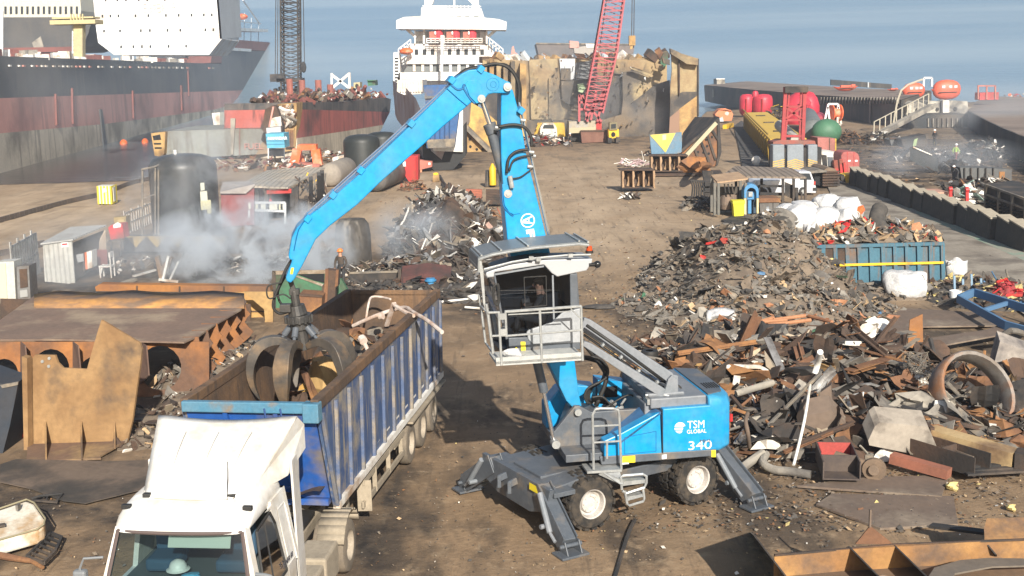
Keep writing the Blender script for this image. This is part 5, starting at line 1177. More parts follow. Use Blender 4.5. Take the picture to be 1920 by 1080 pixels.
for i in range(48):
    x = 8+i*8.3+rr5.uniform(-2,2);y = 121.5+x*.012
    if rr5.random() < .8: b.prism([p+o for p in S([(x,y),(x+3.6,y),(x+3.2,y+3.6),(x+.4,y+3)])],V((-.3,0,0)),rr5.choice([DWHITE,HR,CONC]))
b.obj('side_opening',None,sh)
b = B();b.prism([p+o for p in S([(185,205),(189,205),(200,285),(194,290)])],V((-.3,0,0)));b.obj('stain_streak',HB,sh)
# black-red step of the stern deck
b = B();b.prism(S([(410,98),(414,72),(510,80),(512,96),(470,94),(470,98),(418,96)]),IN*.5);b.obj('stern_deck',BR,sh)
Db = 178;W_ = lambda L: [atD(x,y,Db) for x,y in L]
b = B();b.prism(W_([(170,-60),(175,0),(180,51),(184,80),(214,103),(392,103),(416,73),(410,0),(407,-60)]),V((-1,16,0)));bl = b.obj('accommodation_block',SW,sh)
b = B();b.prism([atD(407,-60,Db),atD(410,0,Db),atD(416,73,Db),atD(453,70,Db+18),atD(449,0,Db+18),atD(446,-60,Db+18)],V((-.3,0,0)));b.obj('block_side',SG,bl)  # side face in a greyer white, its shade put into the colour
for row,ys in (((192,207,222,254,278,311,335,359,382,397),29),((195,225,264,281,314,338,385,400),57),((227,250,266,282,316,349),87),((198,220,236,260,276,309),-1)):
    for x in row:
        b = B();y = ys-(x-290)*.012;b.prism([atD(x_,y_,Db-.05) for x_,y_ in rc(x-1.6,y-2.6,x+1.6,y+2.6)],V((0,.1,0)));b.obj('window',SWIN,bl)
MT = mat('faded_letter',(.42,.42,.42))
text('lettering','NO SMOKING',1.0,frame(atD(294,19,Db-.1),(1,0,0),Z1),MT,bl,sx=.85);text('lettering','NO SMOKING',1.0,frame(atD(294,11.5,Db-.1),(1,0,0),Z1),MT,bl,sx=.85)
b = B();P = S([(395,118),(400,80),(416,78),(416,118)]);b.prism(P,IN*.3);b.obj('deckhouse',BR,sh)
b = B()
for i in range(80):
    x = rr5.uniform(-10,385);p = S([(x,103+x*.03+rr5.uniform(-4,2))])[0]-V((rr5.uniform(.5,6),0,0));b.box(p,(rr5.uniform(.6,2.2),rr5.uniform(.5,2),rr5.uniform(.3,1.4)),(0,0,rr5.random()),rr5.choice([DWHITE,DWHITE,BR,SW,CONC]))
b.obj('deck_fittings',None,sh)['kind'] = 'stuff'
b = B()
for x in (452,462,472,484,497): b.bar(*[p-V((3,0,0)) for p in S([(x,80),(x+1,8+(x-452)*.8)])],.25,.25)
for y in (52,38): b.bar(*[p-V((3,0,0)) for p in S([(448,y),(502,y+6)])],.4,.3)
b.bar(*[p-V((3,0,0)) for p in S([(470,0),(500,45)])],.5,.5)
b.obj('stern_gantry',SG,sh)
b = B();b.sph(S([(468,31)])[0]-V((3.2,0,0)),(2.6,3.4,1.2),12);b.obj('lifeboat',ORG,sh,sm=True);b = B();b.prism(S([(449,52),(503,55),(503,60),(450,58)]),IN*.3);b.prism(S([(420,88),(470,92),(470,97),(422,94)]),V((.3,0,0)));b.obj('walkway',SW,sh)
# ship farther left
fs = pg('far_ship','second black hulled ship with pale superstructure behind the long ship','ship',225,[(-160,34),(150,32),(170,30),(171,42),(166,62),(155,86),(120,96),(-160,104)],22,HB,parts=[('superstructure',[(-160,-30),(0,-30),(60,-12),(150,-4),(152,20),(150,32),(-160,33)],mat('ship_cream',(.55,.52,.42),(.5,.48,.42),.3,.5),.05,12)])
for i in range(14):
    b = B();x = 8+i*10.3;b.prism([atD(q_[0],q_[1],224.8) for q_ in rc(x,12,x+4,26)],V((0,.3,0)));b.obj('window',SWIN,fs)
b = B();b.prism([atD(*p_,224.8) for p_ in [(60,80),(76,68),(84,96),(66,97)]],V((0,.3,0)),CONC);b.prism([atD(*p_,224.7) for p_ in [(-160,92),(120,88),(150,86),(140,96),(-160,106)]],V((0,.3,0)),BR);b.obj('stain',None,fs)
yc = thing('deck_crane_post','pale yellow crane post with ladder rising from the long ship deck','crane',S([(148,104)])[0])
b = B();D = 150;b.bar(atD(149,106,D),atD(149,44,D),1.1,1.1);b.obj('post',mat('cream_yellow',(.5,.42,.22),(.44,.37,.22),.5,.5),yc);b = B();b.box(atD(144,42,D),(5.5,3,.5));b.box(atD(143,34,D),(5,2.6,.2));[b.bar(atD(x,42,D-1.4),atD(x,26,D-1.4),.15,.15) for x in (133,138,144,150,155)];b.obj('platform',MATS['cream_yellow'],yc)
b = B();[b.bar(atD(x,100,D),atD(x,48,D),.2,.2) for x in (137,143)];[b.bar(atD(137,y,D),atD(143,y,D),.2,.2) for y in range(52,100,6)];b.obj('ladder',SW,yc)
b = B();[b.bar(atD(x,96,D),atD(x,20,D),.25,.25) for x in (-1,4)];[b.bar(atD(-1,y,D),atD(4,y,D),.2,.2) for y in range(24,96,7)];tag(b.obj('deck_ladder',SW),'white lattice ladder at the left edge on the long ship deck','ladder')
for lab,x,y,rx in (('orange buoy floating beside the beached ship hull',232,269,7),('orange marker buoy with line near the grey barge',272,267,6)):
    p = at(x,y,-1.2);b = B();b.sph(p,(rx/pxm(p.y),1.0,.7),10);tag(b.obj('buoy',ORG,sm=True),lab,'buoy')
# grey barge with orange rescue craft in front
GB = mat('barge_grey',(.24,.255,.24),(.20,.21,.20),.25,.5,rough=.8,c3=(.15,.14,.12),sc3=.15,amt3=.25,streak=.6)
Dg = gD(400,299)
gb = pg('grey_barge','grey steel barge section with riveted wall behind the black tank','barge',Dg,[(312,246),(500,240),(502,288),(440,292),(312,298)],14,GB,parts=[('seam',rc(449,242,450,290),BR,.05),('seam',rc(449,240,497,241),BR,.05),('stack',[(432,222),(441,222),(437,290),(433,290)],CONC,.3),('stain',[(490,268),(502,262),(502,288),(480,290)],mat('barge_rust',(.28,.2,.13),(.2,.15,.1),.6,.5),.06)])
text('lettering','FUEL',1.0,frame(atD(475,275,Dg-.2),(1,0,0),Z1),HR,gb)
pg('grey_barge','taller grey barge section standing behind the riveted wall','barge',Dg+16,[(404,211),(496,207),(500,240),(398,243)],14,GB,parts=[('broken_end',[(397,212),(412,211),(412,240),(402,242)],DWHITE,.1)])
pg('ochre_end_plate','ochre cut end frame with ribs at the left end of the grey barge','hull piece',Dg-1,[(283,250),(310,247),(308,288),(303,294),(290,292)],1.5,RUSTY,parts=[('dark_gap',[(286,255),(300,252),(302,262),(288,263)],DARK),('dark_gap',[(288,268),(302,268),(302,271),(289,271)],DARK),('dark_gap',[(290,276),(303,276),(303,279),(290,279)],DARK)])
for lab,x,y,rx in (('round orange float lying by the grey barge',419,296,5),('orange inflatable rescue craft lying by the grey barge',441,291,13)):
    p = at(x,y);b = B();r_ = rx/pxm(p.y)
    if rx < 8: b.sph(p+Z1*r_*.8,(r_,r_,r_*.9),10)
    else:
        b.lathe([(r_*.8,0),(r_*1.05,.35),(r_,.9),(r_*.82,1.0),(r_*.75,.6),(0,.5)],p,n=20)
    tag(b.obj('rescue_craft' if rx > 8 else 'float',ORG,sm=50),lab,'boat' if rx > 8 else 'float')
# fouled scrap strip and bollards along the water edge behind the barge
for lab,x,y,rx,n,s in (('tangled rusty bars along the water edge behind the barge',465,262,60,130,31),('scattered scrap on the quay below the grey barge',470,318,110,120,32),('rusty scrap band in front of the red hull',600,302,70,120,33)):
    clutter('scrap_litter',lab,None,x,y,rx,3.5,n,1.2,[RUST,RUSTD,DWHITE,SCRG,BR],.9,'stuff',s)
# cut hull end with black band and red side
a2,c2 = at(557,296),at(722,243);S2 = onside(a2,c2);rh = thing('cut_hull','cut off red and black hull with fouled bottom and machinery on deck','hull',a2)
def s2(L,nm,mt,d=V((-9,3,0))): b = B();b.prism(S2(L),d);return b.obj(nm,mt,rh)
s2([(557,192),(640,191),(724,183),(733,186),(731,210),(557,205)],'black_band',mat('band_black',(.05,.052,.055),(.09,.085,.08),.3,.5,rough=.8,c3=(.13,.11,.1),sc3=.3,amt3=.3,streak=.6))
s2([(557,205),(731,210),(719,234),(640,247),(557,259)],'red_band',mat('band_red',(.42,.12,.10),(.34,.10,.085),.2,.5,rough=.8,c3=(.12,.06,.055),sc3=.12,amt3=.2,streak=.5))
s2([(557,259),(640,247),(719,234),(714,245),(690,262),(640,302),(557,302)],'fouled_bottom',HT)
b = B();D2 = a2.y
for L,m in (([(520,195),(556,193),(556,240),(553,282),(530,285),(528,240)],RUSTY),([(526,200),(550,198),(550,226),(534,230)],BURNT),([(534,242),(552,240),(552,275),(536,278)],mat('ochre_rib',(.42,.28,.12),(.3,.18,.08),1,.5))): b.prism([atD(x,y,D2-.3*(m != RUSTY)) for x,y in L],V((0,.5 if m != RUSTY else 4,0)),m)
for i in range(40):
    p = atD(rr5.uniform(528,550),rr5.uniform(200,232),D2-.5);b.box(p,(rr5.uniform(.2,1),.3,rr5.uniform(.2,1.2)),(rr5.random(),rr5.random(),0),rr5.choice([DWHITE,SCRG,RUST]))
for x in (538,543,548): b.bar(atD(x,244,D2-.5),atD(x,276,D2-.5),.25,.25,RUST)
b.obj('cut_face',None,rh)
b = B()
for x,y,h in ((591,190,42),(612,186,36),(640,188,38),(660,184,26)): p = S2([(x,y)])[0]-V((3,0,0));b.cyl(p,p+Z1*h/pxm(p.y),10/pxm(p.y)/2*1.2,n=10)
b.obj('deck_post',mat('post_red',(.33,.11,.08),(.25,.09,.07),.5,.5),rh)
b = B()
for i in range(520):
    x = rr5.uniform(578,731);p = S2([(x,190-(x-580)*.05)])[0]-V((rr5.uniform(0,7),0,0));s = rr5.uniform(.2,.95);b.box(p+Z1*rr5.uniform(0,1.5)*rr5.random(),(s*rr5.uniform(.3,2),s*.5,s*rr5.uniform(.2,1)),(rr5.random(),rr5.random(),rr5.random()*3),rr5.choice([BR,RUST,RUSTD,RUSTD,SCRG,BR,BR,DWHITE]))
b.obj('deck_machinery',None,rh)['kind'] = 'stuff'
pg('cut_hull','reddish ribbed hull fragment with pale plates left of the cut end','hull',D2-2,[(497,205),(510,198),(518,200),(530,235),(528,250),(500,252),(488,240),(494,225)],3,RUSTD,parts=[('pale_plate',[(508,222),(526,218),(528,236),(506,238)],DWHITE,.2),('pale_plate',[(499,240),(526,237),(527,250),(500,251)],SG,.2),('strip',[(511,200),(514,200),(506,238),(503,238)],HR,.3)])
pg('green_deck_house','small green deck house far along the cut hull','deck house',200,[(689,151),(703,150),(704,160),(690,161)],4,GREEN,parts=[('roof',rc(688,150,705,152),GREEN,.4)])
pg('yellow_winch','square yellow winch drum on the cut hull deck','winch',198,[(663,155),(675,154),(675,165),(663,165)],3,mat('cream_yellow',(.5,.42,.22)),parts=[('drum',circ(669,160,3,3,10),BURNT,.3)])
b = B();D = 190;b.bar(atD(622,140,D),atD(654,164,D),.4,.4);b.bar(atD(655,138,D),atD(622,166,D),.4,.4);b.bar(atD(622,137,D),atD(622,166,D),.3,.3);b.bar(atD(655,136,D),atD(656,166,D),.35,.35);tag(b.obj('cross_frame',SW),'white crossed frame standing on the cut hull','frame post')
# blue canopy booth
cb_ = pg('blue_booth','light blue canopy booth on posts with white lettering below the crane','booth',gD(510,307),[(498,251),(532,250),(534,277),(501,278)],3,mat('booth_blue',(.09,.40,.55),(.08,.34,.48),.6,.5),parts=[('post',rc(502,278,504,307),WHITE),('post',rc(532,277,534,300),GRAY),('dark_inside',rc(504,278,532,293),DARK,-.6,.1)]+[('panel_line',rc(499,y,533,y+.8),DBLUE) for y in (257,264,270)])
text('lettering','NAMADAR',.42,frame(atD(520,259.5,gD(510,307)-.1),(1,0,0),Z1),WHITE,cb_,bold=.02)
person('crouching worker in pale shirt and white helmet under the blue booth',at(517,303),R_(100),BEND,mat('pale_shirt',(.4,.36,.33)),OVR,HATW,scale=1.1)
og = thing('orange_gantry','orange lifting gantry frame standing right of the blue booth','gantry',at(575,312));D = gD(575,312)
b = B();b.prism([atD(x,y,D) for x,y in [(556,275),(560,271),(592,271),(593,281),(556,282)]],V((0,1.5,0)));b.obj('top_beam',ORG,og)
b = B();b.bar(atD(558,280,D),atD(552,311,D),.9,.9);b.bar(atD(592,280,D),atD(597,310,D),.9,.9);b.bar(atD(560,282,D+2),atD(572,312,D+2),.4,.4);b.obj('leg',ORG,og)
b = B();b.prism([atD(x,y,D-1) for x,y in [(528,314),(556,306),(600,308),(598,315),(530,320)]],V((0,2,0)));b.obj('base',mat('faded_red',(.45,.16,.12),(.35,.13,.1),1,.5),og)
# black lattice crane
lc = thing('lattice_crane','dark lattice crane boom rising vertically behind the blue booth','crane',atD(545,195,160));D = 160
b = B();lattice(b,atD(546,194,D),atD(544,-80,D),2.25,2.2,36,.1);b.obj('boom',BURNT,lc)
b = B()
for x0,x1 in ((518,516),(522,520),(562,562),(567,571)): b.bar(atD(x0,-80,D-1),atD(x1,140 if x0 < 550 else 120,D-1),.09,.09)
b.obj('cable',BURNT,lc)
b = B();b.box(atD(521,146,D-1),(1.9,1,1.0));b.box(atD(545,150,D),(3.2,3,.5));b.obj('pulley_head',BURNT,lc);b = B();b.sph(atD(569,126,D-1),(.4,.4,.75),8);b.obj('hook_block',BURNT,lc)
b = B()
for i in range(60): p = atD(rr5.uniform(513,568),rr5.uniform(178,200),D+rr5.uniform(-1,3));b.box(p,(.35,.5,rr5.uniform(.8,2.6)),(rr5.uniform(-.2,.2),rr5.uniform(-.2,.2),0),rr5.choice([DWHITE,BURNT,RUST,SG,RUSTD]))
b.obj('base_machinery',None,lc)['kind'] = 'stuff'
# two dark round tanks, pale lying drum
for lab,cx,cy,rx,yt in (('dark upright tank standing behind the blue stick',680,318,34,252),('second dark tank partly hidden behind the blue stick',718,306,30,247)):
    t = thing('dark_tank',lab,'tank',at(cx,cy));vtank('shell',t,cx,cy,rx,yt,mat('tank_dark',(.022,.026,.026),(.035,.038,.036),.5,.5,rough=.5),28)
def hdrum(name,label,x0,y0,x1,y1,rpx,mt,n=24,D1=None,group=None,cat='tank',bands=0,bm=None):
    """horizontal drum between two pixel points on the ground; radius in pixels at the first"""
    a = at(x0,y0);c = at(x1,y1);r = rpx/pxm(a.y);t = (c-a).normalized();b = B();L = (c-a).length
    pr = [(0,-r*.35),(r*.55,-r*.25),(r*.9,-r*.08),(r,.15),(r,L-.15),(r*.9,L+r*.08),(r*.55,L+r*.25),(0,L+r*.35)]
    b.lathe(pr,a+Z1*r,t,n);o = b.obj(name,mt,sm=50);tag(o,label,cat,group)
    for i in range(bands):
        b = B();h = L*(i+.5)/bands;b.lathe([(r+.01,h-.12),(r+.06,h),(r+.01,h+.12)],a+Z1*r,t,n);b.obj('band',bm or mt,o)
    return o
hdrum('pale_drum','pale beige drum lying behind the corrugated roof shelter',620,350,650,336,22,mat('drum_beige',(.30,.26,.21),(.23,.2,.17),.4,.5,rough=.8))
hdrum('burnt_drum','burnt dark drum lying under the blue stick',705,360,745,342,22,mat('drum_burnt',(.06,.055,.05),(.12,.11,.1),.7,.5,rough=.7))
pg('crate','cream crate on an orange base right of the pale drum','crate',gD(635,312),[(623,296),(645,291),(646,303),(624,303)],1.5,DWHITE,parts=[('orange_base',[(622,303),(645,303),(645,310),(622,310)],ORG,.1,1.5)])
# left shelter with corrugated roof, red shed
ls = thing('roofed_shelter','shelter with patched corrugated roof and notices on its rail','shelter',at(540,420));Dl = gD(540,422)
RF = mat('patched_roof',(.36,.33,.28),(.27,.24,.20),.8,.5,rough=.85,c3=(.42,.36,.28),sc3=.5,amt3=.35,wave=(0,.35,.7))
b = B();b.prism([atD(x,y,d) for x,y,d in [(474,352,Dl),(540,354,Dl),(609,317,Dl+9),(560,316,Dl+10),(500,322,Dl+10),(455,345,Dl+4)]],Z1*.1);b.obj('roof',RF,ls)
b = B()
for x,yt in ((482,354),(500,354),(548,352),(556,350),(583,334),(598,326),(604,322)): b.bar(atD(x,yt,Dl+.5),atD(x,425 if x < 560 else 405,Dl+.5+(0 if x < 560 else 4)),.25,.25)
b.obj('post',BURNT,ls)
b = B();b.prism([atD(x,y,Dl+.3) for x,y in [(500,356),(546,354),(546,362),(500,364)]],V((0,.1,0)));b.prism([atD(x,y,Dl+1) for x,y in [(500,364),(510,364),(508,372),(511,380),(502,380)]],V((0,.1,0)));b.obj('red_fascia',RED,ls)
b = B();b.bar(atD(478,380,Dl),atD(535,380,Dl),.1,.15);b.bar(atD(478,394,Dl),atD(535,396,Dl),.1,.15);b.bar(atD(535,380,Dl),atD(535,420,Dl),.12,.12);b.obj('rail',SG,ls)
for x0,x1,m in ((479,484,'notice_1'),(489,498,'notice_0'),(505,520,'notice_0'),(523,526,'notice_1'),(530,533,'notice_0')):
    b = B();b.prism([atD(x_,y_,Dl-.05) for x_,y_ in ((x0,383),(x1,383),(x1,393),(x0,393))],V((0,.03,0)));b.obj('notice',mat(m,(.6,.6,.5) if m == 'notice_0' else (.55,.5,.3)),ls)
b = B()
for i in range(70): p = atD(rr5.uniform(553,615),rr5.uniform(338,400),Dl+rr5.uniform(2,6));d = V((rr5.uniform(-.4,.4),0,rr5.uniform(-1,1))).normalized()*rr5.uniform(.2,.8);b.bar(p-d,p+d,.09,.09,rr5.choice([BURNT,RUSTD,SCRG,BURNT,BURNT,YELP,DWHITE,RUSTD]))
b.obj('hanging_bars',None,ls)['kind'] = 'stuff'
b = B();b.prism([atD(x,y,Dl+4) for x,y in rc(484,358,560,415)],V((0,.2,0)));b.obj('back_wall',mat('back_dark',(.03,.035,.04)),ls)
rs = pg('red_shed','dull red shed with grey sloping roof beside the black tank','shed',gD(445,424),[(414,362),(460,361),(476,349),(477,422),(415,425)],3.0,mat('shed_red',(.26,.065,.065),(.2,.06,.06),.8,.5,rough=.8),parts=[('notice',rc(466,380,470,392),MATS['notice_0']),('notice',rc(465,394,469,408),SG)])
b = B();D = gD(445,424);b.prism([atD(x,y,d) for x,y,d in [(412,363,D-.2),(461,363,D-.2),(478,348,D-.2),(472,342,D+3.4),(418,344,D+3.4)]],Z1*.1);b.obj('roof',mat('shed_roof',(.38,.35,.33),(.3,.27,.25),.8,.5,rough=.8),rs)
# red cabinets, racks and bits in the mid ground
o = pg('red_cabinet','bright red steel cabinet standing on the quay behind the stick','cabinet',gD(772,343),[(758,296),(762,293),(784,292),(784,338),(768,343),(760,330)],2,RED,parts=[('door_frame',[(779,294),(784,293),(784,337),(780,338)],mat('red_dark',(.3,.02,.02)),.1),('white_patch',[(755,306),(760,302),(761,312),(756,312)],WHITE,.1)])
pg('red_box_beam','red box beam with white square sticking out behind the red cabinet','box beam',gD(800,322),[(785,300),(810,303),(810,313),(785,319)],1.2,mat('faded_red',(.45,.16,.12)),parts=[('white_square',rc(803,305,807,309),WHITE),('leg',rc(788,318,791,326),ORG)])
pg('small_stand','small ochre stand on the dirt in front of the white ship bow','stand',gD(817,341),[(812,327),(822,325),(824,340),(811,342)],.8,RUSTY,parts=[('top',circ(817,326,5,2.5,10),YELP)])
for lab,x,y,w_,h_,m in (('rusty red anchor rack stacked on the yard',889,380,30,22,mat('rack_red',(.36,.12,.07),(.24,.09,.06),1,.5)),('dark anchor rack beside the boom',926,383,30,24,RUSTD)):
    D = gD(x,y);t = thing('anchor_rack',lab,'rack',at(x,y)); 
    for i in range(5):
        b = B();yy = y-h_+i*h_/5;b.bar(atD(x-w_/2,yy,D-.3*i),atD(x+w_/2,yy+1,D-.3*i),.4,.3);b.obj('bar',m,t)
    b = B();[b.bar(atD(x+k,y-h_,D),atD(x+k*1.3,y,D-.5),.3,.3) for k in (-8,0,8)];b.obj('frame',m,t)
o = pg('bottle_rack','dark rack holding a yellow gas bottle left of the boom','rack',gD(925,350),[(910,321),(936,320),(938,350),(909,350)],1.2,BURNT,parts=[('bar',rc(x,322,x+1,350),SCRG,.08) for x in (913,917,929,933)])
b = B();D = gD(925,350)-.3;b.lathe([(0,0),(.28,0),(.28,1.35),(.15,1.6),(.08,1.75),(0,1.75)],atD(924,340,D)-Z1*.3,n=12);tag(b.obj('gas_bottle',mat('bottle_yellow',(.62,.38,.02),rough=.5),sm=40),'tall yellow gas bottle standing in the dark rack','gas bottle')
for lab,x,y,rx,n,s in (('heap of rusty chain near the red cabinet',775,355,26,90,41),('rusty chain heap behind the shiny scrap heap',802,382,24,90,42),('scattered rusty chain and plates left of the cab roof',915,415,34,60,43)):
    clutter('chain_heap',lab,None,x,y,rx,1.8,n,.8,[RUST,RUST,RUSTD,mat('rack_red',(.36,.12,.07))],.5,'stuff',s,plates=.25)
b = B();b.tube([at(825,330,.1),at(838,350,.1),at(870,372,.1),at(882,376,.1)],.12,6,sub=3);b.tube([at(828,345,.1),at(850,362,.1),at(868,370,.1)],.1,6,sub=3);tag(b.obj('mooring_rope',BURNT),'dark mooring rope lying across the yard behind the stick','rope')
# ---------- white ship facing the yard ----------
ws = thing('white_ship','white ship seen from its bow with tall bridge front and red liferafts','ship',at(820,318));Dw = 176
def wp(nm,L,mt,D=Dw,dep=14,par=ws): b = B();b.prism([atD(x,y,D) for x,y in L],V((0,dep,0)));return b.obj(nm,mt,par)
a3 = gD(820,316)
b = B()
def hull(zf,mt):
    pass
# hull: bow sections lofted from the stem towards the superstructure
def sec(D,xl,xr,ytop,ymid,ybot,k): return [atD(xl,ytop,D),atD(xl+(820-xl)*.12*k,ymid,D),atD(xl+(820-xl)*.75*k,ybot,D),atD(xr-(xr-820)*.75*k,ybot,D),atD(xr-(xr-820)*.12*k,ymid,D),atD(xr,ytop,D)]
secs = [sec(a3-2,806,838,245,275,300,.5),sec(a3+4,780,858,185,265,318,.8),sec(a3+16,757,872,160,245,300,.8),sec(a3+38,738,890,152,225,270,.7),sec(Dw,736,900,150,215,250,.5)]
vs = [p for s in secs for p in s];b.add(vs,[(i*6+k,i*6+k+1,i*6+7+k,i*6+6+k) for i in range(4) for k in range(5)]+[(0,1,2,3,4,5)])
b.obj('hull',mat('hull_dirty_white',(.50,.49,.50),(.40,.36,.37),.15,.5,rough=.6,c3=(.3,.2,.18),sc3=.1,amt3=.25,streak=.5),ws)
wp('hull_bottom',[(790,268),(828,300),(840,268),(872,232),(873,292),(850,318),(815,320),(795,305)],mat('boot_black',(.018,.02,.022),(.03,.03,.03),.3,.5),a3-2.2,5)
b = B();b.prism([atD(x,y,a3-2.6) for x,y in [(811,200),(868,165),(868,285),(812,283)]],V((0,.2,0)));b.obj('bow_panel',SW,ws)
bb = pg('blue_skip','blue ribbed steel skip hanging in front of the white ship bow','skip',a3-5,[(794,160),(866,158),(864,182),(852,276),(800,278),(797,182)],2.5,mat('skip_blue',(.03,.10,.26),(.025,.08,.2),.5,.5,rough=.6,c3=(.15,.12,.1),sc3=.4,amt3=.2),parts=[('rib',rc(x,184,x+1.5,262),mat('rib_blue',(.015,.05,.14)),.12) for x in (806,815,824,833,842)]+[('band',[(796,180),(864,178),(864,183),(796,185)],GRAY,.2),('band',[(800,262),(853,260),(852,276),(802,278)],SCRG,.15)])
wp('forecastle',[(745,150),(792,150),(790,176),(758,178),(744,172)],SW,a3+14,8)
wp('lower_deck',[(745,112),(757,105),(905,108),(905,165),(740,168)],SW)
w1 = wp('accommodation_front',[(768,82),(918,84),(926,98),(935,104),(930,112),(905,120),(762,120),(764,95)],SW,Dw-3)
for x in (781,796,811,829,843,859,874,889,904):
    b = B();b.prism([atD(*p_,Dw-3.1) for p_ in rc(x-3.4,92.5,x+3.4,102.5)],V((0,.2,0)));b.obj('window',SWIN,w1)
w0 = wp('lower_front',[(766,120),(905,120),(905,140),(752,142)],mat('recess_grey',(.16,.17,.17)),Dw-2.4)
for x in (774,790,806,823,842,858,874,890):
    b = B();b.prism([atD(*p_,Dw-2.8) for p_ in rc(x,121,x+5,134)],V((0,.2,0)));b.obj('pillar',SW,w0)
wp('lower_rail',[(748,136),(905,134),(905,150),(745,152)],SW,Dw-4,1)
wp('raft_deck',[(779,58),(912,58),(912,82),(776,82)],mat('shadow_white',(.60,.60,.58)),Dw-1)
for x0,x1 in ((777,779),(793,797),(911,914),(833,834),(866,867)): wp('pillar',rc(x0,56,x1,82),SW,Dw-3.5,.5)
for x0,x1 in ((779,795),(900,911)): wp('deck_locker',rc(x0,59,x1,77),SW,Dw-2,1.5)
for i,x in enumerate((823,855,886)):
    t = thing('liferaft_pod','pink red liferaft launching pod on the white ship, %s of three' % ('leftmost','middle','rightmost')[i],'liferaft',atD(x,76,Dw-4),'liferaft pods on the white ship')
    b = B();b.lathe([(0,0),(.55,0),(.6,.9),(.5,1.4),(.2,1.6),(0,1.6)],atD(x,74,Dw-4),n=14);b.obj('canister',mat('raft_red',(.62,.05,.07),(.5,.05,.06),1,.5),t,sm=40);b = B();b.box(atD(x-11,67,Dw-4),(1.0,.8,1.1));[b.bar(atD(x-14+k*3,58,Dw-4.4),atD(x-14+k*3,70,Dw-4.4),.12,.12) for k in range(4)];b.obj('cradle',mat('faded_red',(.45,.16,.12)),t)
    b = B();b.sph(atD(x-7,62,Dw-4.6),(.15,.15,.28),8);b.obj('lamp',WHITE,t)
b = B()
for y in (72,76,80): b.bar(atD(800,y,Dw-5),atD(904,y,Dw-5),.1,.1)
for x in range(800,906,8): b.bar(atD(x,71,Dw-5),atD(x,81,Dw-5),.1,.1)
for xs_,y0_,y1_ in (((747,752,758,764,770),92,74),((918,924,930,936,943),72,92)):
    for k,x in enumerate(xs_): y = y0_+(y1_-y0_)*k/4;b.bar(atD(x,y,Dw-4),atD(x,y+14,Dw-4),.12,.12)
    b.bar(atD(xs_[0],y0_,Dw-4),atD(xs_[-1],y1_,Dw-4),.15,.15);b.bar(atD(xs_[0],y0_+7,Dw-4),atD(xs_[-1],y1_+7,Dw-4),.12,.12)
for x in range(746,792,5): b.bar(atD(x,152,a3+13.8),atD(x,172,a3+13.8),.12,.12)
b.obj('railing',SW,ws)
wp('stair_tower',[(738,98),(748,98),(750,130),(750,180),(737,180)],SW,Dw-4,3)
b = B();[b.prism([atD(*p_,Dw-4.2) for p_ in rc(740,y,747,y+2)],V((0,.2,0))) for y in range(108,178,6)];b.obj('stair_gap',SWIN,ws)
br = wp('bridge',[(743,38),(757,32),(790,30),(908,33),(935,36),(950,41),(949,56),(743,54)],SW,Dw-5,7)
wp('wheelhouse',[(790,14),(902,15),(906,27),(909,36),(789,36)],SW,Dw-4,7)
for x in (799,817,832,846,861,876,893):
    b = B();b.prism([atD(*p_,Dw-4.1) for p_ in rc(x-4.6,29.5,x+4.6,36.5)],V((0,.2,0)));b.obj('window',mat('bridge_window',(.22,.24,.24),rough=.2),br)
wp('mast_leg',[(795,-40),(820,-40),(812,4),(806,14),(796,14)],SW,Dw-2,2);wp('mast_leg',[(870,-40),(896,-40),(898,14),(888,14),(884,6),(878,0)],SW,Dw-2,2)
b = B();b.bar(atD(792,11,Dw-4),atD(902,12,Dw-4),.12,.12);[b.bar(atD(x,10,Dw-4),atD(x,16,Dw-4),.1,.1) for x in range(794,902,7)];b.bar(atD(852,-40,Dw-2),atD(852,14,Dw-2),.2,.2);b.obj('top_rail',SW,ws)
for s_,xs_ in ((1,(762,780)),(-1,(932,914))):
    b = B();b.bar(atD(xs_[0],54,Dw-3),atD(xs_[1],70,Dw-3),.4,.4);b.obj('wing_brace',SW,ws)
b = B();b.sph(atD(762,96,Dw-4.5),(1.0,.8,.5),10);b.box(atD(762,99,Dw-4.5),(.8,.6,.4));tag(b.obj('rescue_boat',ORG,sm=True),'small orange rescue boat hung on the left side of the white ship','boat')
wp('foremast',[(826,66),(832,66),(830,150),(827,150)],SW,Dw-7,.5)
# ---------- wrecked hull wall ----------
WR = mat('wreck_ochre',(.33,.24,.13),(.21,.14,.075),.22,.5,rough=.85,c3=(.055,.05,.048),sc3=.09,amt3=.42,streak=.4,soft=.05,bump=.1)
WR2 = mat('wreck_light',(.38,.30,.17),(.26,.18,.10),.3,.5,rough=.85,c3=(.10,.085,.07),sc3=.2,amt3=.4,soft=.06)
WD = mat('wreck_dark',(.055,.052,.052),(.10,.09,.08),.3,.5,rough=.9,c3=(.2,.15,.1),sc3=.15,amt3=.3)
Dk = gD(1130,262)+8
wk = thing('ship_wreck','cut open ochre and black ship hull seen end on across the yard','ship wreck',at(1130,262))
def wq(nm,L,mt,pr=0,dep=.6): b = B();b.prism([atD(x,y,Dk-pr) for x,y in L],V((0,dep,0)));return b.obj(nm,mt,wk)
wq('inner_wall',[(905,110),(950,112),(992,114),(1048,109),(1100,112),(1143,108),(1150,112),(1215,108),(1230,101),(1250,96),(1252,250),(1200,262),(980,262),(905,262)],WR,0,12)
wq('panel',[(992,112),(1045,110),(1046,160),(1028,165),(1004,160),(993,150)],WR2,.4);wq('panel',[(994,150),(1026,146),(1028,224),(996,224)],WR2,1)
wq('panel',[(1029,146),(1050,146),(1048,162),(1052,195),(1060,212),(1056,225),(1029,224)],WR2,1.2);wq('panel',[(1150,112),(1213,112),(1205,132),(1186,126),(1178,140),(1152,138)],WR2,.5)
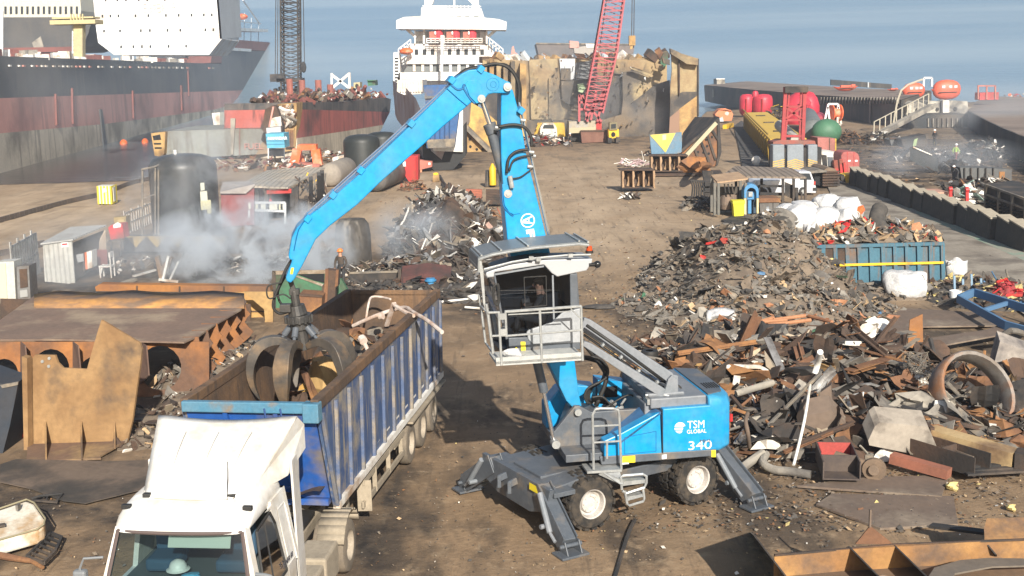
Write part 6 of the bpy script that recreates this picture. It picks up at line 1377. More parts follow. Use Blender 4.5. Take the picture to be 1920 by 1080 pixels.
wq('panel',[(1167,136),(1192,132),(1212,140),(1226,150),(1224,162),(1205,178),(1180,196),(1168,188)],WR2,1.4)
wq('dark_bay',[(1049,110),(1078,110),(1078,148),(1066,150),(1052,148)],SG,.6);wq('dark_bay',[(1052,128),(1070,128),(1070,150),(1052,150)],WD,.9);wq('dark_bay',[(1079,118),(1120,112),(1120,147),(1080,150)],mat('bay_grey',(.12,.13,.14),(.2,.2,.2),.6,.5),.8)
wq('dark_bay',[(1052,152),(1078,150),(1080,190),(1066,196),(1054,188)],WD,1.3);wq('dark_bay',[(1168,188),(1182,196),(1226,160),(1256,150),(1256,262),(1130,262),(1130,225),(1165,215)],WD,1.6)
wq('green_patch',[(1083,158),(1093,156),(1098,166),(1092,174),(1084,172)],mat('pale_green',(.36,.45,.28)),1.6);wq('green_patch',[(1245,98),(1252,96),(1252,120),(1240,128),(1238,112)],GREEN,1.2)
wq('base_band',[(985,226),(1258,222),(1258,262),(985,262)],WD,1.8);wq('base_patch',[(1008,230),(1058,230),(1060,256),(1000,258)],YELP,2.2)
for x0,x1,y0,y1 in ((905,913,112,210),(918,926,108,230),(931,939,112,235),(944,952,116,240),(958,966,112,235),(975,987,118,240)):
    b = B();b.prism([atD(x_,y_,Dk-5) for x_,y_ in ((x0,y0),(x1,y0+3),(x1,y1),(x0,y1))],V((0,7,0)));b.obj('frame_rib',WR2 if x0 % 3 else RUSTY,wk)
wq('edge_beam',[(1003,150),(1010,146),(1006,160),(996,164)],WR2,3,.8);wq('edge_beam',[(1181,128),(1190,128),(1225,141),(1222,145)],WR2,3,.8)
b = B();r8 = random.Random(3)
for i in range(130):
    x,y = r8.uniform(990,1250),r8.uniform(108,255);s = r8.uniform(.8,3.4);t_ = r8.random()
    b.prism([atD(x+r8.uniform(-s,s),y+r8.uniform(-s,s)*1.6,Dk-2.0-r8.random()) for _ in range(4)],V((0,.4,0)),r8.choice([WD,WD,BURNT,RUSTY,RUST,SG,WR2,DWHITE]))
for i in range(60):
    x = r8.uniform(905,1250);y = 111+r8.uniform(-4,3)-(8 if x > 1215 else 0);b.box(atD(x,y,Dk+r8.uniform(0,10)),(r8.uniform(.3,2),1,r8.uniform(.3,1.2)),(r8.random(),r8.random(),r8.random()),r8.choice([WD,RUSTY,RUST,SG,DWHITE,RUSTD]))
b.obj('torn_clutter',None,wk)['kind'] = 'stuff'
tpn = thing('standing_panel','tall pale ochre hull panel with slanted flanged top at the right of the wreck','hull panel',at(1285,258));Dt = gD(1285,258)
def tq2(nm,L,mt,pr=0,dep=.4): b = B();b.prism([atD(x,y,Dt-pr) for x,y in L],V((0,dep,0)));return b.obj(nm,mt,tpn)
tq2('plate',[(1258,94),(1309,110),(1309,218),(1280,235),(1276,262),(1256,262),(1257,160),(1260,130)],WR2)
tq2('top_flange',[(1257,91),(1272,97),(1292,110),(1309,109),(1309,122),(1288,120),(1258,101)],WR2,1.2,1.2);tq2('stiffener',[(1272,112),(1275,112),(1275,178),(1273,178)],RUSTD,.5);tq2('edge',rc(1308,110,1310.5,218),BURNT,.3,1.5)
tq2('dark_slant_band',[(1257,185),(1280,172),(1309,172),(1308,178),(1280,205),(1256,222)],WD,.05,.04);tq2('lower_plate',[(1273,205),(1309,178),(1309,218),(1275,258)],RUSTY,.06,.05)  # dark slanted band laid across the lower part of the panel
tq2('brown_post',[(1256,220),(1274,205),(1274,262),(1254,262)],mat('post_brown',(.26,.16,.11)),.1)
for L in ([(1242,108),(1256,112),(1256,122),(1244,118)],[(1228,118),(1244,122),(1242,132),(1230,128)]):
    wq('edge_beam',L,WR2,4,1)
# left lower parts of the wreck: yellow plate and plate with holes
pg('yellow_hull_plate','yellow ochre plate behind the stick cylinder','hull plate',150,[(868,195),(880,190),(905,205),(940,235),(985,240),(985,300),(955,305),(868,240)],.6,mat('yellow_ochre',(.55,.38,.13),(.45,.3,.1),.5,.5,rough=.85,c3=(.25,.16,.08),sc3=.4,amt3=.3,bump=.4),parts=[('dark_plate',[(908,160),(942,165),(940,235),(905,205)],WD,-2,1)])
hp_ = pg('holed_plate','ochre plate with round lightening holes above a curved cut at the boom','hull plate',140,[(868,232),(872,230),(930,286),(918,292),(870,296)],.5,RUSTY,parts=[('hole',circ(x,y,2.6,2.8,10),DARK,.05) for x,y in ((881,261),(882,275),(894,280),(905,280))])
b = B();b.bar(atD(868,232,139.5),atD(924,288,139.5),.9,.5);b.obj('flange',SCRG,hp_)
cr = pg('curved_frame','curved ochre frame piece under the holed plate','frame piece',139,[(870,296),(882,296),(888,308),(900,318),(914,322),(910,326),(895,325),(878,314)],1,RUSTY,parts=[('dark_mass',[(886,290),(918,288),(922,300),(915,312),(900,314),(888,304)],WD,-.6,.5)])
pg('dark_hull_bottom','black underside of the white ship resting on the yard','hull piece',142,[(795,318),(868,240),(869,322),(800,326)],4,mat('boot_black',(.018,.02,.022)))
clutter('scrap_litter','pale and rusty scrap litter at the foot of the wreck beside the van',None,1000,272,66,4,220,1.3,[DWHITE,RUST,SCRG,RUSTD,SILV,RED],1.1,'stuff',51)
# far ship remnant behind the wreck
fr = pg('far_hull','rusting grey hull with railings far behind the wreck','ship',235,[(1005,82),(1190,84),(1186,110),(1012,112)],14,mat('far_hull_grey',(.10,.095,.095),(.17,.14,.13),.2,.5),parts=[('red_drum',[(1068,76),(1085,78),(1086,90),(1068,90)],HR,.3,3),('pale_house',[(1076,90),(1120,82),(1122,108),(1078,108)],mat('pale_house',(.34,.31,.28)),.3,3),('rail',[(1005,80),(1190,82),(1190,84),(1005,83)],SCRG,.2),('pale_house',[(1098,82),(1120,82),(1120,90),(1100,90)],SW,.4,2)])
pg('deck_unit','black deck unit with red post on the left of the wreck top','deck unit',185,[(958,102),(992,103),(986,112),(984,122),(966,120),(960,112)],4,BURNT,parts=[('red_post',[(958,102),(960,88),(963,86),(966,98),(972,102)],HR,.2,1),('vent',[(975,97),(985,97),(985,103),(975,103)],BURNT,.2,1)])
# red lattice crane
rcn = thing('red_crane','red lattice boom crawler crane working at the wreck','crane',at(1105,262));D = gD(1105,266)
PK = mat('crane_pink_red',(.42,.10,.11),(.34,.075,.085),.6,.5,rough=.6)
b = B();lattice(b,atD(1112,208,D),atD(1136,95,D),2.4,2.7,13,.09);lattice(b,atD(1136,95,D),atD(1160,-60,D),2.7,2.3,18,.09);b.obj('boom',PK,rcn)
b = B()
for p_,q_ in (((1086,178),(1086,228)),((1092,178),(1102,228)),((1134,168),(1120,228)),((1118,170),(1108,225)),((1086,178),(1128,228)),((1134,168),(1098,225)),((1086,192),(1130,190)),((1088,205),(1126,206))): b.bar(atD(*p_,D-.5),atD(*q_,D-.5),.28,.28)
b.obj('a_frame',PK,rcn)
b = B();b.prism([atD(*p_,D) for p_ in [(1067,228),(1118,226),(1118,248),(1067,250)]],V((0,4,0)),mat('crane_grey',(.30,.31,.31),(.36,.3,.2),.5,.5));b.prism([atD(*p_,D-.1) for p_ in [(1118,228),(1128,226),(1128,246),(1118,248)]],V((0,4,0)),RED);b.prism([atD(*p_,D-.2) for p_ in [(1067,240),(1117,238),(1117,248),(1067,250)]],V((0,.1,0)),mat('crane_tan',(.42,.36,.24)));b.obj('house',None,rcn)
b = B();b.prism([atD(*p_,D+1) for p_ in [(1070,250),(1148,248),(1148,262),(1070,264)]],V((0,3,0)));b.obj('crawler',BURNT,rcn)
b = B();[b.bar(atD(x0,-60,D),atD(x1,90,D),.1,.1) for x0,x1 in ((1142,1114),(1146,1124),(1186,1184),(1190,1188))];b.obj('cable',BURNT,rcn)
b = B();b.box(atD(1185,76,D),(.8,.6,1.2));b.bar(atD(1185,80,D),atD(1183,92,D),.3,.3);b.obj('hook',RUSTY,rcn)
pg('ballast_wall','brown rusty ballast box in front of the red crane','ballast',D-2,[(1089,246),(1143,244),(1143,266),(1091,268)],2,mat('ballast_brown',(.15,.07,.05),(.2,.1,.07),.8,.5),parts=[('rim',rc(1089,244,1143,247),RUSTD,.1)])
# yellow excavator, van, worker
ex = thing('excavator','small yellow excavator parked at the foot of the wreck','excavator',at(1150,268));D = gD(1150,269)
for nm,L,m,pr,dp in (('body',[(1141,243),(1160,242),(1161,258),(1142,260)],YELP,0,2.5),('cab',[(1143,230),(1157,229),(1158,243),(1143,244)],mat('ex_cab',(.2,.17,.1)),.2,1.5),('window',[(1146,233),(1155,232),(1155,240),(1146,241)],SWIN,.3,.1),('track',[(1140,258),(1147,258),(1147,268),(1140,268)],BURNT,.2,2.5),('track',[(1155,257),(1163,257),(1163,266),(1155,268)],BURNT,.2,2.5),('radiator',circ(1150,252,4,4.5,10),DARK,.1,.1)):
    b = B();b.prism([atD(*p_,D-pr) for p_ in L],V((0,dp,0)));b.obj(nm,m,ex)
vn = pg('white_van','cream white van with its front towards the yard at the wreck','van',gD(1028,262),[(1013,240),(1018,232),(1039,232),(1044,240),(1045,258),(1013,258)],4,DWHITE,parts=[('windshield',[(1017,241),(1020,234),(1037,234),(1040,241)],SWIN,.05),('bumper',rc(1013,252,1045,256),SG,.15),('wheel',circ(1018,258,2.5,3.5,10),BLACK,.1,.5),('wheel',circ(1040,258,2.5,3.5,10),BLACK,.1,.5),('headlight',circ(1017,248,1.6,1.6,8),CHROME,.08),('headlight',circ(1041,248,1.6,1.6,8),CHROME,.08)])
cr.name = 'curved_hull_piece'
person('worker in dark overalls and white helmet walking near the white van',at(1070,276),R_(90),WALK,OVR,OVR,HATW,scale=.95)
# ---------- right side: barges, lifeboats, tanks, shelters ----------
BD = mat('barge_deck',(.24,.19,.155),(.19,.145,.12),.12,.5,rough=.95,c3=(.12,.095,.08),sc3=.08,amt3=.3)
BW = mat('barge_wall',(.035,.04,.045),(.06,.058,.055),.2,.5,rough=.8,c3=(.12,.10,.08),sc3=.12,amt3=.25,streak=.4)
a4,c4 = at(1690,238),at(1322,190);S4 = onside(a4,c4)
bg = thing('barge_hull','long black sided cut barge with brown deck across the water','barge',a4)
b = B();b.prism(S4([(1320,160),(1322,190),(1400,206),(1545,232),(1690,238),(1690,188),(1540,180),(1400,168)]),V((20,45,0)));b.obj('side_wall',BW,bg)
b = B();T = S4([(1320,160),(1400,168),(1540,180),(1690,188)]);b.add([p+Z1*.1 for p in T]+[p+V((20,45,.1)) for p in reversed(T)],[tuple(range(8))]);b.obj('deck',BD,bg)
b = B();[b.prism(S4([(x,y0),(x+3,y0),(x+3,y1),(x,y1)]),V((-.2,-.5,0))) for x,y0,y1 in ((1336,168,182),(1410,172,180),(1630,190,232),(1421,173,181))];b.obj('rub_strip',CONC,bg)
b = B()
for i in range(26): x = 1540+i*5.8;b.prism(S4([(x,182),(x+1.5,182),(x+1.5,194),(x,194)]),V((-.3,-.4,0)))
b.obj('deck_frame',CONC,bg)
pg('deck_block','small pale block on the far barge deck edge','block',255,[(1344,148),(1358,147),(1360,157),(1344,158)],4,CONC,parts=[('cap',rc(1343,147,1359,149),DWHITE,.2)])
for x in (1420,1430): pass
o = pg('bulwark','dark upright bulwark plate standing on the barge deck','bulwark',225,[(1558,149),(1672,158),(1672,167),(1558,160)],.5,BW,parts=[('post',rc(1627,154,1629,164),SG,.2)])
o = pg('second_barge','brown decked hull piece with dark ribbed side on the right','barge',165,[(1735,216),(1816,214),(1816,238),(1700,244),(1702,232)],12,BW,parts=[('rib',rc(x,222,x+2,238),CONC,.3) for x in range(1740,1812,9)])
b = B();pts = [at(x,y,2.2) for x,y in [(1816,208),(1830,190),(1850,180),(2150,190),(2150,330),(1920,256),(1880,240)]];b.prism(pts,Z1*-.2);t = thing('sloping_hull_deck','brown sloping hull deck with dark ragged edge at the right edge','hull deck',pts[0]);b.obj('deck',BD,t)
b = B();L = [(1816,208),(1850,226),(1880,240),(1920,256),(2000,286)];P = [at(x,y,2.2) for x,y in L];b.add(P+[p-Z1*2.4 for p in P],[(i,i+1,i+6,i+5) for i in range(4)]);b.obj('side',BW,t,sol=.2)
b = B();[b.bar(at(x,y,2.1)+V((0,-.4,0)),at(x,y,2.1)+V((.3,-.8,-2)),.15,.15) for x,y in zip(range(1820,1960,7),[210+(x-1820)*.46 for x in range(1820,1960,7)])];b.obj('frame',CONC,t)
o = pg('ruined_deckhouse','crumbling white deckhouse on the right barge','deckhouse',172,[(1698,216),(1704,196),(1722,190),(1738,197),(1742,190),(1768,190),(1770,196),(1786,188),(1814,190),(1816,212),(1780,217),(1745,212),(1740,217)],5,mat('ruin_white',(.48,.45,.38),(.34,.31,.26),.5,.5,c3=(.12,.11,.10),sc3=.5,amt3=.35),parts=[('dark_hole',circ(x,y,3,3.5,8),BURNT,.2) for x,y in ((1720,206),(1758,205),(1792,204),(1746,199))]+[('block',rc(1768,188,1780,214),SW,.8,2)])
gw = thing('gangway','fallen cream gangway with bent rails leaning on the barge','gangway',at(1650,252));p0,p1 = at(1648,251,.2),atD(1750,197,160)
b = B();b.bar(p0,p1,1.4,.25);b.bar(p0-V((0,.9,0)),p1-V((0,.9,0)),.15,.6);b.obj('walkway',CONC,gw)
b = B();pr = None
for i in range(11): p = p0.lerp(p1,i/10)+V((-.5,.5,0));b.bar(p,p+Z1*1.5,.12,.12);pr and b.bar(pr+Z1*1.5,p+Z1*1.5,.1,.1);pr = p
b.tube([p0.lerp(p1,.35)+V((-.5,.5,0)),p0.lerp(p1,.4)+V((0,.5,4)),p0.lerp(p1,.5)+V((2,.5,5))],.12,5,sub=3);b.obj('rail',mat('rail_cream',(.42,.38,.3)),gw)
# lifeboats
LB = mat('lifeboat_orange',(.70,.13,.07),(.60,.11,.06),.6,.5,rough=.5)
def lifeboat(lab,x,y,wpx,hpx,D,ht=.55,rz=0,cover=True):
    c = atD(x,y,D);L = wpx/pxm(D);h = hpx/pxm(D);t = thing('lifeboat',lab,'lifeboat',c,'orange lifeboats on the barge')
    b = B();n = 10;vs = []
    for i in range(n+1):
        u = i/n*2-1;k = max(.05,1-abs(u)**2.6); 
        for a in range(7): th_ = math.pi*a/6;vs.append(c+V((u*L/2,math.cos(th_)*L*.2*k,h*.5-math.sin(th_)*h*.5*k+abs(u)**3*h*.12)))
    b.add(vs,[(i*7+a,i*7+a+1,i*7+8+a,i*7+7+a) for i in range(n) for a in range(6)]+[tuple([i*7+6 for i in range(n+1)]+[i*7 for i in range(n,-1,-1)])]);b.obj('hull',LB,t,sm=50)
    b = B();b.bar(c+V((-L*.3,-L*.22,h*.4)),c+V((L*.3,-L*.22,h*.4)),.1,.12,BURNT);b.obj('fender',BURNT,t)
    if cover: b = B();b.sph(c+V((L*.02,0,h*.55)),(L*.47,L*.21,h*.66),16,sq=.85);b.obj('canopy',LB,t,sm=True);b = B();[b.box(c+V((L*k,-L*.17,h*.75)),(.5,.3,.4)) for k in (-.15,.08,.25)];b.obj('hatch',SG,t)
    else: b = B();b.box(c+V((0,0,h*.6)),(L*.4,L*.2,h*.25));b.box(c+V((L*.3,0,h*.62)),(L*.15,L*.15,h*.4));b.obj('thwart',LB,t)
lifeboat('open orange lifeboat on a low stand, leftmost on the barge',1585,171,46,15,215,cover=False)
lifeboat('enclosed orange lifeboat with pointed bow beside the white frame',1712,182,44,22,195)
lifeboat('largest orange enclosed lifeboat with grey straps, rightmost on the barge',1773,184,56,28,188)
lifeboat('small flat orange boat between the open boat and the enclosed ones',1674,171,22,7,210,cover=False)
b = B();D = 197;[b.bar(atD(*p_,D),atD(*q_,D),.3,.3) for p_,q_ in (((1731,165),(1732,146)),((1732,146),(1747,146)),((1747,146),(1747,162)))];tag(b.obj('davit',SW),'white square davit frame between the two enclosed lifeboats','davit')
rcg = thing('red_cage','red steel cage with posts at the right of the lifeboats','cage',atD(1850,186,185));D = 185
b = B();b.box(atD(1850,180,D),(2.9,2,1.1));b.obj('box',RED,rcg);b = B();[b.bar(atD(x,186,D-1.1),atD(x,160,D-1.1),.2,.2) for x in (1834,1850,1866)];b.bar(atD(1834,161,D-1.1),atD(1866,161,D-1.1),.2,.2);b.obj('post',mat('faded_red',(.45,.16,.12)),rcg)
clutter('scrap_litter','orange and brown scrap at the right edge of the far barge deck',None,1905,189,30,5,90,1.5,[ORG,RUST,RUSTD,RED,DWHITE],1.0,'stuff',61)
# cable reel
rl = thing('cable_reel','white framed stand holding an orange cable reel before the black barge wall','cable reel',at(1561,234));D = gD(1561,235)
b = B();[b.bar(atD(*p_,D),atD(*q_,D),.28,.28) for p_,q_ in (((1545,232),(1553,195)),((1577,233),(1571,195)),((1553,195),(1571,195)),((1545,233),(1577,234)),((1552,200),(1556,232)),((1571,200),(1570,232)))];b.obj('stand',SW,rl)
b = B();b.lathe([(0,0),(1.25,0),(1.25,.15),(.7,.2),(.7,1.2),(1.25,1.25),(1.25,1.4),(0,1.4)],atD(1558,212,D),(1,.2,0),20);b.obj('drum',ORG,rl,sm=40)
# red tanks
TR = mat('tank_red',(.55,.035,.06),(.42,.03,.05),.7,.5,rough=.45)
for lab,cx,rx in (('red upright round tank, left one of the pair by the black barge',1400,14),('taller red upright round tank, right one of the pair by the black barge',1430,18)):
    t = thing('red_tank',lab,'tank',at(cx,219));c = at(cx,219);r = rx/pxm(c.y);h = (219-177)/pxm(c.y)
    b = B();b.lathe([(0,0),(r*.6,.05*h),(r*.93,.18*h),(r,.35*h),(r,.75*h),(r*.9,.9*h),(r*.6,.98*h),(0,h)],c,n=24);b.obj('shell',TR,t,sm=50)
    b = B();b.tube([c+V((-r*.3,-r*1.02,h*k)) for k in (.2,.5,.8)],.12,5);b.obj('ladder',mat('red_dark',(.3,.02,.02)),t)
b = B();c = atD(1416,181,gD(1416,222));b.lathe([(0,0),(.55,0),(.55,.6),(.4,.9),(0,1.0)],c,n=14);tag(b.obj('red_cap_drum',TR,sm=40),'small red drum with white band on top between the paired red tanks','drum')
t = thing('red_tank_group','cluster of red domes and tanks behind the red gantry tower','tank',at(1497,232));c = at(1497,232)
for nm,x,y,rr_,sz in (('dome',1502,192,1.6,1.3),('tank',1497,212,2.6,1.2),('tank',1515,206,1.8,1.6),('tank',1485,205,1.4,1.5)):
    b = B();b.sph(atD(x,y,c.y),(rr_,rr_,rr_*sz),14);b.obj(nm,TR,t,sm=True)
b = B();[b.bar(atD(x,222,c.y-2.8),atD(x,190,c.y-2.8),.12,.12) for x in range(1500,1524,5)];b.bar(atD(1499,192,c.y-2.8),atD(1523,193,c.y-2.8),.12,.12);b.obj('rail',TR,t)
hdrum('red_drum','red drum lying half under the grey drum behind the gantry',1520,246,1536,232,12,TR)
hdrum('grey_drum','dark grey drum with green end lying behind the counterweights',1524,268,1514,238,22,mat('drum_grey',(.16,.18,.18),(.12,.13,.13),.5,.5,rough=.6))
b = B();c = at(1549,270);b.sph(c+Z1*1.4,(1.75,1.4,1.5),18,flat=.0);tag(b.obj('green_dome',mat('dome_green',(.06,.16,.09),(.05,.13,.075),.6,.5,rough=.55),sm=True),'green rounded tank end above the dull red container','tank end')
pg('red_container','faded dull red container under the green dome','container',gD(1550,290),[(1533,258),(1568,260),(1568,290),(1534,290)],3,mat('container_red',(.38,.15,.13),(.32,.12,.10),.6,.5,rough=.8,c3=(.2,.1,.08),sc3=.5,amt3=.2),parts=[('edge',rc(1555,259,1556,290),RUSTD,.05),('edge',rc(1566,260,1568,290),YELP,.05)])
o = pg('orange_boat','faded orange boat shell standing by the water at the wreck','boat',gD(1360,230),[(1341,214),(1348,206),(1370,206),(1375,214),(1372,226),(1345,228)],2.5,mat('faded_orange',(.62,.22,.10),(.55,.2,.1),.8,.5),parts=[('window',circ(1363,213,4,3.5,10),DWHITE,.05),('opening',[(1349,222),(1355,219),(1357,228),(1350,228)],SG,.05),('roof_bar',[(1344,204),(1360,203),(1372,208),(1360,206)],MATS['faded_orange'] if 'faded_orange' in MATS else ORG,.3)])
b = B();b.bar(at(1359,238,.3),at(1372,234,.3),.6,.6);tag(b.obj('yellow_bar',YELP),'short yellow bar lying on the quay before the orange boat shell','bar')
# yellow crane boom lying on the quay and the black mats
yb = thing('yellow_boom','yellow box crane boom with side lattice lying on the quay','crane boom',at(1448,300))
a5_,c5_ = at(1446,303),at(1398,243)
S5 = onside(a5_,c5_)
b = B();L = S5([(1447,300),(1398,243),(1397,213),(1446,264)]);b.prism(L,V((1.8,.0,0)));b.obj('box',mat('boom_yellow',(.62,.36,.02),(.55,.32,.03),.4,.5,rough=.55),yb)
b = B();tl_,tr_ = L[3],L[2];b.add([tl_+Z1*.05-V((.1,0,0)),tr_+Z1*.05-V((.1,0,0)),tr_+V((3.2,0,.05)),tl_+V((3.4,0,.05))],[(0,1,2,3)]);b.obj('top_plate',mat('boom_yellow_top',(.66,.42,.03),(.6,.38,.04),.3,.5,rough=.5),yb,sol=.2)
b = B();n = 16
for i in range(n):
    p,q_ = L[0].lerp(L[1],i/n),L[3].lerp(L[2],(i+.5)/n);r__ = L[0].lerp(L[1],(i+1)/n);b.bar(p-V((.25,0,0)),q_-V((.25,0,0)),.12,.12);b.bar(q_-V((.25,0,0)),r__-V((.25,0,0)),.12,.12)
b.bar(L[3]-V((.3,0,-.6)),L[2]-V((.3,0,-.6)),.12,.12);b.obj('lattice',mat('lattice_ochre',(.32,.2,.03)),yb)
b = B();[b.box(tl_.lerp(tr_,k)+V((1.6,0,.2)),(1.2,.5,.15)) for k in (.2,.5,.8)];b.obj('bracket',BURNT,yb)
b = B();b.prism([at(x,y,.12) for x,y in [(1376,236),(1390,226),(1400,232),(1449,300),(1447,312),(1392,313),(1386,280)]],Z1*-.1)
mt_ = tag(b.obj('black_mats',mat('mat_black',(.055,.055,.055),(.08,.075,.07),.6,.5,rough=.85,wave=(1,2.2,1))),'dark segmented mats lying beside the yellow boom','mats')
# counterweights with red gantry tower
cwt = thing('counterweight_machine','machine base with three grey slabs and yellow hazard chevrons','crane base',at(1490,322));D = gD(1490,324)
b = B();b.box(atD(1490,300,D+1.8),((1533-1448)/pxm(D),3,50/pxm(D)));b.obj('core',BURNT,cwt)
for x0,x1 in ((1449,1471),(1476,1507),(1515,1533)):
    b = B();b.prism([atD(x,y,D) for x,y in [(x0,272),(x1,271),(x1,322),(x0,322)]],V((0,1.2,0)));s_ = b.obj('slab',mat('slab_grey',(.22,.25,.28),(.19,.21,.23),.8,.5,rough=.7),cwt,bev=.08)
    b = B()
    for k in range(6):
        y = 298+k*4; 
        if y > 317: break
        m_ = (x0+x1)/2 if x0 == 1476 else (x1 if x0 < 1476 else x0)
        for u0,u1 in ((x0,m_),(m_,x1)):
            if abs(u1-u0) < 2: continue
            up = 5
            ya,yb__ = (y+up,y) if u1 == m_ else (y,y+up)
            b.prism([atD(u0,ya,D-.03),atD(u1,yb__,D-.03),atD(u1,yb__+2,D-.03),atD(u0,ya+2,D-.03)],V((0,.02,0)))
    b.obj('chevron',mat('chevron_yellow',(.62,.40,.08),(.5,.33,.1),1,.5),s_)
gt = thing('red_gantry','tall red lattice gantry tower above the grey counterweight slabs','gantry',at(1488,268));D = D+1.5
b = B()
for (x0,y0),(x1,y1),w_ in (((1467,262),(1473,164),.3),((1505,262),(1509,164),.3),((1472,262),(1480,170),.15),((1499,262),(1502,170),.15)): b.bar(atD(x0,y0,D),atD(x1,y1,D),w_,w_)
for y in (166,200,225,255): b.bar(atD(1470,y,D),atD(1507,y,D),.2,.2)
b.bar(atD(1472,200,D),atD(1505,225,D),.2,.2);b.bar(atD(1505,200,D),atD(1470,225,D),.2,.2);b.obj('tower',mat('gantry_red',(.36,.04,.045),(.26,.04,.04),1,.5,rough=.6),gt)
b = B();b.prism([atD(x,y,D-.2) for x,y in [(1465,262),(1528,264),(1530,272),(1449,272),(1450,266)]],V((0,2,0)));b.obj('base',mat('base_red',(.3,.08,.06),(.2,.1,.08),1,.5),gt);b = B();[b.cyl(atD(x,165,D),atD(x,162,D),.3) for x in (1478,1492,1504)];b.box(atD(1492,168,D),(2.0,.8,.5));b.obj('pulley',BURNT,gt)
b = B();b.cyl(atD(1462,235,D+6),atD(1492,262,D),.5,.45);tag(b.obj('white_tube',mat('tube_pale',(.4,.38,.34))),'pale thick tube leaning behind the red gantry','tube')
clutter('scrap_litter','dark machine scrap left of the red gantry',None,1462,225,26,6,120,2.5,[BURNT,RUSTD,SCRG,BURNT,YELP],1.1,'stuff',63)
# white generator boxes, red rounded cabinet
o = pg('generator_boxes','row of white and grey generator boxes with open door','generator',gD(1558,318),[(1536,284),(1572,286),(1580,298),(1580,318),(1542,318)],3.5,DWHITE,parts=[('dark_side',[(1541,290),(1550,291),(1552,316),(1544,316)],BURNT,.1),('grey_door',[(1552,294),(1562,295),(1562,316),(1554,316)],GRAY,.1),('red_edge',rc(1562,300,1564,322),RED,.5,.2),('white_door',rc(1564,298,1579,318),SW,.5,.2),('lettering_strip',rc(1568,303,1578,305),SWIN,.55,.03),('lettering_strip',rc(1566,309,1577,311),SWIN,.55,.03)])
rcab = thing('rounded_cabinet','dull red rounded cabinet with two white plates beside the block wall','cabinet',at(1594,327));D = gD(1594,328)
arch = [(1577,324),(1577,292),(1580,286),(1588,284),(1604,285),(1610,289),(1612,296),(1612,326)]
b = B();b.prism([atD(x,y,D) for x,y in arch],V((0,2.5,0)));b.obj('shell',mat('cabinet_red',(.36,.095,.08),(.3,.08,.07),.6,.5,rough=.7),rcab,bev=.1)
b = B();[b.prism([atD(*p_,D-.04) for p_ in rc(x,285,x+.8,325)],V((0,.05,0))) for x in (1588.5,1601)];b.obj('rib',RED,rcab);b = B();[b.prism([atD(*p_,D-.05) for p_ in rc(x,300,x+5,303)],V((0,.05,0))) for x in (1590,1603)];b.obj('plate',WHITE,rcab)
b = B();[b.bar(atD(x,y0,D-1.5),atD(x+3,y1,D-1.5),.3,.3) for x,y0,y1 in ((1566,300,330),(1576,298,328),(1581,305,330))];b.obj('post',RED,rcab)
pg('yellow_bucket','yellow digger bucket at the start of the block wall','bucket',gD(1592,346),[(1583,328),(1599,326),(1598,338),(1590,343),(1585,342)],1.5,YELP,parts=[('dark_inside',[(1576,330),(1583,328),(1586,342),(1578,338)],BURNT,.1,.8)])
# crawler track unit and silver pickup
ct = thing('crawler_track','brown mud covered crawler track end with dark opening','crawler',at(1558,351));D = gD(1558,352)
b = B();b.prism([atD(x,y,D) for x,y in [(1546,318),(1552,314),(1565,316),(1571,322),(1571,348),(1568,352),(1546,350),(1545,335)]],V((0,4,0)));b.obj('track',mat('track_brown',(.22,.16,.11),(.15,.11,.08),1.2,.5,rough=.95,bump=.5),ct);b = B();[b.box(atD(1558,y,D-.05),(1.3,.2,.12)) for y in range(322,350,5)];b.obj('shoe',RUSTD,ct)
b = B();b.prism([atD(x,y,D+.3) for x,y in [(1526,325),(1545,322),(1546,350),(1528,346)]],V((0,3,0)),DARK);b.prism([atD(x,y,D-.3) for x,y in [(1518,322),(1536,318),(1552,320),(1550,323),(1522,325)]],V((0,3,0)),SCRG);b.obj('frame',None,ct)
pk = thing('silver_van','silver van parked behind the long corrugated shelter','van',at(1470,364));D = gD(1500,366)
for nm,L,m,pr,dp in (('body',[(1408,345),(1416,338),(1492,336),(1498,322),(1520,322),(1526,338),(1530,350),(1530,362),(1412,362)],mat('silver_paint',(.55,.57,.6),(.5,.52,.55),.8,.5,rough=.35),0,2),('window',[(1500,325),(1518,325),(1522,337),(1500,337)],SWIN,.02,.04),('rear_light',rc(1526,340,1529,347),RED,.03,.1),('load_bed',[(1420,340),(1490,338),(1490,346),(1420,348)],SW,.05,1.5),('wheel',circ(1506,359,7,8,14),BLACK,.15,.4),('rim',circ(1506,359,3.5,4,10),GALV,.18,.1),('wheel',circ(1432,361,7,8,14),BLACK,.15,.4),('wheel',circ(1528,361,3,6,12),BLACK,-1.2,.4),('bumper',rc(1524,352,1532,358),BLACK,.02,1.8)):
    b = B();b.prism([atD(*p_,D-pr) for p_ in L],V((0,dp,0)));b.obj(nm,m,pk,bev=.04 if nm == 'body' else 0)
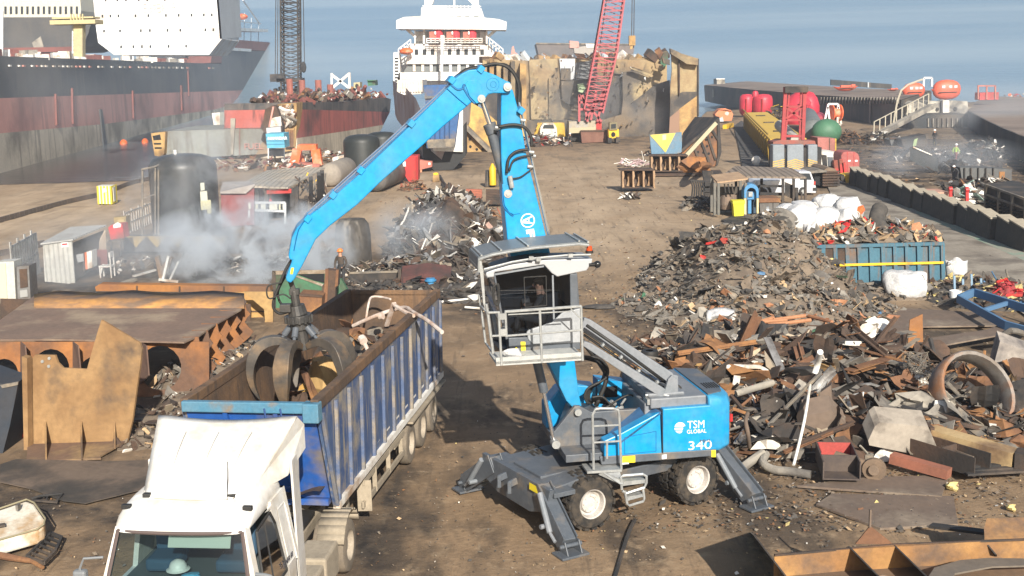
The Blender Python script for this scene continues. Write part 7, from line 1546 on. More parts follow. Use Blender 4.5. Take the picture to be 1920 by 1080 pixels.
# long corrugated shelter
ln = thing('corrugated_shelter','long shelter with brown corrugated roof on dark posts','shelter',at(1450,385));D = gD(1470,388)
b = B();b.prism([atD(x,y,d) for x,y,d in [(1400,334,D),(1512,335,D),(1484,318,D+5),(1378,314,D+5)]],Z1*.12);b.prism([atD(x,y,d) for x,y,d in [(1400,334,D),(1378,314,D+5),(1360,327,D+3)]],Z1*.1)
b.obj('roof',mat('roof_brown',(.25,.20,.155),(.19,.155,.125),.8,.5,rough=.8,wave=(0,.45,1)),ln)
for x,d in ((1468,0),(1488,0),(1510,0),(1401,0),(1428,3),(1380,4)):
    b = B();b.bar(atD(x,335,D+d),atD(x,384 if d == 0 else 372,D+d),.16,.16);b.obj('post',BURNT,ln)
b = B();b.bar(atD(1425,349,D+.5),atD(1468,349,D+.5),.1,.15);b.bar(atD(1425,363,D+.5),atD(1468,364,D+.5),.1,.2);b.prism([atD(x,y,D+.3) for x,y in [(1472,341),(1486,347),(1486,373),(1472,367)]],V((0,.1,0)));b.obj('screen',BURNT,ln)
b = B();b.lathe([(.45,-.1),(.6,-.1),(.6,.1),(.45,.1)],atD(1430,362,D+2),(0,1,0),18);tag(b.obj('tyre',BLACK),'black tyre hanging under the long corrugated shelter','tyre')
b = B();b.bar(atD(1493,352,D),atD(1493,380,D),.3,.2);b.bar(atD(1503,360,D-1),atD(1503,382,D-1),.1,.1);tag(b.obj('post_pair',BURNT),'two dark short posts standing by the silver van wheel','post')
# small hut left of it
ht_ = thing('tool_hut','small open tool hut with wooden roof and dark legs','hut',at(1360,404));D = gD(1345,406)
b = B();b.prism([atD(x,y,d) for x,y,d in [(1333,331,D+2.4),(1384,325,D+2.4),(1402,337,D),(1345,344,D)]],Z1*.1);b.obj('roof',mat('roof_plank',(.42,.29,.18),(.33,.22,.14),1.6,.5,rough=.9,wave=(1,.3,.6)),ht_)
for x,d in ((1340,0),(1347,0),(1398,0),(1334,1.8),(1388,2)): b = B();b.bar(atD(x,343-(d > 0)*8,D+d),atD(x,403-(d > 0)*6,D+d),.2,.16);b.obj('leg',mat('leg_grey',(.11,.11,.10),(.15,.14,.12),2,.5),ht_)
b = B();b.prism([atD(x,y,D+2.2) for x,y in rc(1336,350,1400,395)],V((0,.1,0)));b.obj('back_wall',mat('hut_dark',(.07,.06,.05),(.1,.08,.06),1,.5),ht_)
b = B();[b.bar(atD(x,345,D+.5),atD(x+3,362,D+.5),.07,.07) for x in (1358,1365,1372)];b.obj('hanging_tool',BURNT,ht_)
for i,(x,y,r_) in enumerate(((1358,384,8),(1368,378,9),(1352,390,7))):
    pass
b = B();b.lathe([(0,0),(.35,0),(.42,.3),(.35,.8),(.28,.8),(.2,.5),(0,.5)],atD(1362,392,D+.8),n=14);b.lathe([(.2,0),(.55,0),(.55,.7),(.2,.7)],atD(1368,388,D+1.3),(0,.3,1),16);tag(b.obj('rope_coil',mat('coil_brown',(.2,.14,.1),(.13,.1,.08),3,.5)),'brown coils of cable inside the small tool hut','coil')
bo_ = thing('blue_arch_booth','blue arched phone style booth with pale posts at the hut','booth',at(1408,404));D = gD(1408,405)
def archpts(cx,hw,yt,yb,ybase,n=10): return [(cx-hw,ybase)]+[(cx-hw*math.cos(math.pi*i/n),yb-(yb-yt)*math.sin(math.pi*i/n)) for i in range(n+1)]+[(cx+hw,ybase)]
o_,i_ = archpts(1409,13.5,345,358,372),archpts(1409,9.5,352,362,372)
b = B();P = [atD(x,y,D) for x,y in o_+list(reversed(i_))];b.prism(P,V((0,.9,0)));b.obj('arch',mat('booth_arch',(.07,.24,.45),(.06,.2,.4),1,.5,rough=.6),bo_)
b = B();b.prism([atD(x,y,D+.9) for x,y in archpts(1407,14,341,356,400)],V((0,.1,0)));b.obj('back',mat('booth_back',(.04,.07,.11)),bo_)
b = B();[b.prism([atD(*p_,D) for p_ in rc(x0,371,x1,402)],V((0,.25,0))) for x0,x1 in ((1395.5,1399),(1419,1422.5))];b.obj('side_post',mat('post_cream',(.6,.53,.36),(.55,.45,.2),1,.5),bo_)
b = B();b.box(atD(1408,366,D+.5),(.5,.3,.5));b.bar(atD(1405,375,D+.4),atD(1405,400,D+.4),.25,.2);b.obj('column',mat('booth_arch',(.07,.24,.45)),bo_)
b = B();b.box(atD(1407,364,D+.3),(.25,.15,.3));b.obj('telephone',GALV,bo_)
pg('yellow_bin','bright yellow wheelie bin standing beside the blue arched booth','bin',gD(1385,407),[(1375,380),(1396,380),(1394,406),(1377,407)],.7,mat('bin_yellow',(.68,.62,.03),rough=.5),parts=[('lid',[(1374,377),(1397,376),(1397,382),(1374,382)],mat('bin_lid',(.62,.56,.04)),.06,.85)])
wb = pg('work_cabinet','grey work cabinet with brown top right of the blue arched booth','cabinet',gD(1440,403),[(1424,378),(1461,377),(1461,402),(1426,403)],1.2,mat('wb_grey',(.10,.095,.09),(.14,.13,.12),1,.5),parts=[('top',[(1422,372),(1462,371),(1464,379),(1422,380)],RUST,.1,1.6),('seam',rc(1449,380,1450,402),DARK,.03)])
b = B();b.lathe([(.15,0),(.33,0),(.33,.3),(.15,.3),(.15,0)],at(1441,403,.35),(0,1,.1),16);b.cyl(at(1437,395,.8),at(1442,395,.8),.25);tag(b.obj('grey_pump',GALV),'small round grey pump in front of the work cabinet','pump')
rk = thing('wire_rack','dark bent wire rack standing left of the tool hut','rack',at(1312,382));D = gD(1312,384)
b = B();[b.tube([atD(1296+i*4,338,D),atD(1299+i*4,352,D),atD(1297+i*4.4,370,D)],.06,5) for i in range(6)];[b.tube([atD(1318+i*3.5,320,D+2),atD(1320+i*3,332,D+2),atD(1322+i*3,343,D+1.5)],.09,5) for i in range(6)];b.bar(atD(1294,338,D),atD(1322,340,D),.1,.1);b.obj('wire',BURNT,rk);b = B();b.box(atD(1327,362,D+.5),(.5,.6,1.6));b.box(atD(1326,350,D+.5),(.7,.6,.1));b.box(atD(1326,358,D+.4),(.7,.6,.1));b.obj('shelf',BURNT,rk)
clutter('scrap_litter','dark metal bits piled at the foot of the tool hut',None,1316,390,38,2.2,110,.7,[BURNT,BURNT,SCRG,RUSTD],.7,'stuff',65)
b = B();b.prism([at(x,y,.08) for x,y in [(1352,412),(1370,406),(1400,404),(1440,406),(1436,414),(1390,420),(1360,417)]],Z1*-.06);tag(b.obj('rubber_mat',BURNT),'dark oval mat on the ground in front of the yellow bin','mat')
b = B();D = gD(1418,312);b.lathe([(0,0),(.4,0),(.4,.3),(.2,.4),(0,.4)],atD(1418,300,D),(-.3,-1,0),14);b.bar(atD(1418,304,D),atD(1417,316,D),.4,.4);tag(b.obj('siren_horn',DWHITE),'white horn loudspeaker on a short post by the black mats','loudspeaker')
# blue and yellow plate, holed hull piece, rib boxes
D = gD(1240,293);o = pg('blue_yellow_panel','blue panel with yellow inverted triangle standing on the yard','panel',D,[(1218,253),(1278,248),(1279,285),(1262,290),(1222,292)],.4,mat('panel_blue',(.10,.20,.30),(.13,.22,.3),.8,.5,rough=.7,c3=(.2,.2,.18),sc3=.6,amt3=.2),parts=[('yellow_triangle',[(1219,253),(1267,249),(1248,286)],mat('panel_yellow',(.68,.52,.10),(.6,.46,.12),1,.5),.05),('hatch',[(1242,253),(1249,252),(1249,262),(1242,263)],mat('pale_patch',(.5,.45,.35)),.1)])
D = gD(1320,314);hh = thing('holed_hull_piece','orange hull piece full of round holes with black sloping top plate','hull piece',at(1320,318))
b = B();b.prism([atD(x,y,D) for x,y in [(1272,292),(1345,222),(1348,220),(1348,300),(1340,312),(1300,316),(1262,314),(1268,298)]],V((0,.4,0)));b.obj('web',WEB,hh)
b = B();b.prism([atD(x,y,d) for x,y,d in [(1278,280,D-.5),(1347,220,D-.5),(1303,219,D+7),(1280,250,D+7)]],Z1*-.3);b.obj('top_plate',BURNT,hh);b = B();b.bar(atD(1285,292,D-.3),atD(1342,230,D-.3),.8,.35);b.obj('flange',mat('flange_pale',(.42,.38,.26)),hh)
for x,y in ((1335,243),(1335,257),(1324,262),(1313,263),(1326,274),(1316,274),(1306,274),(1319,286),(1309,285),(1329,288)):
    b = B();b.prism([atD(*p_,D-.04) for p_ in circ(x,y,2.3,2.4,10)],V((0,.03,0)));b.obj('hole',DARK,hh)
b = B();[b.bar(atD(*p_,D-.1),atD(*q_,D-.1),.12,.2) for p_,q_ in (((1300,272),(1316,314)),((1312,258),(1330,304)),((1324,246),(1342,300)),((1330,236),(1347,262)))];b.obj('stiffener',BURNT,hh);b = B();b.prism([atD(x,y,D-.2) for x,y in [(1345,220),(1349,219),(1353,285),(1346,310),(1342,312),(1346,290)]],V((0,2,0)));b.obj('edge_plate',BURNT,hh)
def ribbox(label,x0,y0,x1,y1,D,n,m):
    t = thing('rib_box',label,'hull piece',atD((x0+x1)/2,y1,D)); 
    for k,(ya,dd) in enumerate(((y0,0),(y1,0))): b = B();b.prism([atD(x0-6*(k == 0),ya-1.5,D-1.4),atD(x1,ya-2.5,D-1.4),atD(x1,ya,D-1.4),atD(x0-6*(k == 0),ya,D-1.4)],V((0,1.8,0)));b.obj('flange',RUSTD,t)
    b = B();b.prism([atD(*p_,D) for p_ in rc(x0,y0,x1,y1)],V((0,.3,0)));b.obj('back_plate',mat('rib_back',(.10,.065,.045),(.07,.05,.04),1,.5),t)
    for i in range(n+1): x = x0+(x1-x0)*i/n;b = B();b.prism([atD(x-1.5,y0,D-1.3),atD(x+1.5,y0,D-1.3),atD(x+3,y0+(y1-y0)*.3,D-1.3),atD(x+1,y0+(y1-y0)*.55,D-1.3),atD(x+3,y1,D-1.3),atD(x-1,y1,D-1.3)],V((0,1.3,0)));b.obj('web',m,t)
    for i in range(n): x = x0+(x1-x0)*(i+.6)/n;b = B();b.tube([atD(x-2,y1-4,D-.3),atD(x+1,y1-(y1-y0)*.45,D-.3),atD(x-1,y0+5,D-.3)],.16,6,sub=2);b.obj('pipe',mat('web_tan',(.4,.27,.16)),t)
ribbox('rib box with four dark bays under the blue and yellow panel',1222,293,1290,322,gD(1255,326),4,mat('web_tan',(.4,.27,.16),(.3,.19,.11),1,.5))
ribbox('separate small rib box with three dark bays on the open yard',1168,320,1226,353,gD(1195,356),3,mat('web_tan',(.4,.27,.16)))
b = B();b.prism([at(x,y,.2) for x,y in [(1218,322),(1350,318),(1356,326),(1220,327)]],Z1*-.15);tag(b.obj('base_plate',RUSTD),'dark base plate lying under the four bay rib box','plate')
b = B();b.sph(at(1306,312,.7),(1.4,1,.8),12,jit=.6);b.tube([at(1300,314,.4),at(1312,308,2.0),at(1330,310,.6)],.25,7,sub=3);tag(b.obj('bent_plate_curl',RUSTB),'curled orange plate between the rib box and the holed hull piece','plate')
clutter('scrap_litter','tangle of pale wires on top of the small rib box',None,1190,312,34,1.2,26,.7,[DWHITE,mat('wire_pink',(.45,.32,.33))],1.0,'stuff',66,plates=.0)
clutter('scrap_litter','small pile of dark steel bits on the open yard',None,1184,372,20,.8,26,.3,[BURNT,RUSTD,DWHITE,SCRG],.8,'stuff',67)
clutter('scrap_litter','ragged scrap fringe below the blue and yellow panel',None,1245,291,38,1.5,90,1.2,[SCRG,DWHITE,RUST,mat('wire_pink',(.45,.32,.33))],.7,'stuff',68,plates=.4)
# ---------- block wall along the road ----------
aW,cW = at(1600,346),at(1930,474);nb = 17;dW = (cW-aW)/nb;lw = dW.length;az_ = math.atan2(dW.y,dW.x)
CB = mat('block_dark',(.06,.057,.052),(.04,.039,.037),1.0,.5,rough=.95,c3=(.11,.095,.08),sc3=.6,amt3=.2,bump=.3);CT = mat('block_top',(.42,.37,.28),(.34,.29,.22),1.4,.5,rough=.95)
labs = ['first block nearest the yellow bucket','second block from the yellow bucket','third block from the yellow bucket','fourth block from the yellow bucket','fifth block, beside a gap','sixth block, right after the gap','seventh block, opposite the rusty container','eighth block, opposite the rusty container end','ninth block, left of the first red pillar','tenth block, below the first red pillar','eleventh block, carrying a white mark','twelfth block, below the second red pillar','thirteenth block, left of the slotted container','fourteenth block, at the slotted container corner','fifteenth block, below the slotted container','sixteenth block, below the slotted container','last block at the right edge of the picture']
first = None
for i in range(nb):
    p = aW+dW*i;M3 = Euler((0,R_(4.5),az_)).to_matrix()
    if first is None:
        first = thing('wall_block','x','concrete block',(0,0,0),'concrete blocks of the road wall');lc_ = [(-lw*.49,0),(lw*.49,0)]
        b = B();b.prism([V((-lw*.49,-.35,0)),V((lw*.49,-.35,0)),V((lw*.49,-.28,1.15)),V((-lw*.49,-.28,1.35))],V((0,.65,0)));b.obj('block',CB,first,local=True)
        b = B();b.prism([V((-lw*.49,-.33,1.36)),V((lw*.49,-.33,1.16)),V((lw*.49,.38,1.16)),V((-lw*.49,.38,1.36))],V((0,0,.07)));b.obj('coping',CT,first,local=True)
        o = first
    else: o = copy_thing(first,(0,0,0))
    o['label'] = 'dark concrete wall block with pale top, '+labs[i];jx = rnd.uniform(-.12,.12);o.location = p+dW*.5+V((jx,-jx,rnd.uniform(-.08,.04)));o.rotation_euler = (0,R_(rnd.uniform(-1,2)),az_+R_(rnd.uniform(-3,3)))
# things behind the block wall
pg('rusty_container','low rusty red and white open box behind the block wall','container',gD(1760,384),[(1728,360),(1780,360),(1781,384),(1729,384)],2.2,mat('rust_pink',(.42,.2,.14),(.48,.3,.22),1.2,.5,rough=.9),parts=[('dark_end',[(1718,354),(1728,360),(1729,380),(1719,374)],BURNT,.1,1.5),('crack',[(1744,361),(1746,361),(1749,384),(1747,384)],RUSTD,.04)])
for lab,x,y0,y1 in (('red pillar beside the rusty open box, left one of two',1782,352,385),('red pillar with round head, right one of two',1813,353,392)):
    t = thing('red_pillar',lab,'pillar',at(x,y1));D = gD(x,y1);b = B();b.bar(atD(x,y1,D),atD(x,y0+4,D),.18,.18);b.obj('post',RED,t);b = B();b.cyl(atD(x-3,y0+3,D),atD(x+3,y0+2,D),.16);b.cyl(atD(x,y0+3,D),atD(x,y0-1,D),.12);b.obj('valve_head',RED,t)
clutter('scrap_litter','mixed scrap and a greenish box between the red pillars',None,1812,380,36,2.5,120,1.1,[DWHITE,BURNT,RUST,SCRG,mat('mint',(.3,.45,.4))],.9,'stuff',69)
sc_ = thing('slotted_container','black slatted open container at the right edge above the block wall','container',at(1880,416));D = gD(1880,418)
b = B();b.prism([atD(x,y,d) for x,y,d in [(1849,345,D+3.2),(1850,408,D+3.2),(1925,436,D-1.5),(1925,372,D-1.5)]],V((.1,.1,0)));b.prism([atD(1849,345,D+3.2),atD(1925,372,D-1.5),atD(1980,362,D),atD(1900,338,D+5)],Z1*-.1);b.obj('wall',BURNT,sc_)
b = B();WP_ = lambda u,v: atD(1849+76*u,345+27*u+(63+1*u)*v,D+3.2-4.7*u)-V((.08,.12,0))
for u in (0,.33,.66,.98): b.bar(WP_(u,0),WP_(u,1),.18,.14)
b.bar(WP_(0,.02),WP_(1,.02),.12,.12);b.bar(WP_(0,.3),WP_(1,.3),.1,.1);b.obj('rib',SCRG,sc_)
b = B()
for k in range(3):
    for u in (.06,.14,.22): [b.box(WP_(u+k*.33,v),(.28,.08,.12)) for v in (.45,.55,.65,.75,.85)]
b.obj('slot',DARK,sc_)
# far right work area
dkw = pg('dark_plate_wall','long dark plate standing on edge in the burnt area','plate',100,[(1706,276),(1712,274),(1755,297),(1753,322),(1740,318),(1706,300)],0,mat('plate_navy',(.045,.055,.065),(.07,.07,.07),.6,.5),vec=(.3,.2,0),parts=[('pale_edge',[(1712,274),(1748,290),(1748,292),(1712,277)],DWHITE,.1)])
o = pg('ribbed_box','dark ribbed steel box lying in the burnt area at the right','steel box',92,[(1800,314),(1866,316),(1897,318),(1897,342),(1866,344),(1804,340)],2,mat('box_grey',(.12,.125,.125),(.09,.09,.09),.8,.5),parts=[('rib',rc(x,315,x+2,341),BURNT,.15) for x in (1808,1820,1834,1848,1862)]+[('rust_patch',rc(1874,322,1884,340),RUST,.06),('fallen_tube',[(1832,336),(1876,334),(1876,338),(1832,340)],DWHITE,.6,.4)])
pg('tilted_box','dark tilted box with pale green strip in the burnt area','steel box',118,[(1690,262),(1735,252),(1741,272),(1728,280),(1694,276)],2,BURNT,parts=[('green_strip',[(1714,262),(1721,259),(1717,276),(1711,276)],mat('strip_green',(.3,.4,.2)),.1)])
pg('tilted_box','small dark box left of the tilted box','steel box',120,[(1668,262),(1688,258),(1690,270),(1672,274)],2,mat('box_grey',(.12,.125,.125)),parts=[('lip',rc(1668,258,1688,261),RUSTD,.1)])
for lab,x,y,rx,sy,n,hh_,s in (('burnt steel bits heaped left of the tilted box',1650,268,40,5,160,1.2,71),('burnt scrap field around the two workers',1770,300,90,10,420,.7,72),('burnt torn steel heap right of the worker in the green vest',1845,296,34,4,200,1.9,73),('scrap along the ribbed box',1790,322,50,3,160,.8,74),('flat burnt plates in front of the ribbed box',1840,348,80,3,90,.4,75)):
    clutter('burnt_scrap',lab,None,x,y,rx,sy,n,hh_,[BURNT,BURNT,SCRG,RUSTD,BURNT,BURNT,RUSTD,DWHITE,BURNT,BURNT],.8,'stuff',s)
clutter('tarred_heap','heap of dark wires left of the burnt boxes',None,1593,268,26,3,130,1.2,[RUSTD,RUSTD,BURNT,RUST],.9,'stuff',76,plates=.1,mound=RUSTD)
person('worker in green vest and white helmet with red trousers in the burnt area',at(1791,307),R_(-60),WALK,VEST,mat('trousers_red',(.2,.05,.045)),HATW,scale=1.02)
person('worker in dark overalls bending behind the long dark plate',at(1752,275),R_(120),WORK,OVR,OVR,HATW,scale=1.05)
person('crouching worker at the left end of the ribbed box',at(1797,340),R_(60),BEND,OVR,OVR,HATW,scale=.8)
b = B();b.sph(at(1790,230,.0),(7,4,2.2),14,jit=.5,flat=.05);tag(b.obj('sand_heap',mat('sand',(.36,.29,.2),(.3,.24,.17),1,.5)),'pale sand heap at the foot of the right hull deck','sand heap',kind='stuff')
# ---------- big scrap heap, skip, sacks, plate field, foreground ----------
def bigheap(name,label,cx,cy,sx,sy,hgt,n,mats,wts,size,seed,peaks=1,mound=None,plates=.7,lean=1.3,big=0,big_s=1):
    """uncountable heap; pieces lie on a rough mound and follow its slope"""
    r = random.Random(seed);c = at(cx,cy);b = B()
    def Hh(x,y):
        d = max(0,1-(x*x+y*y));h = d**.9*(.75+.5*noise.noise(V((x*1.7+seed,y*1.7,1)))+.22*noise.noise(V((x*5,y*5,seed))))
        return hgt*max(h,0)-.08*(d <= 0)
    b.sheet(lambda u,v: c+V(((u-.5)*2.1*sx,(v-.5)*2.1*sy,Hh((u-.5)*2.1,(v-.5)*2.1)-.04)),40,40,mound)
    for i in range(n):
        a = r.uniform(0,2*math.pi);k = math.sqrt(r.random())*1.02;x,y = math.cos(a)*k,math.sin(a)*k
        s = size*(.35+1.35*r.random()**3);p = c+V((x*sx,y*sy,Hh(x,y)+s*.18*r.random()+.01));m = r.choices(mats,wts)[0];t = r.random()
        if t < plates: u,v = randuv(r,lean);jag(b,p,s*r.uniform(.5,1.3),s*r.uniform(.25,.8),r.choice((4,5,6,8)),u,v,.01+.02*s*r.random(),m,r,r.uniform(-.6,.6))
        elif t < plates+.12: b.sph(p,(s*.4,s*.28,s*.2),7,m,jit=1.2,seed=i)
        else:
            d = V((r.uniform(-1,1),r.uniform(-1,1),r.uniform(-.4,.5))).normalized()*s*r.uniform(.7,2.0)
            if r.random() < .4: b.tube([p-d*.5,p+rv(r,.15*s),p+d*.5],s*r.uniform(.02,.06),5,m)
            else: w_ = s*r.uniform(.06,.3);b.bar(p-d*.5,p+d*.5,w_,.012+s*.02,m);r.random() < .5 and b.bar(p-d*.5+Z1*w_*.3,p+d*.5+Z1*w_*.3,.012+s*.02,w_*.6,m)
    for i in range(big):
        a = r.uniform(0,6.28);k = math.sqrt(r.random())*.9;x,y = math.cos(a)*k,math.sin(a)*k;s = r.uniform(.7,1.7)*big_s;u_,v_ = randuv(r,.9);w__ = u_.cross(v_);cu = r.uniform(-.5,.5);p = c+V((x*sx,y*sy,Hh(x,y)+.15));j1 = r.uniform(0,9);kk = r.uniform(.3,.7)
        b.sheet(lambda u,v: p+u_*(u-.5)*s*(1+.3*noise.noise(V((v*3,j1,0))))+v_*(v-.5)*s*kk*(1+.3*noise.noise(V((u*3,j1,5))))+w__*(cu*s*(u-.5)**2*2+.07*s*noise.noise(V((u*3,v*3,j1)))),7,4,r.choices(mats,wts)[0])
    o = b.obj(name,None);tag(o,label,None,None,'stuff');return o
F1 = mat('felt_grey',(.13,.12,.105),(.20,.18,.155),3,.5,rough=.98,bump=.4);F2 = mat('felt_brown',(.21,.165,.12),(.14,.11,.085),3,.5,rough=.98,bump=.4);F3 = mat('dark_felt',(.05,.047,.044),(.09,.08,.07),3,.5,rough=.95)
PB = mat('pipe_orange',(.42,.20,.10),(.32,.15,.08),1.5,.5,rough=.8);CRD = mat('cardboard',(.47,.34,.2),(.38,.26,.15),1.5,.5,rough=.9);MBL = mat('mid_blue',(.08,.17,.3),rough=.7)
HM,HWt = [F1,F2,F3,SCRG,DWHITE,CONC,PB,MBL,GREEN,RED],[30,26,22,10,2.5,6,1.5,.4,.3,.1]
bigheap('debris_heap','large grey brown debris heap in front of the tool hut and skip',1398,538,4.5,7.2,3.1,4300,HM,HWt,.34,5,mound=F2,big=60,big_s=.7)
bigheap('debris_heap','spread out debris skirt with orange pipes left of the skip',1455,590,4.6,3.0,.9,1500,HM+[PB,CRD],HWt+[10,6],.42,6,mound=F2)
bigheap('debris_heap','thin debris scattered at the left foot of the big heap',1270,575,2.6,3.0,.25,500,HM,HWt,.3,7,mound=F2)
bigheap('debris_heap','brown debris at the foot of the skip',1640,552,4.6,1.3,.45,500,HM,HWt,.4,8,mound=F2)
bigheap('debris_heap','coiled cables and rags right of the skip',1850,555,2.6,3.0,.7,600,[F3,F2,YFOAM,SCRG,RUSTD,MBL],[8,6,3,3,4,1],.45,9,mound=F3)
RM_,RW_ = [RUST,RUSTD,SCRG,RUSTB,DWHITE,BURNT,GREEN,CONC,RUSTY,RED,SILV],[20,30,20,2,4,16,.3,12,4,.1,3]
bigheap('plate_heap','tangled field of rusty plates and beams behind the machine',1500,722,5.0,3.4,1.7,1150,RM_,RW_,.85,11,mound=RUSTD,plates=.36,big=55)
bigheap('plate_heap','tangled rusty plates and pipes in the middle of the right side',1600,796,5.6,3.0,.75,1050,RM_,RW_,.75,12,mound=RUSTD,plates=.36,big=40)
bigheap('plate_heap','rusty plates and torn beams towards the right edge',1840,770,4.2,3.6,.6,750,RM_,RW_,.75,13,mound=RUSTD,plates=.36,big=30)
bigheap('plate_heap','dark low scrap left of the plate field',1320,668,3.0,1.8,.8,420,RM_,RW_,.6,14,mound=RUSTD,plates=.4)
bigheap('debris_heap','torn rags and trash between the scalloped section and the trailer',420,700,2.2,3.4,.7,520,[F1,F2,DWHITE,RUSTD,CRD,SCRG],[6,6,3,5,2,4],.4,15,mound=F2)
bigheap('debris_heap','scrap bits lying left of the trailer front',300,800,1.8,2.0,.3,300,[F2,DWHITE,RUSTD,CRD,SCRG],[6,2,5,3,3],.3,16,mound=F2)
bigheap('burnt_scrap','sooty scrap mass between the green container and the cab',800,545,5.5,3.0,.5,700,[BURNT,RUSTD,SCRG,F3,DWHITE,SILV],[12,6,4,6,1,1],.5,17,mound=F3)
# litter on the ground (uncountable small bits)
def litter(label,seed,n,area,s0,s1,mats,wts):
    r = random.Random(seed);b = B()
    for i in range(n):
        x,y = area(r);p = at(x,y);p.z = .0
        s = r.uniform(s0,s1)*(1 if r.random() < .9 else 2);u,v = randuv(r,.5)
        b.add([p+u*s+Z1*.03,p+v*s*.6+Z1*.04,p-u*s*r.uniform(.4,1)+Z1*.03,p-v*s*.5+Z1*.02],[(0,1,2,3)],r.choices(mats,wts)[0])
    o = b.obj('ground_litter',None);tag(o,label,None,None,'stuff')
LM,LW = [DWHITE,F2,CRD,F3,RUST,SCRG,YFOAM],[.8,8,3,9,4,5,.3]
litter('small pale and rusty bits scattered on the near ground',1,3800,lambda r: (r.uniform(-50,1970),560+540*r.random()**.8),.008,.035,LM,LW)
litter('fragments scattered round the scrap field',2,4500,lambda r: (r.gauss(1560,260),r.gauss(720,130) if r.random() < .6 else r.uniform(860,1000)),.02,.07,LM,LW)
litter('crumbs of debris round the big heap',3,2600,lambda r: (r.gauss(1340,140),r.gauss(575,45)),.03,.09,LM,LW)
litter('debris crumbs over the far yard',4,2200,lambda r: (r.uniform(700,1500),330+260*r.random()),.03,.10,LM,LW)
litter('debris over the burnt area and right yard',5,1500,lambda r: (r.uniform(1560,1950),250+100*r.random()),.06,.2,LM,LW)
# skip with its load
sk = thing('skip','long blue ribbed rubbish skip with yellow stripe, brown at its left end','skip',at(1640,542));Ds_ = gD(1640,545)
SB = mat('skip_teal',(.055,.145,.20),(.045,.12,.17),.9,.5,rough=.65,c3=(.16,.10,.065),sc3=.8,amt3=.2,streak=.5)
T0,T1 = atD(1520,463,Ds_),atD(1766,455,Ds_);B0,B1 = atD(1524,545,Ds_),atD(1768,535,Ds_);T0.z = T1.z = (T0.z+T1.z)/2;B0.z = B1.z = .05
b = B();b.prism([T0,T1,B1,B0],V((0,.06,0)));b.prism([T0+V((0,2.6,0)),T1+V((0,2.6,0)),B1+V((0,2.6,0)),B0+V((0,2.6,0))],V((0,.06,0)));b.prism([T1,T1+V((0,2.6,0)),B1+V((0,2.6,0)),B1],V((-.06,0,0)));b.prism([T0,T0+V((0,2.6,0)),B0+V((0,2.6,0)),B0],V((.06,0,0)));b.prism([B0,B1,B1+V((0,2.6,0)),B0+V((0,2.6,0))],V((0,0,.1)));b.obj('body',SB,sk)
b = B();n = 11
for i in range(n+1): p = T0.lerp(T1,i/n);q_ = B0.lerp(B1,i/n);b.bar(p-V((0,.05,0)),q_-V((0,.05,0)),.16,.12,up=(0,1,0))
b.bar(T0-V((.05,.05,0)),T1+V((.05,-.05,0)),.16,.14);b.bar(T0+V((0,2.6,0)),T1+V((0,2.6,0)),.14,.14);b.bar(T1,T1+V((0,2.6,0)),.14,.14);b.obj('rib',SB,sk)
b = B();m0,m1 = T0.lerp(B0,.42)-V((0,.13,0)),T1.lerp(B1,.42)-V((0,.13,0));b.bar(m0.lerp(m1,.1),m1,.02,.1);b.bar(B0.lerp(B1,.85)+V((0,-.14,.1)),B1+V((0,-.14,.1)),.02,.12);b.obj('stripe',YELP,sk)
b = B();b.prism([T0+V((.1,-.03,-.05)),T0.lerp(T1,.26)+V((0,-.03,-.05)),B0.lerp(B1,.24)+V((0,-.03,.5)),B0+V((.1,-.03,.3))],V((0,-.02,0)));b.obj('rust_stain',RUSTD,sk)
cs_ = (T0+T1)/2+V((0,1.3,-.1))
def hp2(u,v): x = (u-.5)*2;y = (v-.5)*2;return cs_+V((x*2.75,y*1.25,.15+.55*(1-x*x)*(1-y*y)+.3*noise.noise(V((x*3,y*3,2)))))
b = B();b.sheet(hp2,20,12,F2);r7 = random.Random(77)
for i in range(420):
    u,v = r7.random(),r7.random();p = hp2(u,v)+Z1*.05;a,c = randuv(r7,1.2);jag(b,p,r7.uniform(.2,.9),r7.uniform(.15,.5),6,a,c,.02,r7.choices([F1,F2,CRD,DWHITE,F3,RED,SCRG,PB],[5,5,5,3,4,2,3,2])[0],r7,.4)
tag(b.obj('skip_load',None),'mixed rubbish heaped in the blue skip',None,None,'stuff')
def sack(lab,x,y,wp_,hp_,D,m=None,seed=0,dep=.8,grp=None):
    c = atD(x,y,D);b = B();b.sph(c,(wp_/pxm(D),wp_/pxm(D)*dep,hp_/pxm(D)*1.08),28,jit=.3,seed=seed*1.7+.3,sq=.72);o = b.obj('bulk_bag',m or PLAS,sm=70)
    tag(o,lab,'sack',grp)
    b = B();r = random.Random(seed);rw = wp_/pxm(D)
    for k in range(2): a = r.uniform(0,6.28);p = c+V((math.cos(a)*rw*.6,-rw*dep*.55,hp_/pxm(D)*.7));b.tube([p,p+V((.05,-.05,.1)),p+V((.15,-.02,.02)),p+V((.2,-.1,-.12))],.018,5,sub=2)
    b.obj('handle_loop',DWHITE,o)
for i,a_ in enumerate([('white bag at the very top of the sack pile on the skip',1549,385,20,17,53.5),('flat white bag just left of the topmost bag',1508,392,20,12,53),('big white bag right of the topmost bag beside the orange cloth',1590,396,21,20,52.8),('grey white bag at the left end of the sack pile',1478,402,22,14,52),('small white bag hanging off the far left of the pile',1461,400,9,10,51),('large creased white bag in the middle of the sack pile',1545,418,28,22,51.6),('white bag below the grey white one',1502,408,24,18,51.5),('white bag under the orange cloth',1590,418,16,22,51.2),('tall white bag leaning against the left end of the skip',1519,452,13,26,50.2),('white bag lying on the front edge of the skip',1573,444,21,14,50),('pale blue tinted bag beside the bag on the skip edge',1592,434,12,12,50.4)]): sack(a_[0],a_[1],a_[2],a_[3]*1.22,a_[4]*1.2,a_[5],seed=i+1)
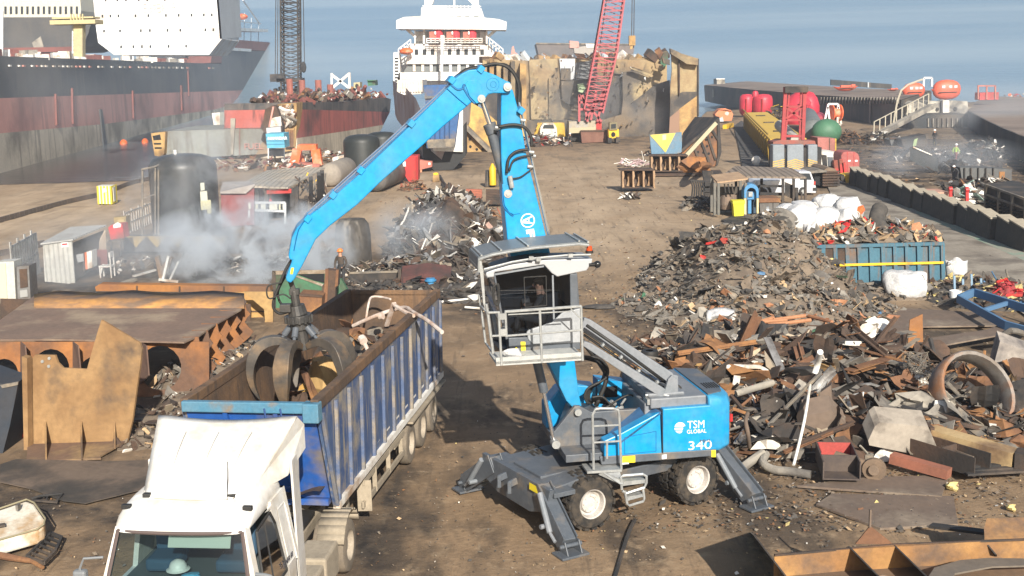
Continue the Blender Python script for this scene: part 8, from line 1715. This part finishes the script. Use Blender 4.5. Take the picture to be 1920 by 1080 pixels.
sack('white bulk bag on the ground left of the skip',1526,527,27,19,gD(1526,548)+.3,seed=21);sack('largest white bulk bag on the ground in front of the skip',1698,535,41,27,gD(1698,562)+.6,seed=23,dep=.6)
for lab,x,y,w_,h_,s in (('torn yellow foam bag above the ground bag',1512,497,18,12,31),('yellow foam mass spilling beside the left end of the skip',1548,490,20,14,32),('yellow foam lump right of the ground bag',1575,525,15,14,33)): sack(lab,x,y,w_,h_,gD(1550,545),YFOAM,s)
t = thing('open_bag','upright white bulk bag standing open right of the skip','sack',at(1792,529));D = gD(1792,531)
b = B();b.sheet(lambda u,v: atD(1771+5*v+(43-6*v)*u,486+4*math.sin(u*9)*(1-v)+43*v,D-.28*math.sin(u*3.1)-.1*noise.noise(V((u*4,v*4,0)))),14,8);b.sheet(lambda u,v: atD(1774+4*v+(38-5*v)*u,490+3*math.sin(u*7+1)*(1-v)+36*v,D+.6),8,5);b.obj('bag',PLAS,t,sol=.04,sm=60)
b = B();b.tube([atD(1776,489,D-.1),atD(1783,494,D-.4),atD(1790,490,D-.3)],.02,5,sub=2);b.obj('handle_loop',DWHITE,t)
# cloth, carpet, notable pieces on the skip
def cloth(nm,lab,L,D,m,dd=(.2,.3,0),th=.05,cat='cloth'):
    b = B();b.prism([atD(x,y,D-.25*noise.noise(V((x*.1,y*.1,0)))) for x,y in L],V(dd)*.2+V((0,th,0)));tag(b.obj(nm,m),lab,cat)
cloth('carpet','grey carpet hanging over the front of the skip',[(1662,458),(1680,455),(1690,462),(1662,478),(1636,502),(1627,498),(1612,478),(1630,460)],48.7,F1)
b = B();b.tube([atD(1650,392,50.5),atD(1644,410,50),atD(1652,428,49.6),atD(1672,438,49.5)],[.35,.5,.45,.3],12,sub=4);tag(b.obj('rolled_carpet',F3,sm=True),'thick dark rolled carpet on top of the skip load','carpet')
cloth('orange_cloth','bright orange cloth beside the top right sack',[(1608,388),(1618,385),(1622,394),(1616,402),(1606,402)],51.5,ORG);cloth('orange_cloth','small orange rag under the large creased bag',[(1566,420),(1576,418),(1574,434),(1564,438),(1562,430)],49.6,ORG)
cloth('red_sheet','red and white panel tilted on the skip load',[(1618,425),(1640,415),(1652,438),(1630,442)],49.6,RED,cat='panel');cloth('cream_cushion','cream cushion lying at the right of the skip load',[(1680,412),(1712,414),(1716,422),(1690,424)],50.5,DWHITE,cat='cushion');cloth('cardboard_sheet','brown cardboard sheet standing left of the sacks',[(1478,412),(1488,409),(1492,430),(1481,434)],50.3,CRD,cat='cardboard');cloth('white_bag_sheet','white plastic sheet trailing beside the rolled carpet',[(1678,408),(1686,412),(1697,434),(1688,434)],49.6,PLAS,cat='sheet')
cloth('brown_sheet','dark brown board leaning at the left end of the skip',[(1478,455),(1490,452),(1494,486),(1480,484)],48.5,RUSTD,cat='board')
cloth('grey_cloth','grey blanket draped over the debris left of the skip',[(1478,540),(1500,535),(1528,545),(1545,570),(1530,588),(1505,582),(1490,568)],45.8,F1)
b = B();b.sheet(lambda u,v: atD(1325+52*u,583+28*v-6*math.sin(u*3),gD(1350,608)-.3*math.sin(v*3)-.2*noise.noise(V((u*3,v*3,1)))),10,6);tag(b.obj('white_sheet',PLAS,sm=True,sol=.04),'crumpled dirty white sheet at the near foot of the big heap','sheet')
g0_,g1_ = at(1532,548,.5),at(1628,580,.2);b = B();b.bar(g0_,g1_,.5,.08);[b.bar(g0_.lerp(g1_,k/9)-V((.2,.2,-.08)),g0_.lerp(g1_,k/9)+V((.15,.25,.08)),.06,.06) for k in range(10)];tag(b.obj('green_rack',mat('rack_green',(.04,.2,.07),rough=.6)),'long green slotted rack lying in front of the skip','rack')
for i,(x0,y0,x1,y1,lab) in enumerate(((1395,612,1450,596,'orange pipe nearest the white sheet'),(1450,600,1510,592,'upper orange pipe below the grey blanket'),(1440,610,1520,600,'orange pipe crossing below the grey blanket'),(1500,588,1560,604,'orange pipe pointing towards the skip'),(1420,604,1476,600,'short orange pipe in the middle of the pipes'))):
    b = B();b.cyl(at(x0,y0,.4),at(x1,y1,.45),.07,n=8);tag(b.obj('orange_pipe',PB,sm=True),lab,'pipe')
# things right of the skip
br_ = thing('blue_bed_frame','blue steel bed frame with upright posts lying at the right edge','frame',at(1860,590))
b = B();P = [at(x,y,.5) for x,y in [(1796,560),(1826,548),(1960,590),(1930,622),(1886,610)]];[b.bar(P[i],P[(i+1) % 5],.1,.3) for i in range(5)];b.bar(P[0].lerp(P[4],.5),P[1].lerp(P[2],.5),.1,.15);b.obj('frame',MBL,br_)
for x,y0,y1 in ((1790,552,517),(1806,552,523),(1822,552,514),(1840,552,522)): b = B();b.bar(atD(x,y0,gD(1820,560)),atD(x-1+(y0 % 3),y1,gD(1820,560)),.08,.08);b.obj('post',mat('post_blue',(.2,.3,.4)),br_)
b = B();b.bar(P[3],P[2],.2,.12);b.obj('end_rail',CRD,br_)
bigheap('red_tangle','tangle of dark red hoses at the right edge of the picture',1882,566,.85,.7,.9,160,[mat('tangle_red',(.35,.03,.04),(.2,.03,.03),3,.5),RED],[3,1],.35,41,mound=MATS['tangle_red'],plates=.1)
b = B();b.tube([at(1900,560,.1),atD(1893,532,47),atD(1886,505,47)],.04,6);b.tube([at(1897,560,.1),atD(1891,520,47)],.04,6);tag(b.obj('leaning_poles',SCRG),'pair of thin poles leaning behind the red tangle','pole')
b = B();b.lathe([(.0,0),(.2,0),(.24,.45),(.2,.45),(.18,.05)],at(1791,566),n=14);tag(b.obj('white_bucket',WHITE,sm=40),'small white bucket on the ground beside the open bag','bucket')
STP = mat('steel_sheet_ground',(.165,.12,.09),(.125,.095,.075),.7,.5,rough=.9,c3=(.25,.2,.15),sc3=.4,amt3=.2)
for lab,L,z in (('wide brown steel sheet lying on the dirt below the skip',[(1560,592),(1650,575),(1880,588),(1870,610),(1730,612),(1700,626),(1640,622)],.12),('second brown steel sheet sloping towards the right edge',[(1740,634),(1850,618),(1880,606),(1905,622),(1740,652)],.35),('flat steel plate on the ground in front of the tray',[(1495,910),(1620,895),(1780,890),(1765,930),(1560,915)],.06),('large dull steel plate beneath the foreground shadow',[(1530,945),(1560,925),(1788,930),(1796,982),(1650,990)],.04)):
    b = B();b.prism([at(x,y,z) for x,y in L],Z1*-.05);tag(b.obj('steel_sheet',STP),lab,'steel sheet')
# notable pieces of the plate field: outline, height of the base, tilt
def piece(nm,lab,L,D,m,vec=(0,.04,0),cat='plate',parts=()): return pg(nm,lab,cat,D,L,0,m,vec=vec,parts=parts)
D7 = lambda x,y: gD(x,y)
piece('rusty_plate','bright rusty plate standing upright at the back of the plate field',[(1706,600),(1730,589),(1731,652),(1720,662),(1702,650)],D7(1716,672),RUSTB)
piece('scorched_sheet','tall white and black scorched sheet bent at the right edge',[(1875,640),(1930,660),(1930,712),(1885,712),(1862,690)],D7(1890,728),mat('scorch_white',(.35,.31,.27),(.07,.065,.07),1,.5),(.1,.5,.2))
piece('cream_box_side','cream torn box panel standing in the plate field',[(1395,690),(1404,680),(1442,700),(1440,716),(1430,718)],D7(1420,732),DWHITE,(.1,.3,-.1));piece('cream_crate','cream crate shell on top of the plate field',[(1412,658),(1438,646),(1448,680),(1420,692),(1408,678)],D7(1430,730),mat('cream_torn',(.5,.42,.3),(.4,.32,.22),1.5,.5),(.2,.4,0))
piece('white_shield','white pointed sheet with dark rim beside the big ring',[(1704,714),(1735,714),(1756,742),(1740,748),(1712,745)],D7(1730,760),mat('white_scuffed',(.6,.58,.52),(.5,.46,.4),2,.5,c3=(.3,.15,.08),sc3=2,amt3=.2),(0,.2,.1));piece('pale_folded_sheet','pale folded sheet leaning near the back of the plate field',[(1450,640),(1470,622),(1492,630),(1500,660),(1480,668),(1462,655)],D7(1475,700),mat('pale_sheet',(.48,.4,.3),(.36,.28,.2),1.5,.5),(.2,.2,-.2))
piece('pale_folded_sheet','second pale folded sheet right beside a dark fin',[(1482,636),(1518,618),(1530,650),(1524,668),(1500,660)],D7(1505,700),MATS['pale_sheet'],(.1,.3,0));piece('green_plate','upright dull green plate beside the yellow strip',[(1522,620),(1540,616),(1542,655),(1530,660)],D7(1530,705),GREEN,(.1,.2,0));piece('green_plate','second upright green strip nearest the yellow strip',[(1545,616),(1555,612),(1560,650),(1550,655)],D7(1550,705),GREEN,(.1,.2,0));piece('yellow_strip','short upright yellow strip at the back of the plate field',[(1562,612),(1574,608),(1578,642),(1563,644)],D7(1568,700),YELP)
piece('red_sheet','torn red sheet in the upper middle of the plate field',[(1672,685),(1690,668),(1698,672),(1694,690),(1685,704),(1674,702)],D7(1685,720),mat('torn_red',(.4,.04,.05),(.3,.04,.04),2,.5),(.1,.2,0))
piece('grey_board','wide grey weathered board lying in front of the plate field',[(1640,800),(1650,792),(1740,800),(1762,850),(1745,858),(1630,835),(1628,826)],D7(1700,868),mat('weathered_board',(.33,.29,.24),(.25,.22,.185),.8,.5,rough=.9,c3=(.13,.11,.09),sc3=1.5,amt3=.2),(0,.5,.25));piece('brown_board','brown scratched steel board in the middle of the plate field',[(1510,780),(1560,770),(1588,800),(1560,822),(1500,812)],D7(1540,838),STP,(0,.4,.3))
piece('brown_board','upright dark brown board leaning left of the centre',[(1432,762),(1450,745),(1482,750),(1470,790),(1440,785)],D7(1460,815),RUSTD,(.1,.5,.1));piece('brown_board','narrow brown board standing up in the middle',[(1538,736),(1558,722),(1560,760),(1548,805),(1534,805)],D7(1545,820),STP,(.1,.3,0))
# big ring
b = B();rc_ = atD(1822,738,D7(1822,800));b.lathe([(1.0,-.28),(1.06,-.3),(1.1,-.1),(1.1,.25),(1.06,.3),(.98,.28),(.93,.0),(1.0,-.28)],rc_,(.25,-.75,.5),30);tag(b.obj('flanged_ring',mat('ring_metal',(.24,.22,.20),(.15,.12,.095),1.5,.5,rough=.7,c3=(.25,.12,.06),sc3=1,amt3=.35),sm=40),'big round flanged steel ring lying at the right edge','ring')
# long ochre beam, rust beam, tray, hub, pipes, dark trough, slatted sheet
p0,p1 = at(1745,815,.5),at(1905,862,.35);t = thing('ochre_beam','long ochre box beam with torn end lying at the lower right','beam',(p0+p1)/2);b = B();b.bar(p0,p1,.45,.4);b.obj('beam',mat('beam_ochre',(.45,.33,.17),(.36,.24,.12),1,.5,rough=.85,c3=(.16,.1,.06),sc3=.8,amt3=.25),t);b = B();b.bar(p1,p1+V((.25,-.15,.0)),.5,.45);b.bar(p0-V((.1,0,0)),p0,.5,.5);b.obj('end_plate',RUSTD,t)
b = B();b.bar(at(1672,858,.3),at(1780,888,.2),.28,.22);tag(b.obj('red_brown_beam',mat('beam_redbrown',(.32,.12,.075),(.24,.1,.065),1.2,.5,rough=.8)),'red brown square beam lying right of the hub','beam')
def xtray(nm,lab,cx,cy,L_,W_2,h,rz,m,m2=None,cat='tray'):
    c = at(cx,cy,.15);M = Euler((0,0,rz)).to_matrix();t = thing(nm,lab,cat,c);b = B()
    for d,s in (((W_2/2,0,h/2),(.03,L_,h)),((-W_2/2,0,h/2),(.03,L_,h)),((0,0,.02),(W_2,L_,.03)),((0,L_/2,h/2),(W_2,.03,h)),((0,-L_*.15,h/2),(W_2,.03,h))): b.box(c+M @ V(d),s,M)
    b.obj('body',m,t)
    if m2: b = B();b.box(c+M @ V((0,L_*.2,.05)),(W_2*.95,L_*.55,.02),M);b.box(c+M @ V((0,L_*.47,h*.5)),(W_2*.95,.02,h),M);b.box(c+M @ V((-W_2*.46,L_*.2,h*.5)),(.02,L_*.5,h),M);b.obj('floor',m2,t)
xtray('open_tray','dark open steel tray with red inside standing at the front of the field',1570,880,1.5,.8,.42,R_(-8),mat('tray_dark',(.07,.055,.05),(.1,.075,.06),2,.5),mat('tray_red',(.42,.07,.06),(.34,.06,.05),2,.5))
xtray('dark_trough','long dark V shaped steel trough lying left of the ochre beam',1752,862,2.6,.55,.45,R_(32),RUSTD)
xtray('dark_trough','second shallow steel trough crossing behind the long one',1790,858,1.6,.5,.3,R_(25),STP)
b = B();c = at(1640,878,.28);b.cyl(c,c+V((-.05,-.12,.0)),.26,.26,20);b.cyl(c+V((-.05,-.12,0)),c+V((-.08,-.2,.02)),.12,n=14);b.cyl(c,c+V((-.75,.55,.12)),.13,n=12);tag(b.obj('axle_hub',mat('hub_brown',(.2,.14,.095),(.14,.1,.07),3,.5),sm=40),'rusty round wheel hub on a short axle at the front of the field','hub')
for lab,L,r_,m in (('thick pale pipe with elbow at the front left of the field',[(1436,852,.2),(1430,868,.2),(1450,880,.15),(1484,884,.12),(1520,890,.1)],.1,CONC),('long thin white pole crossing the plate field',[(1488,872,.2),(1508,790,.9),(1520,715,1.4)],.035,DWHITE),('pale pipe end lying beside the machine counterweight',[(1388,880,.12),(1412,862,.2),(1430,850,.25)],.11,CONC),('pale ribbed pipe in the left of the plate field',[(1380,738,.9),(1420,726,1.0),(1448,718,1.0)],.09,CONC),('white vertical pipe post in the back of the field',[(1528,700,1.3),(1534,680,1.6),(1538,660,2.0)],.08,DWHITE),('bent grey pipe beside the tall scorched sheet',[(1868,640,.4),(1895,620,.9),(1925,628,.5)],.1,SCRG),('pale pipes behind the counterweight',[(1376,800,.4),(1400,790,.5),(1425,784,.5)],.07,CONC),('curved brown pipe in the left part of the field',[(1405,838,.3),(1402,810,.8),(1398,790,1.0),(1402,775,1.1)],.05,STP)):
    b = B();b.tube([at(*p_) for p_ in L],r_,9,sub=3);tag(b.obj('scrap_pipe',m,sm=True),lab,'pipe')
for lab,x0,y0,x1,y1,z0_,z1_,w_,h_,m in (('long dark beam across the back of the plate field',1575,672,1690,640,1.1,1.1,.3,.15,BURNT),('dark channel beam above the upper middle of the field',1600,650,1710,628,1.0,.9,.35,.12,SCRG),('brown plank like beam in the upper middle',1590,700,1680,672,1.0,1.0,.35,.08,RUST),('grey long bar leaning down the middle of the field',1440,800,1540,700,.5,1.6,.06,.06,SCRG),('rusty bar at the front left of the field',1470,850,1560,812,.3,.6,.12,.05,RUST),('brown bar propped over the tray',1500,832,1600,795,.5,.7,.1,.06,RUSTD),('dark girder in front of the big ring',1690,775,1800,812,.6,.3,.22,.2,BURNT),('thin upright bar beside the ochre beam',1862,800,1866,768,.2,.9,.06,.06,BURNT)):
    b = B();p,q_ = at(x0,y0,z0_),at(x1,y1,z1_);b.bar(p,q_,w_,.02);b.bar(p+Z1*h_,q_+Z1*h_,w_,.02);b.bar(p+Z1*h_*.5,q_+Z1*h_*.5,.03,h_);tag(b.obj('scrap_beam',m),lab,'beam')
b = B();[b.bar(at(1812,868+k*7,.22),at(1918,862+k*7,.2),.14,.05) for k in range(4)];tag(b.obj('slatted_sheet',BURNT),'dark slatted sheet lying at the lower right edge','sheet')
b = B();cc_ = at(1722,690,1.2);[b.tube([cc_+rv(r7,.35),cc_+rv(r7,.45),cc_+rv(r7,.4)],.008,4,sub=2) for i in range(40)];b.bar(at(1700,705,.8),at(1706,660,1.5),.05,.05);b.bar(at(1706,660,1.5),at(1750,700,1.0),.05,.05);tag(b.obj('wire_mesh',SCRG),'tangled wire mesh above the white pointed sheet','wire')
b = B();b.lathe([(.12,0),(.26,0),(.28,.06),(.28,.2),(.26,.26),(.12,.26)],at(1218,672,.3),n=20);tag(b.obj('tyre',BLACK,sm=40),'small black tyre lying behind the cab riser arm','tyre')
b = B();b.add([at(1212,682,.2),at(1234,680,.2),atD(1230,658,D7(1230,690))],[(0,1,2)]);tag(b.obj('white_scrap',PLAS,sol=.02),'white triangular scrap beside the small tyre','scrap')
b = B();b.sph(at(1788,912,.08),(.14,.1,.1),10,jit=1);tag(b.obj('foam_lump',YFOAM,sm=True),'yellow foam lump on the ground in front of the slatted sheet','foam');b = B();b.sph(at(1898,952,.06),(.1,.08,.07),10,jit=1);tag(b.obj('foam_lump',YFOAM,sm=True),'small yellow foam lump alone on the dirt at the right','foam')
b = B();b.sph(at(1125,575,.05),(.7,.35,.07),14,jit=.4);tag(b.obj('black_cloth',F3),'flat black cloth lying on the dirt right of the cab','cloth')
for lab,x0,y0,x1,y1 in (('pale thin pole lying behind the trailer',826,566,888,560),('shorter pale pole right of the first behind the trailer',872,576,908,579)): b = B();b.cyl(at(x0,y0,.05),at(x1,y1,.05),.05,n=7);tag(b.obj('pale_pole',DWHITE),lab,'pole')
# ---------- foreground cut section, bottom right ----------
fg = thing('steel_frame_section','open cut hull section with ochre walls and dark gussets in the bottom right corner','hull section',at(1650,1090))
FO = mat('fore_orange',(.36,.20,.075),(.29,.15,.06),1.2,.5,rough=.85,c3=(.14,.09,.06),sc3=.9,amt3=.25,bump=.2);zf = 1.25
A3,B3,C3_ = at(1452,1040,zf),at(1680,1020,zf),at(1990,1008,zf);dn = V((0,0,-.42))
b = B();b.prism([A3,B3,C3_,V((C3_.x,C3_.y,0)),V((B3.x,B3.y,0)),V((A3.x,A3.y,0))],V((0,.03,0)));b.obj('rear_wall',FO,fg)
b = B();b.add([A3+dn,B3+dn,C3_+dn,at(1990,1140,zf-.42),at(1452,1140,zf-.42)],[(0,1,2,3,4)]);b.obj('floor_plate',mat('fore_floor',(.2,.13,.08),(.14,.095,.065),1,.5,rough=.9),fg,sol=.03)
b = B();b.prism([at(1406,998,zf+.15),at(1412,1003,zf+.12),at(1470,1078,zf),at(1490,1110,zf),at(1490,1110,0),at(1406,998,0)],V((.03,0,0)));b.obj('side_plate',BURNT,fg)
def gus(L,m=BURNT): b = B();b.prism([at(x,y,z) for x,y,z in L],V((.03,.0,0)));b.obj('gusset',m,fg)
gus([(1586,1026,zf),(1590,1024,zf+.02),(1650,1085,zf),(1650,1085,zf-.42),(1586,1026,zf-.42)]);gus([(1675,1022,zf),(1740,1085,zf),(1740,1085,zf-.42),(1675,1022,zf-.42)]);gus([(1842,1012,zf),(1866,1040,zf-.2),(1866,1048,zf-.42),(1842,1014,zf-.42)],RUSTD)
b = B();b.prism([atD(1604,1020,B3.y),atD(1632,986,B3.y),atD(1676,1021,B3.y)],V((0,.03,0)));b.obj('peak_plate',RUST,fg);b = B();b.bar(atD(1631,988,B3.y-.02),atD(1632,955,B3.y-.02),.05,.03);b.obj('upright_bar',STP,fg)
b = B();b.cyl(at(1656,1090,zf-.42),at(1656,1090,zf+.02),.1,n=18);b.obj('pipe_stub',STP,fg,sm=40);b = B();b.bar(A3+V((0,-.02,0)),B3+V((0,-.02,0)),.04,.03);b.bar(B3+V((0,-.02,0)),C3_+V((0,-.02,0)),.04,.03);b.obj('cut_edge',RUSTD,fg)
b = B();b.prism([at(x,y,zf-.2) for x,y in [(1738,1085),(1752,1064),(1800,1050),(1850,1046),(1990,1048),(1990,1058),(1860,1062),(1790,1075),(1780,1100)]],Z1*-.03);b.obj('shelf_plate',mat('shelf_grey',(.17,.14,.11),(.13,.11,.09),1,.5),fg)
b = B();b.prism([at(1845,990,.9),at(1850,972,1.0),at(1990,968,1.0),at(1990,1005,.8),at(1846,1008,.8)],Z1*-.04);b.obj('loose_plate',FO,fg);b = B();b.bar(at(1745,985,.3),at(1905,1005,.5),.22,.05);b.obj('dark_beam',BURNT,fg)
b = B();b.box(at(1578,1058,zf-.36),(.2,.12,.1),(0,0,.2));tag(b.obj('white_carton',DWHITE),'small white carton lying inside the foreground section','carton')
b = B();b.tube([at(1190,975,.03),at(1178,1000,.04),at(1165,1040,.03),at(1150,1090,.03)],.045,6,sub=5);tag(b.obj('black_cable',BURNT),'black cable snaking over the dirt below the steps','cable')
# ---------- smoke plumes and haze ----------
def smoke(lab,c,r,dens,seed=0,thr=.42,ns=.5,col=(.9,.95,1)):
    b = B();b.sph((0,0,0),r,16);o = b.obj('smoke',None,loc=(0,0,0));o.location = V(c);tag(o,lab,None,None,'stuff')
    m = bpy.data.materials.new('smoke');m.use_nodes = True;n = m.node_tree.nodes;l = m.node_tree.links;n.remove(n['Principled BSDF'])
    v = n.new('ShaderNodeVolumePrincipled');v.inputs['Color'].default_value = (*col,1);v.inputs['Anisotropy'].default_value = .2
    tc = n.new('ShaderNodeTexCoord');t = n.new('ShaderNodeTexNoise');t.inputs['Scale'].default_value = ns;t.inputs['Detail'].default_value = 6;t.inputs['Roughness'].default_value = .62;t.inputs['Distortion'].default_value = .6
    mp = n.new('ShaderNodeMapping');mp.inputs['Location'].default_value = (seed*7.7,seed*3,0);l.new(tc.outputs['Object'],mp.inputs[0]);l.new(mp.outputs[0],t.inputs[0])
    # fall-off towards the edge of the plume
    sc_v = n.new('ShaderNodeVectorMath');sc_v.operation = 'DIVIDE';sc_v.inputs[1].default_value = r;l.new(tc.outputs['Object'],sc_v.inputs[0])
    ln_ = n.new('ShaderNodeVectorMath');ln_.operation = 'LENGTH';l.new(sc_v.outputs[0],ln_.inputs[0])
    f = n.new('ShaderNodeMapRange');f.inputs[1].default_value = 1;f.inputs[2].default_value = .3;l.new(ln_.outputs['Value'],f.inputs[0])
    d = n.new('ShaderNodeMapRange');d.inputs[1].default_value = thr;d.inputs[2].default_value = thr+.2;l.new(t.outputs[0],d.inputs[0])
    x = n.new('ShaderNodeMath');x.operation = 'MULTIPLY';l.new(f.outputs[0],x.inputs[0]);l.new(d.outputs[0],x.inputs[1])
    y = n.new('ShaderNodeMath');y.operation = 'MULTIPLY';l.new(x.outputs[0],y.inputs[0]);y.inputs[1].default_value = dens;l.new(y.outputs[0],v.inputs['Density'])
    l.new(v.outputs[0],n['Material Output'].inputs['Volume']);o.data.materials.clear();o.data.materials.append(m);return o
smoke('thick white smoke plume over the burning scrap by the worker in white',at(470,522)+Z1*1.3,(5.4,3.0,2.7),8,3,.48,.55)
smoke('thin smoke drifting in front of the black tank',at(380,500)+V((0,2,4.2)),(7,4,4.6),.3,2,.48,.4)
smoke('low smoke drifting over the sooty ground near the shed',at(200,540)+Z1*1.5,(8,4,2.2),.2,3,.38,.25)
smoke('light smoke rising from the shiny scrap heap',at(775,505)+Z1*1.6,(2.6,2,2.0),.8,4,.42,.6)
smoke('thin smoke along the side of the long beached ship',atD(330,150,150)+V((0,0,0)),(24,12,7),.022,5,.40,.06)
smoke('smoke lying against the hull of the long ship at the left',atD(40,175,125),(18,10,7),.022,6,.40,.07)
smoke('grey smoke in front of the cut open wreck',atD(1120,170,162),(17,6,12),.08,7,.40,.08)
smoke('low smoke over the burnt area on the right',at(1740,325)+Z1*1.2,(9,6,2.2),.22,8,.42,.22)
smoke('faint smoke over the right hull deck',at(1860,250)+Z1*2,(16,12,5),.04,9,.40,.09)
b = B();b.box((0,180,21),(620,420,60));hz = b.obj('haze',None);tag(hz,'thin pale sea haze over the whole yard',None,None,'stuff')
m = bpy.data.materials.new('haze');m.use_nodes = True;n = m.node_tree.nodes;n.remove(n['Principled BSDF']);v = n.new('ShaderNodeVolumePrincipled');v.inputs['Color'].default_value = (.80,.88,1,1);v.inputs['Density'].default_value = .0006;v.inputs['Anisotropy'].default_value = .3
m.node_tree.links.new(v.outputs[0],n['Material Output'].inputs['Volume']);hz.data.materials.clear();hz.data.materials.append(m)
# each loose piece of these parts becomes a part of its own
def split(o):
    me = o.data;n = len(me.vertices);par = list(range(n))
    def fd(i):
        while par[i] != i: par[i] = par[par[i]];i = par[i]
        return i
    for e in me.edges: par[fd(e.vertices[0])] = fd(e.vertices[1])
    gr = {}
    for f in me.polygons: gr.setdefault(fd(f.vertices[0]),[]).append(f)
    if not 1 < len(gr) <= 100: return
    for k,fs in enumerate(gr.values()):
        ids = sorted({v for f in fs for v in f.vertices});ix = {v: i for i,v in enumerate(ids)}
        m2 = bpy.data.meshes.new(o.name.split('.')[0]);m2.from_pydata([me.vertices[i].co[:] for i in ids],[],[[ix[v] for v in f.vertices] for f in fs])
        for m in me.materials: m2.materials.append(m)
        m2.polygons.foreach_set('material_index',[f.material_index for f in fs]);m2.polygons.foreach_set('use_smooth',[f.use_smooth for f in fs])
        c = o.copy();c.data = m2;C.objects.link(c)
        if k == 0: 
            for ch in list(o.children): ch.parent = c
    bpy.data.objects.remove(o)
for o in list(sc.objects):
    if o.parent and o.type == 'MESH' and o.name.split('.')[0] in ('hoses','hose_fitting','pipe_clamp','marker_light','side_fairing','mudguard','warning_sticker','pipe','wall_rib','marker_strip','deck_post','pulley','hatch','hull_seam','wing_mirror','roof_rib','inner_lining','slot','shoe','hanging_tool','stair_gap','post','rib','cable','frame_rib','hood_seam','vent','side_post','leg','wire','deck_frame','gusset','panel_seam','hole','coupling'): split(o)
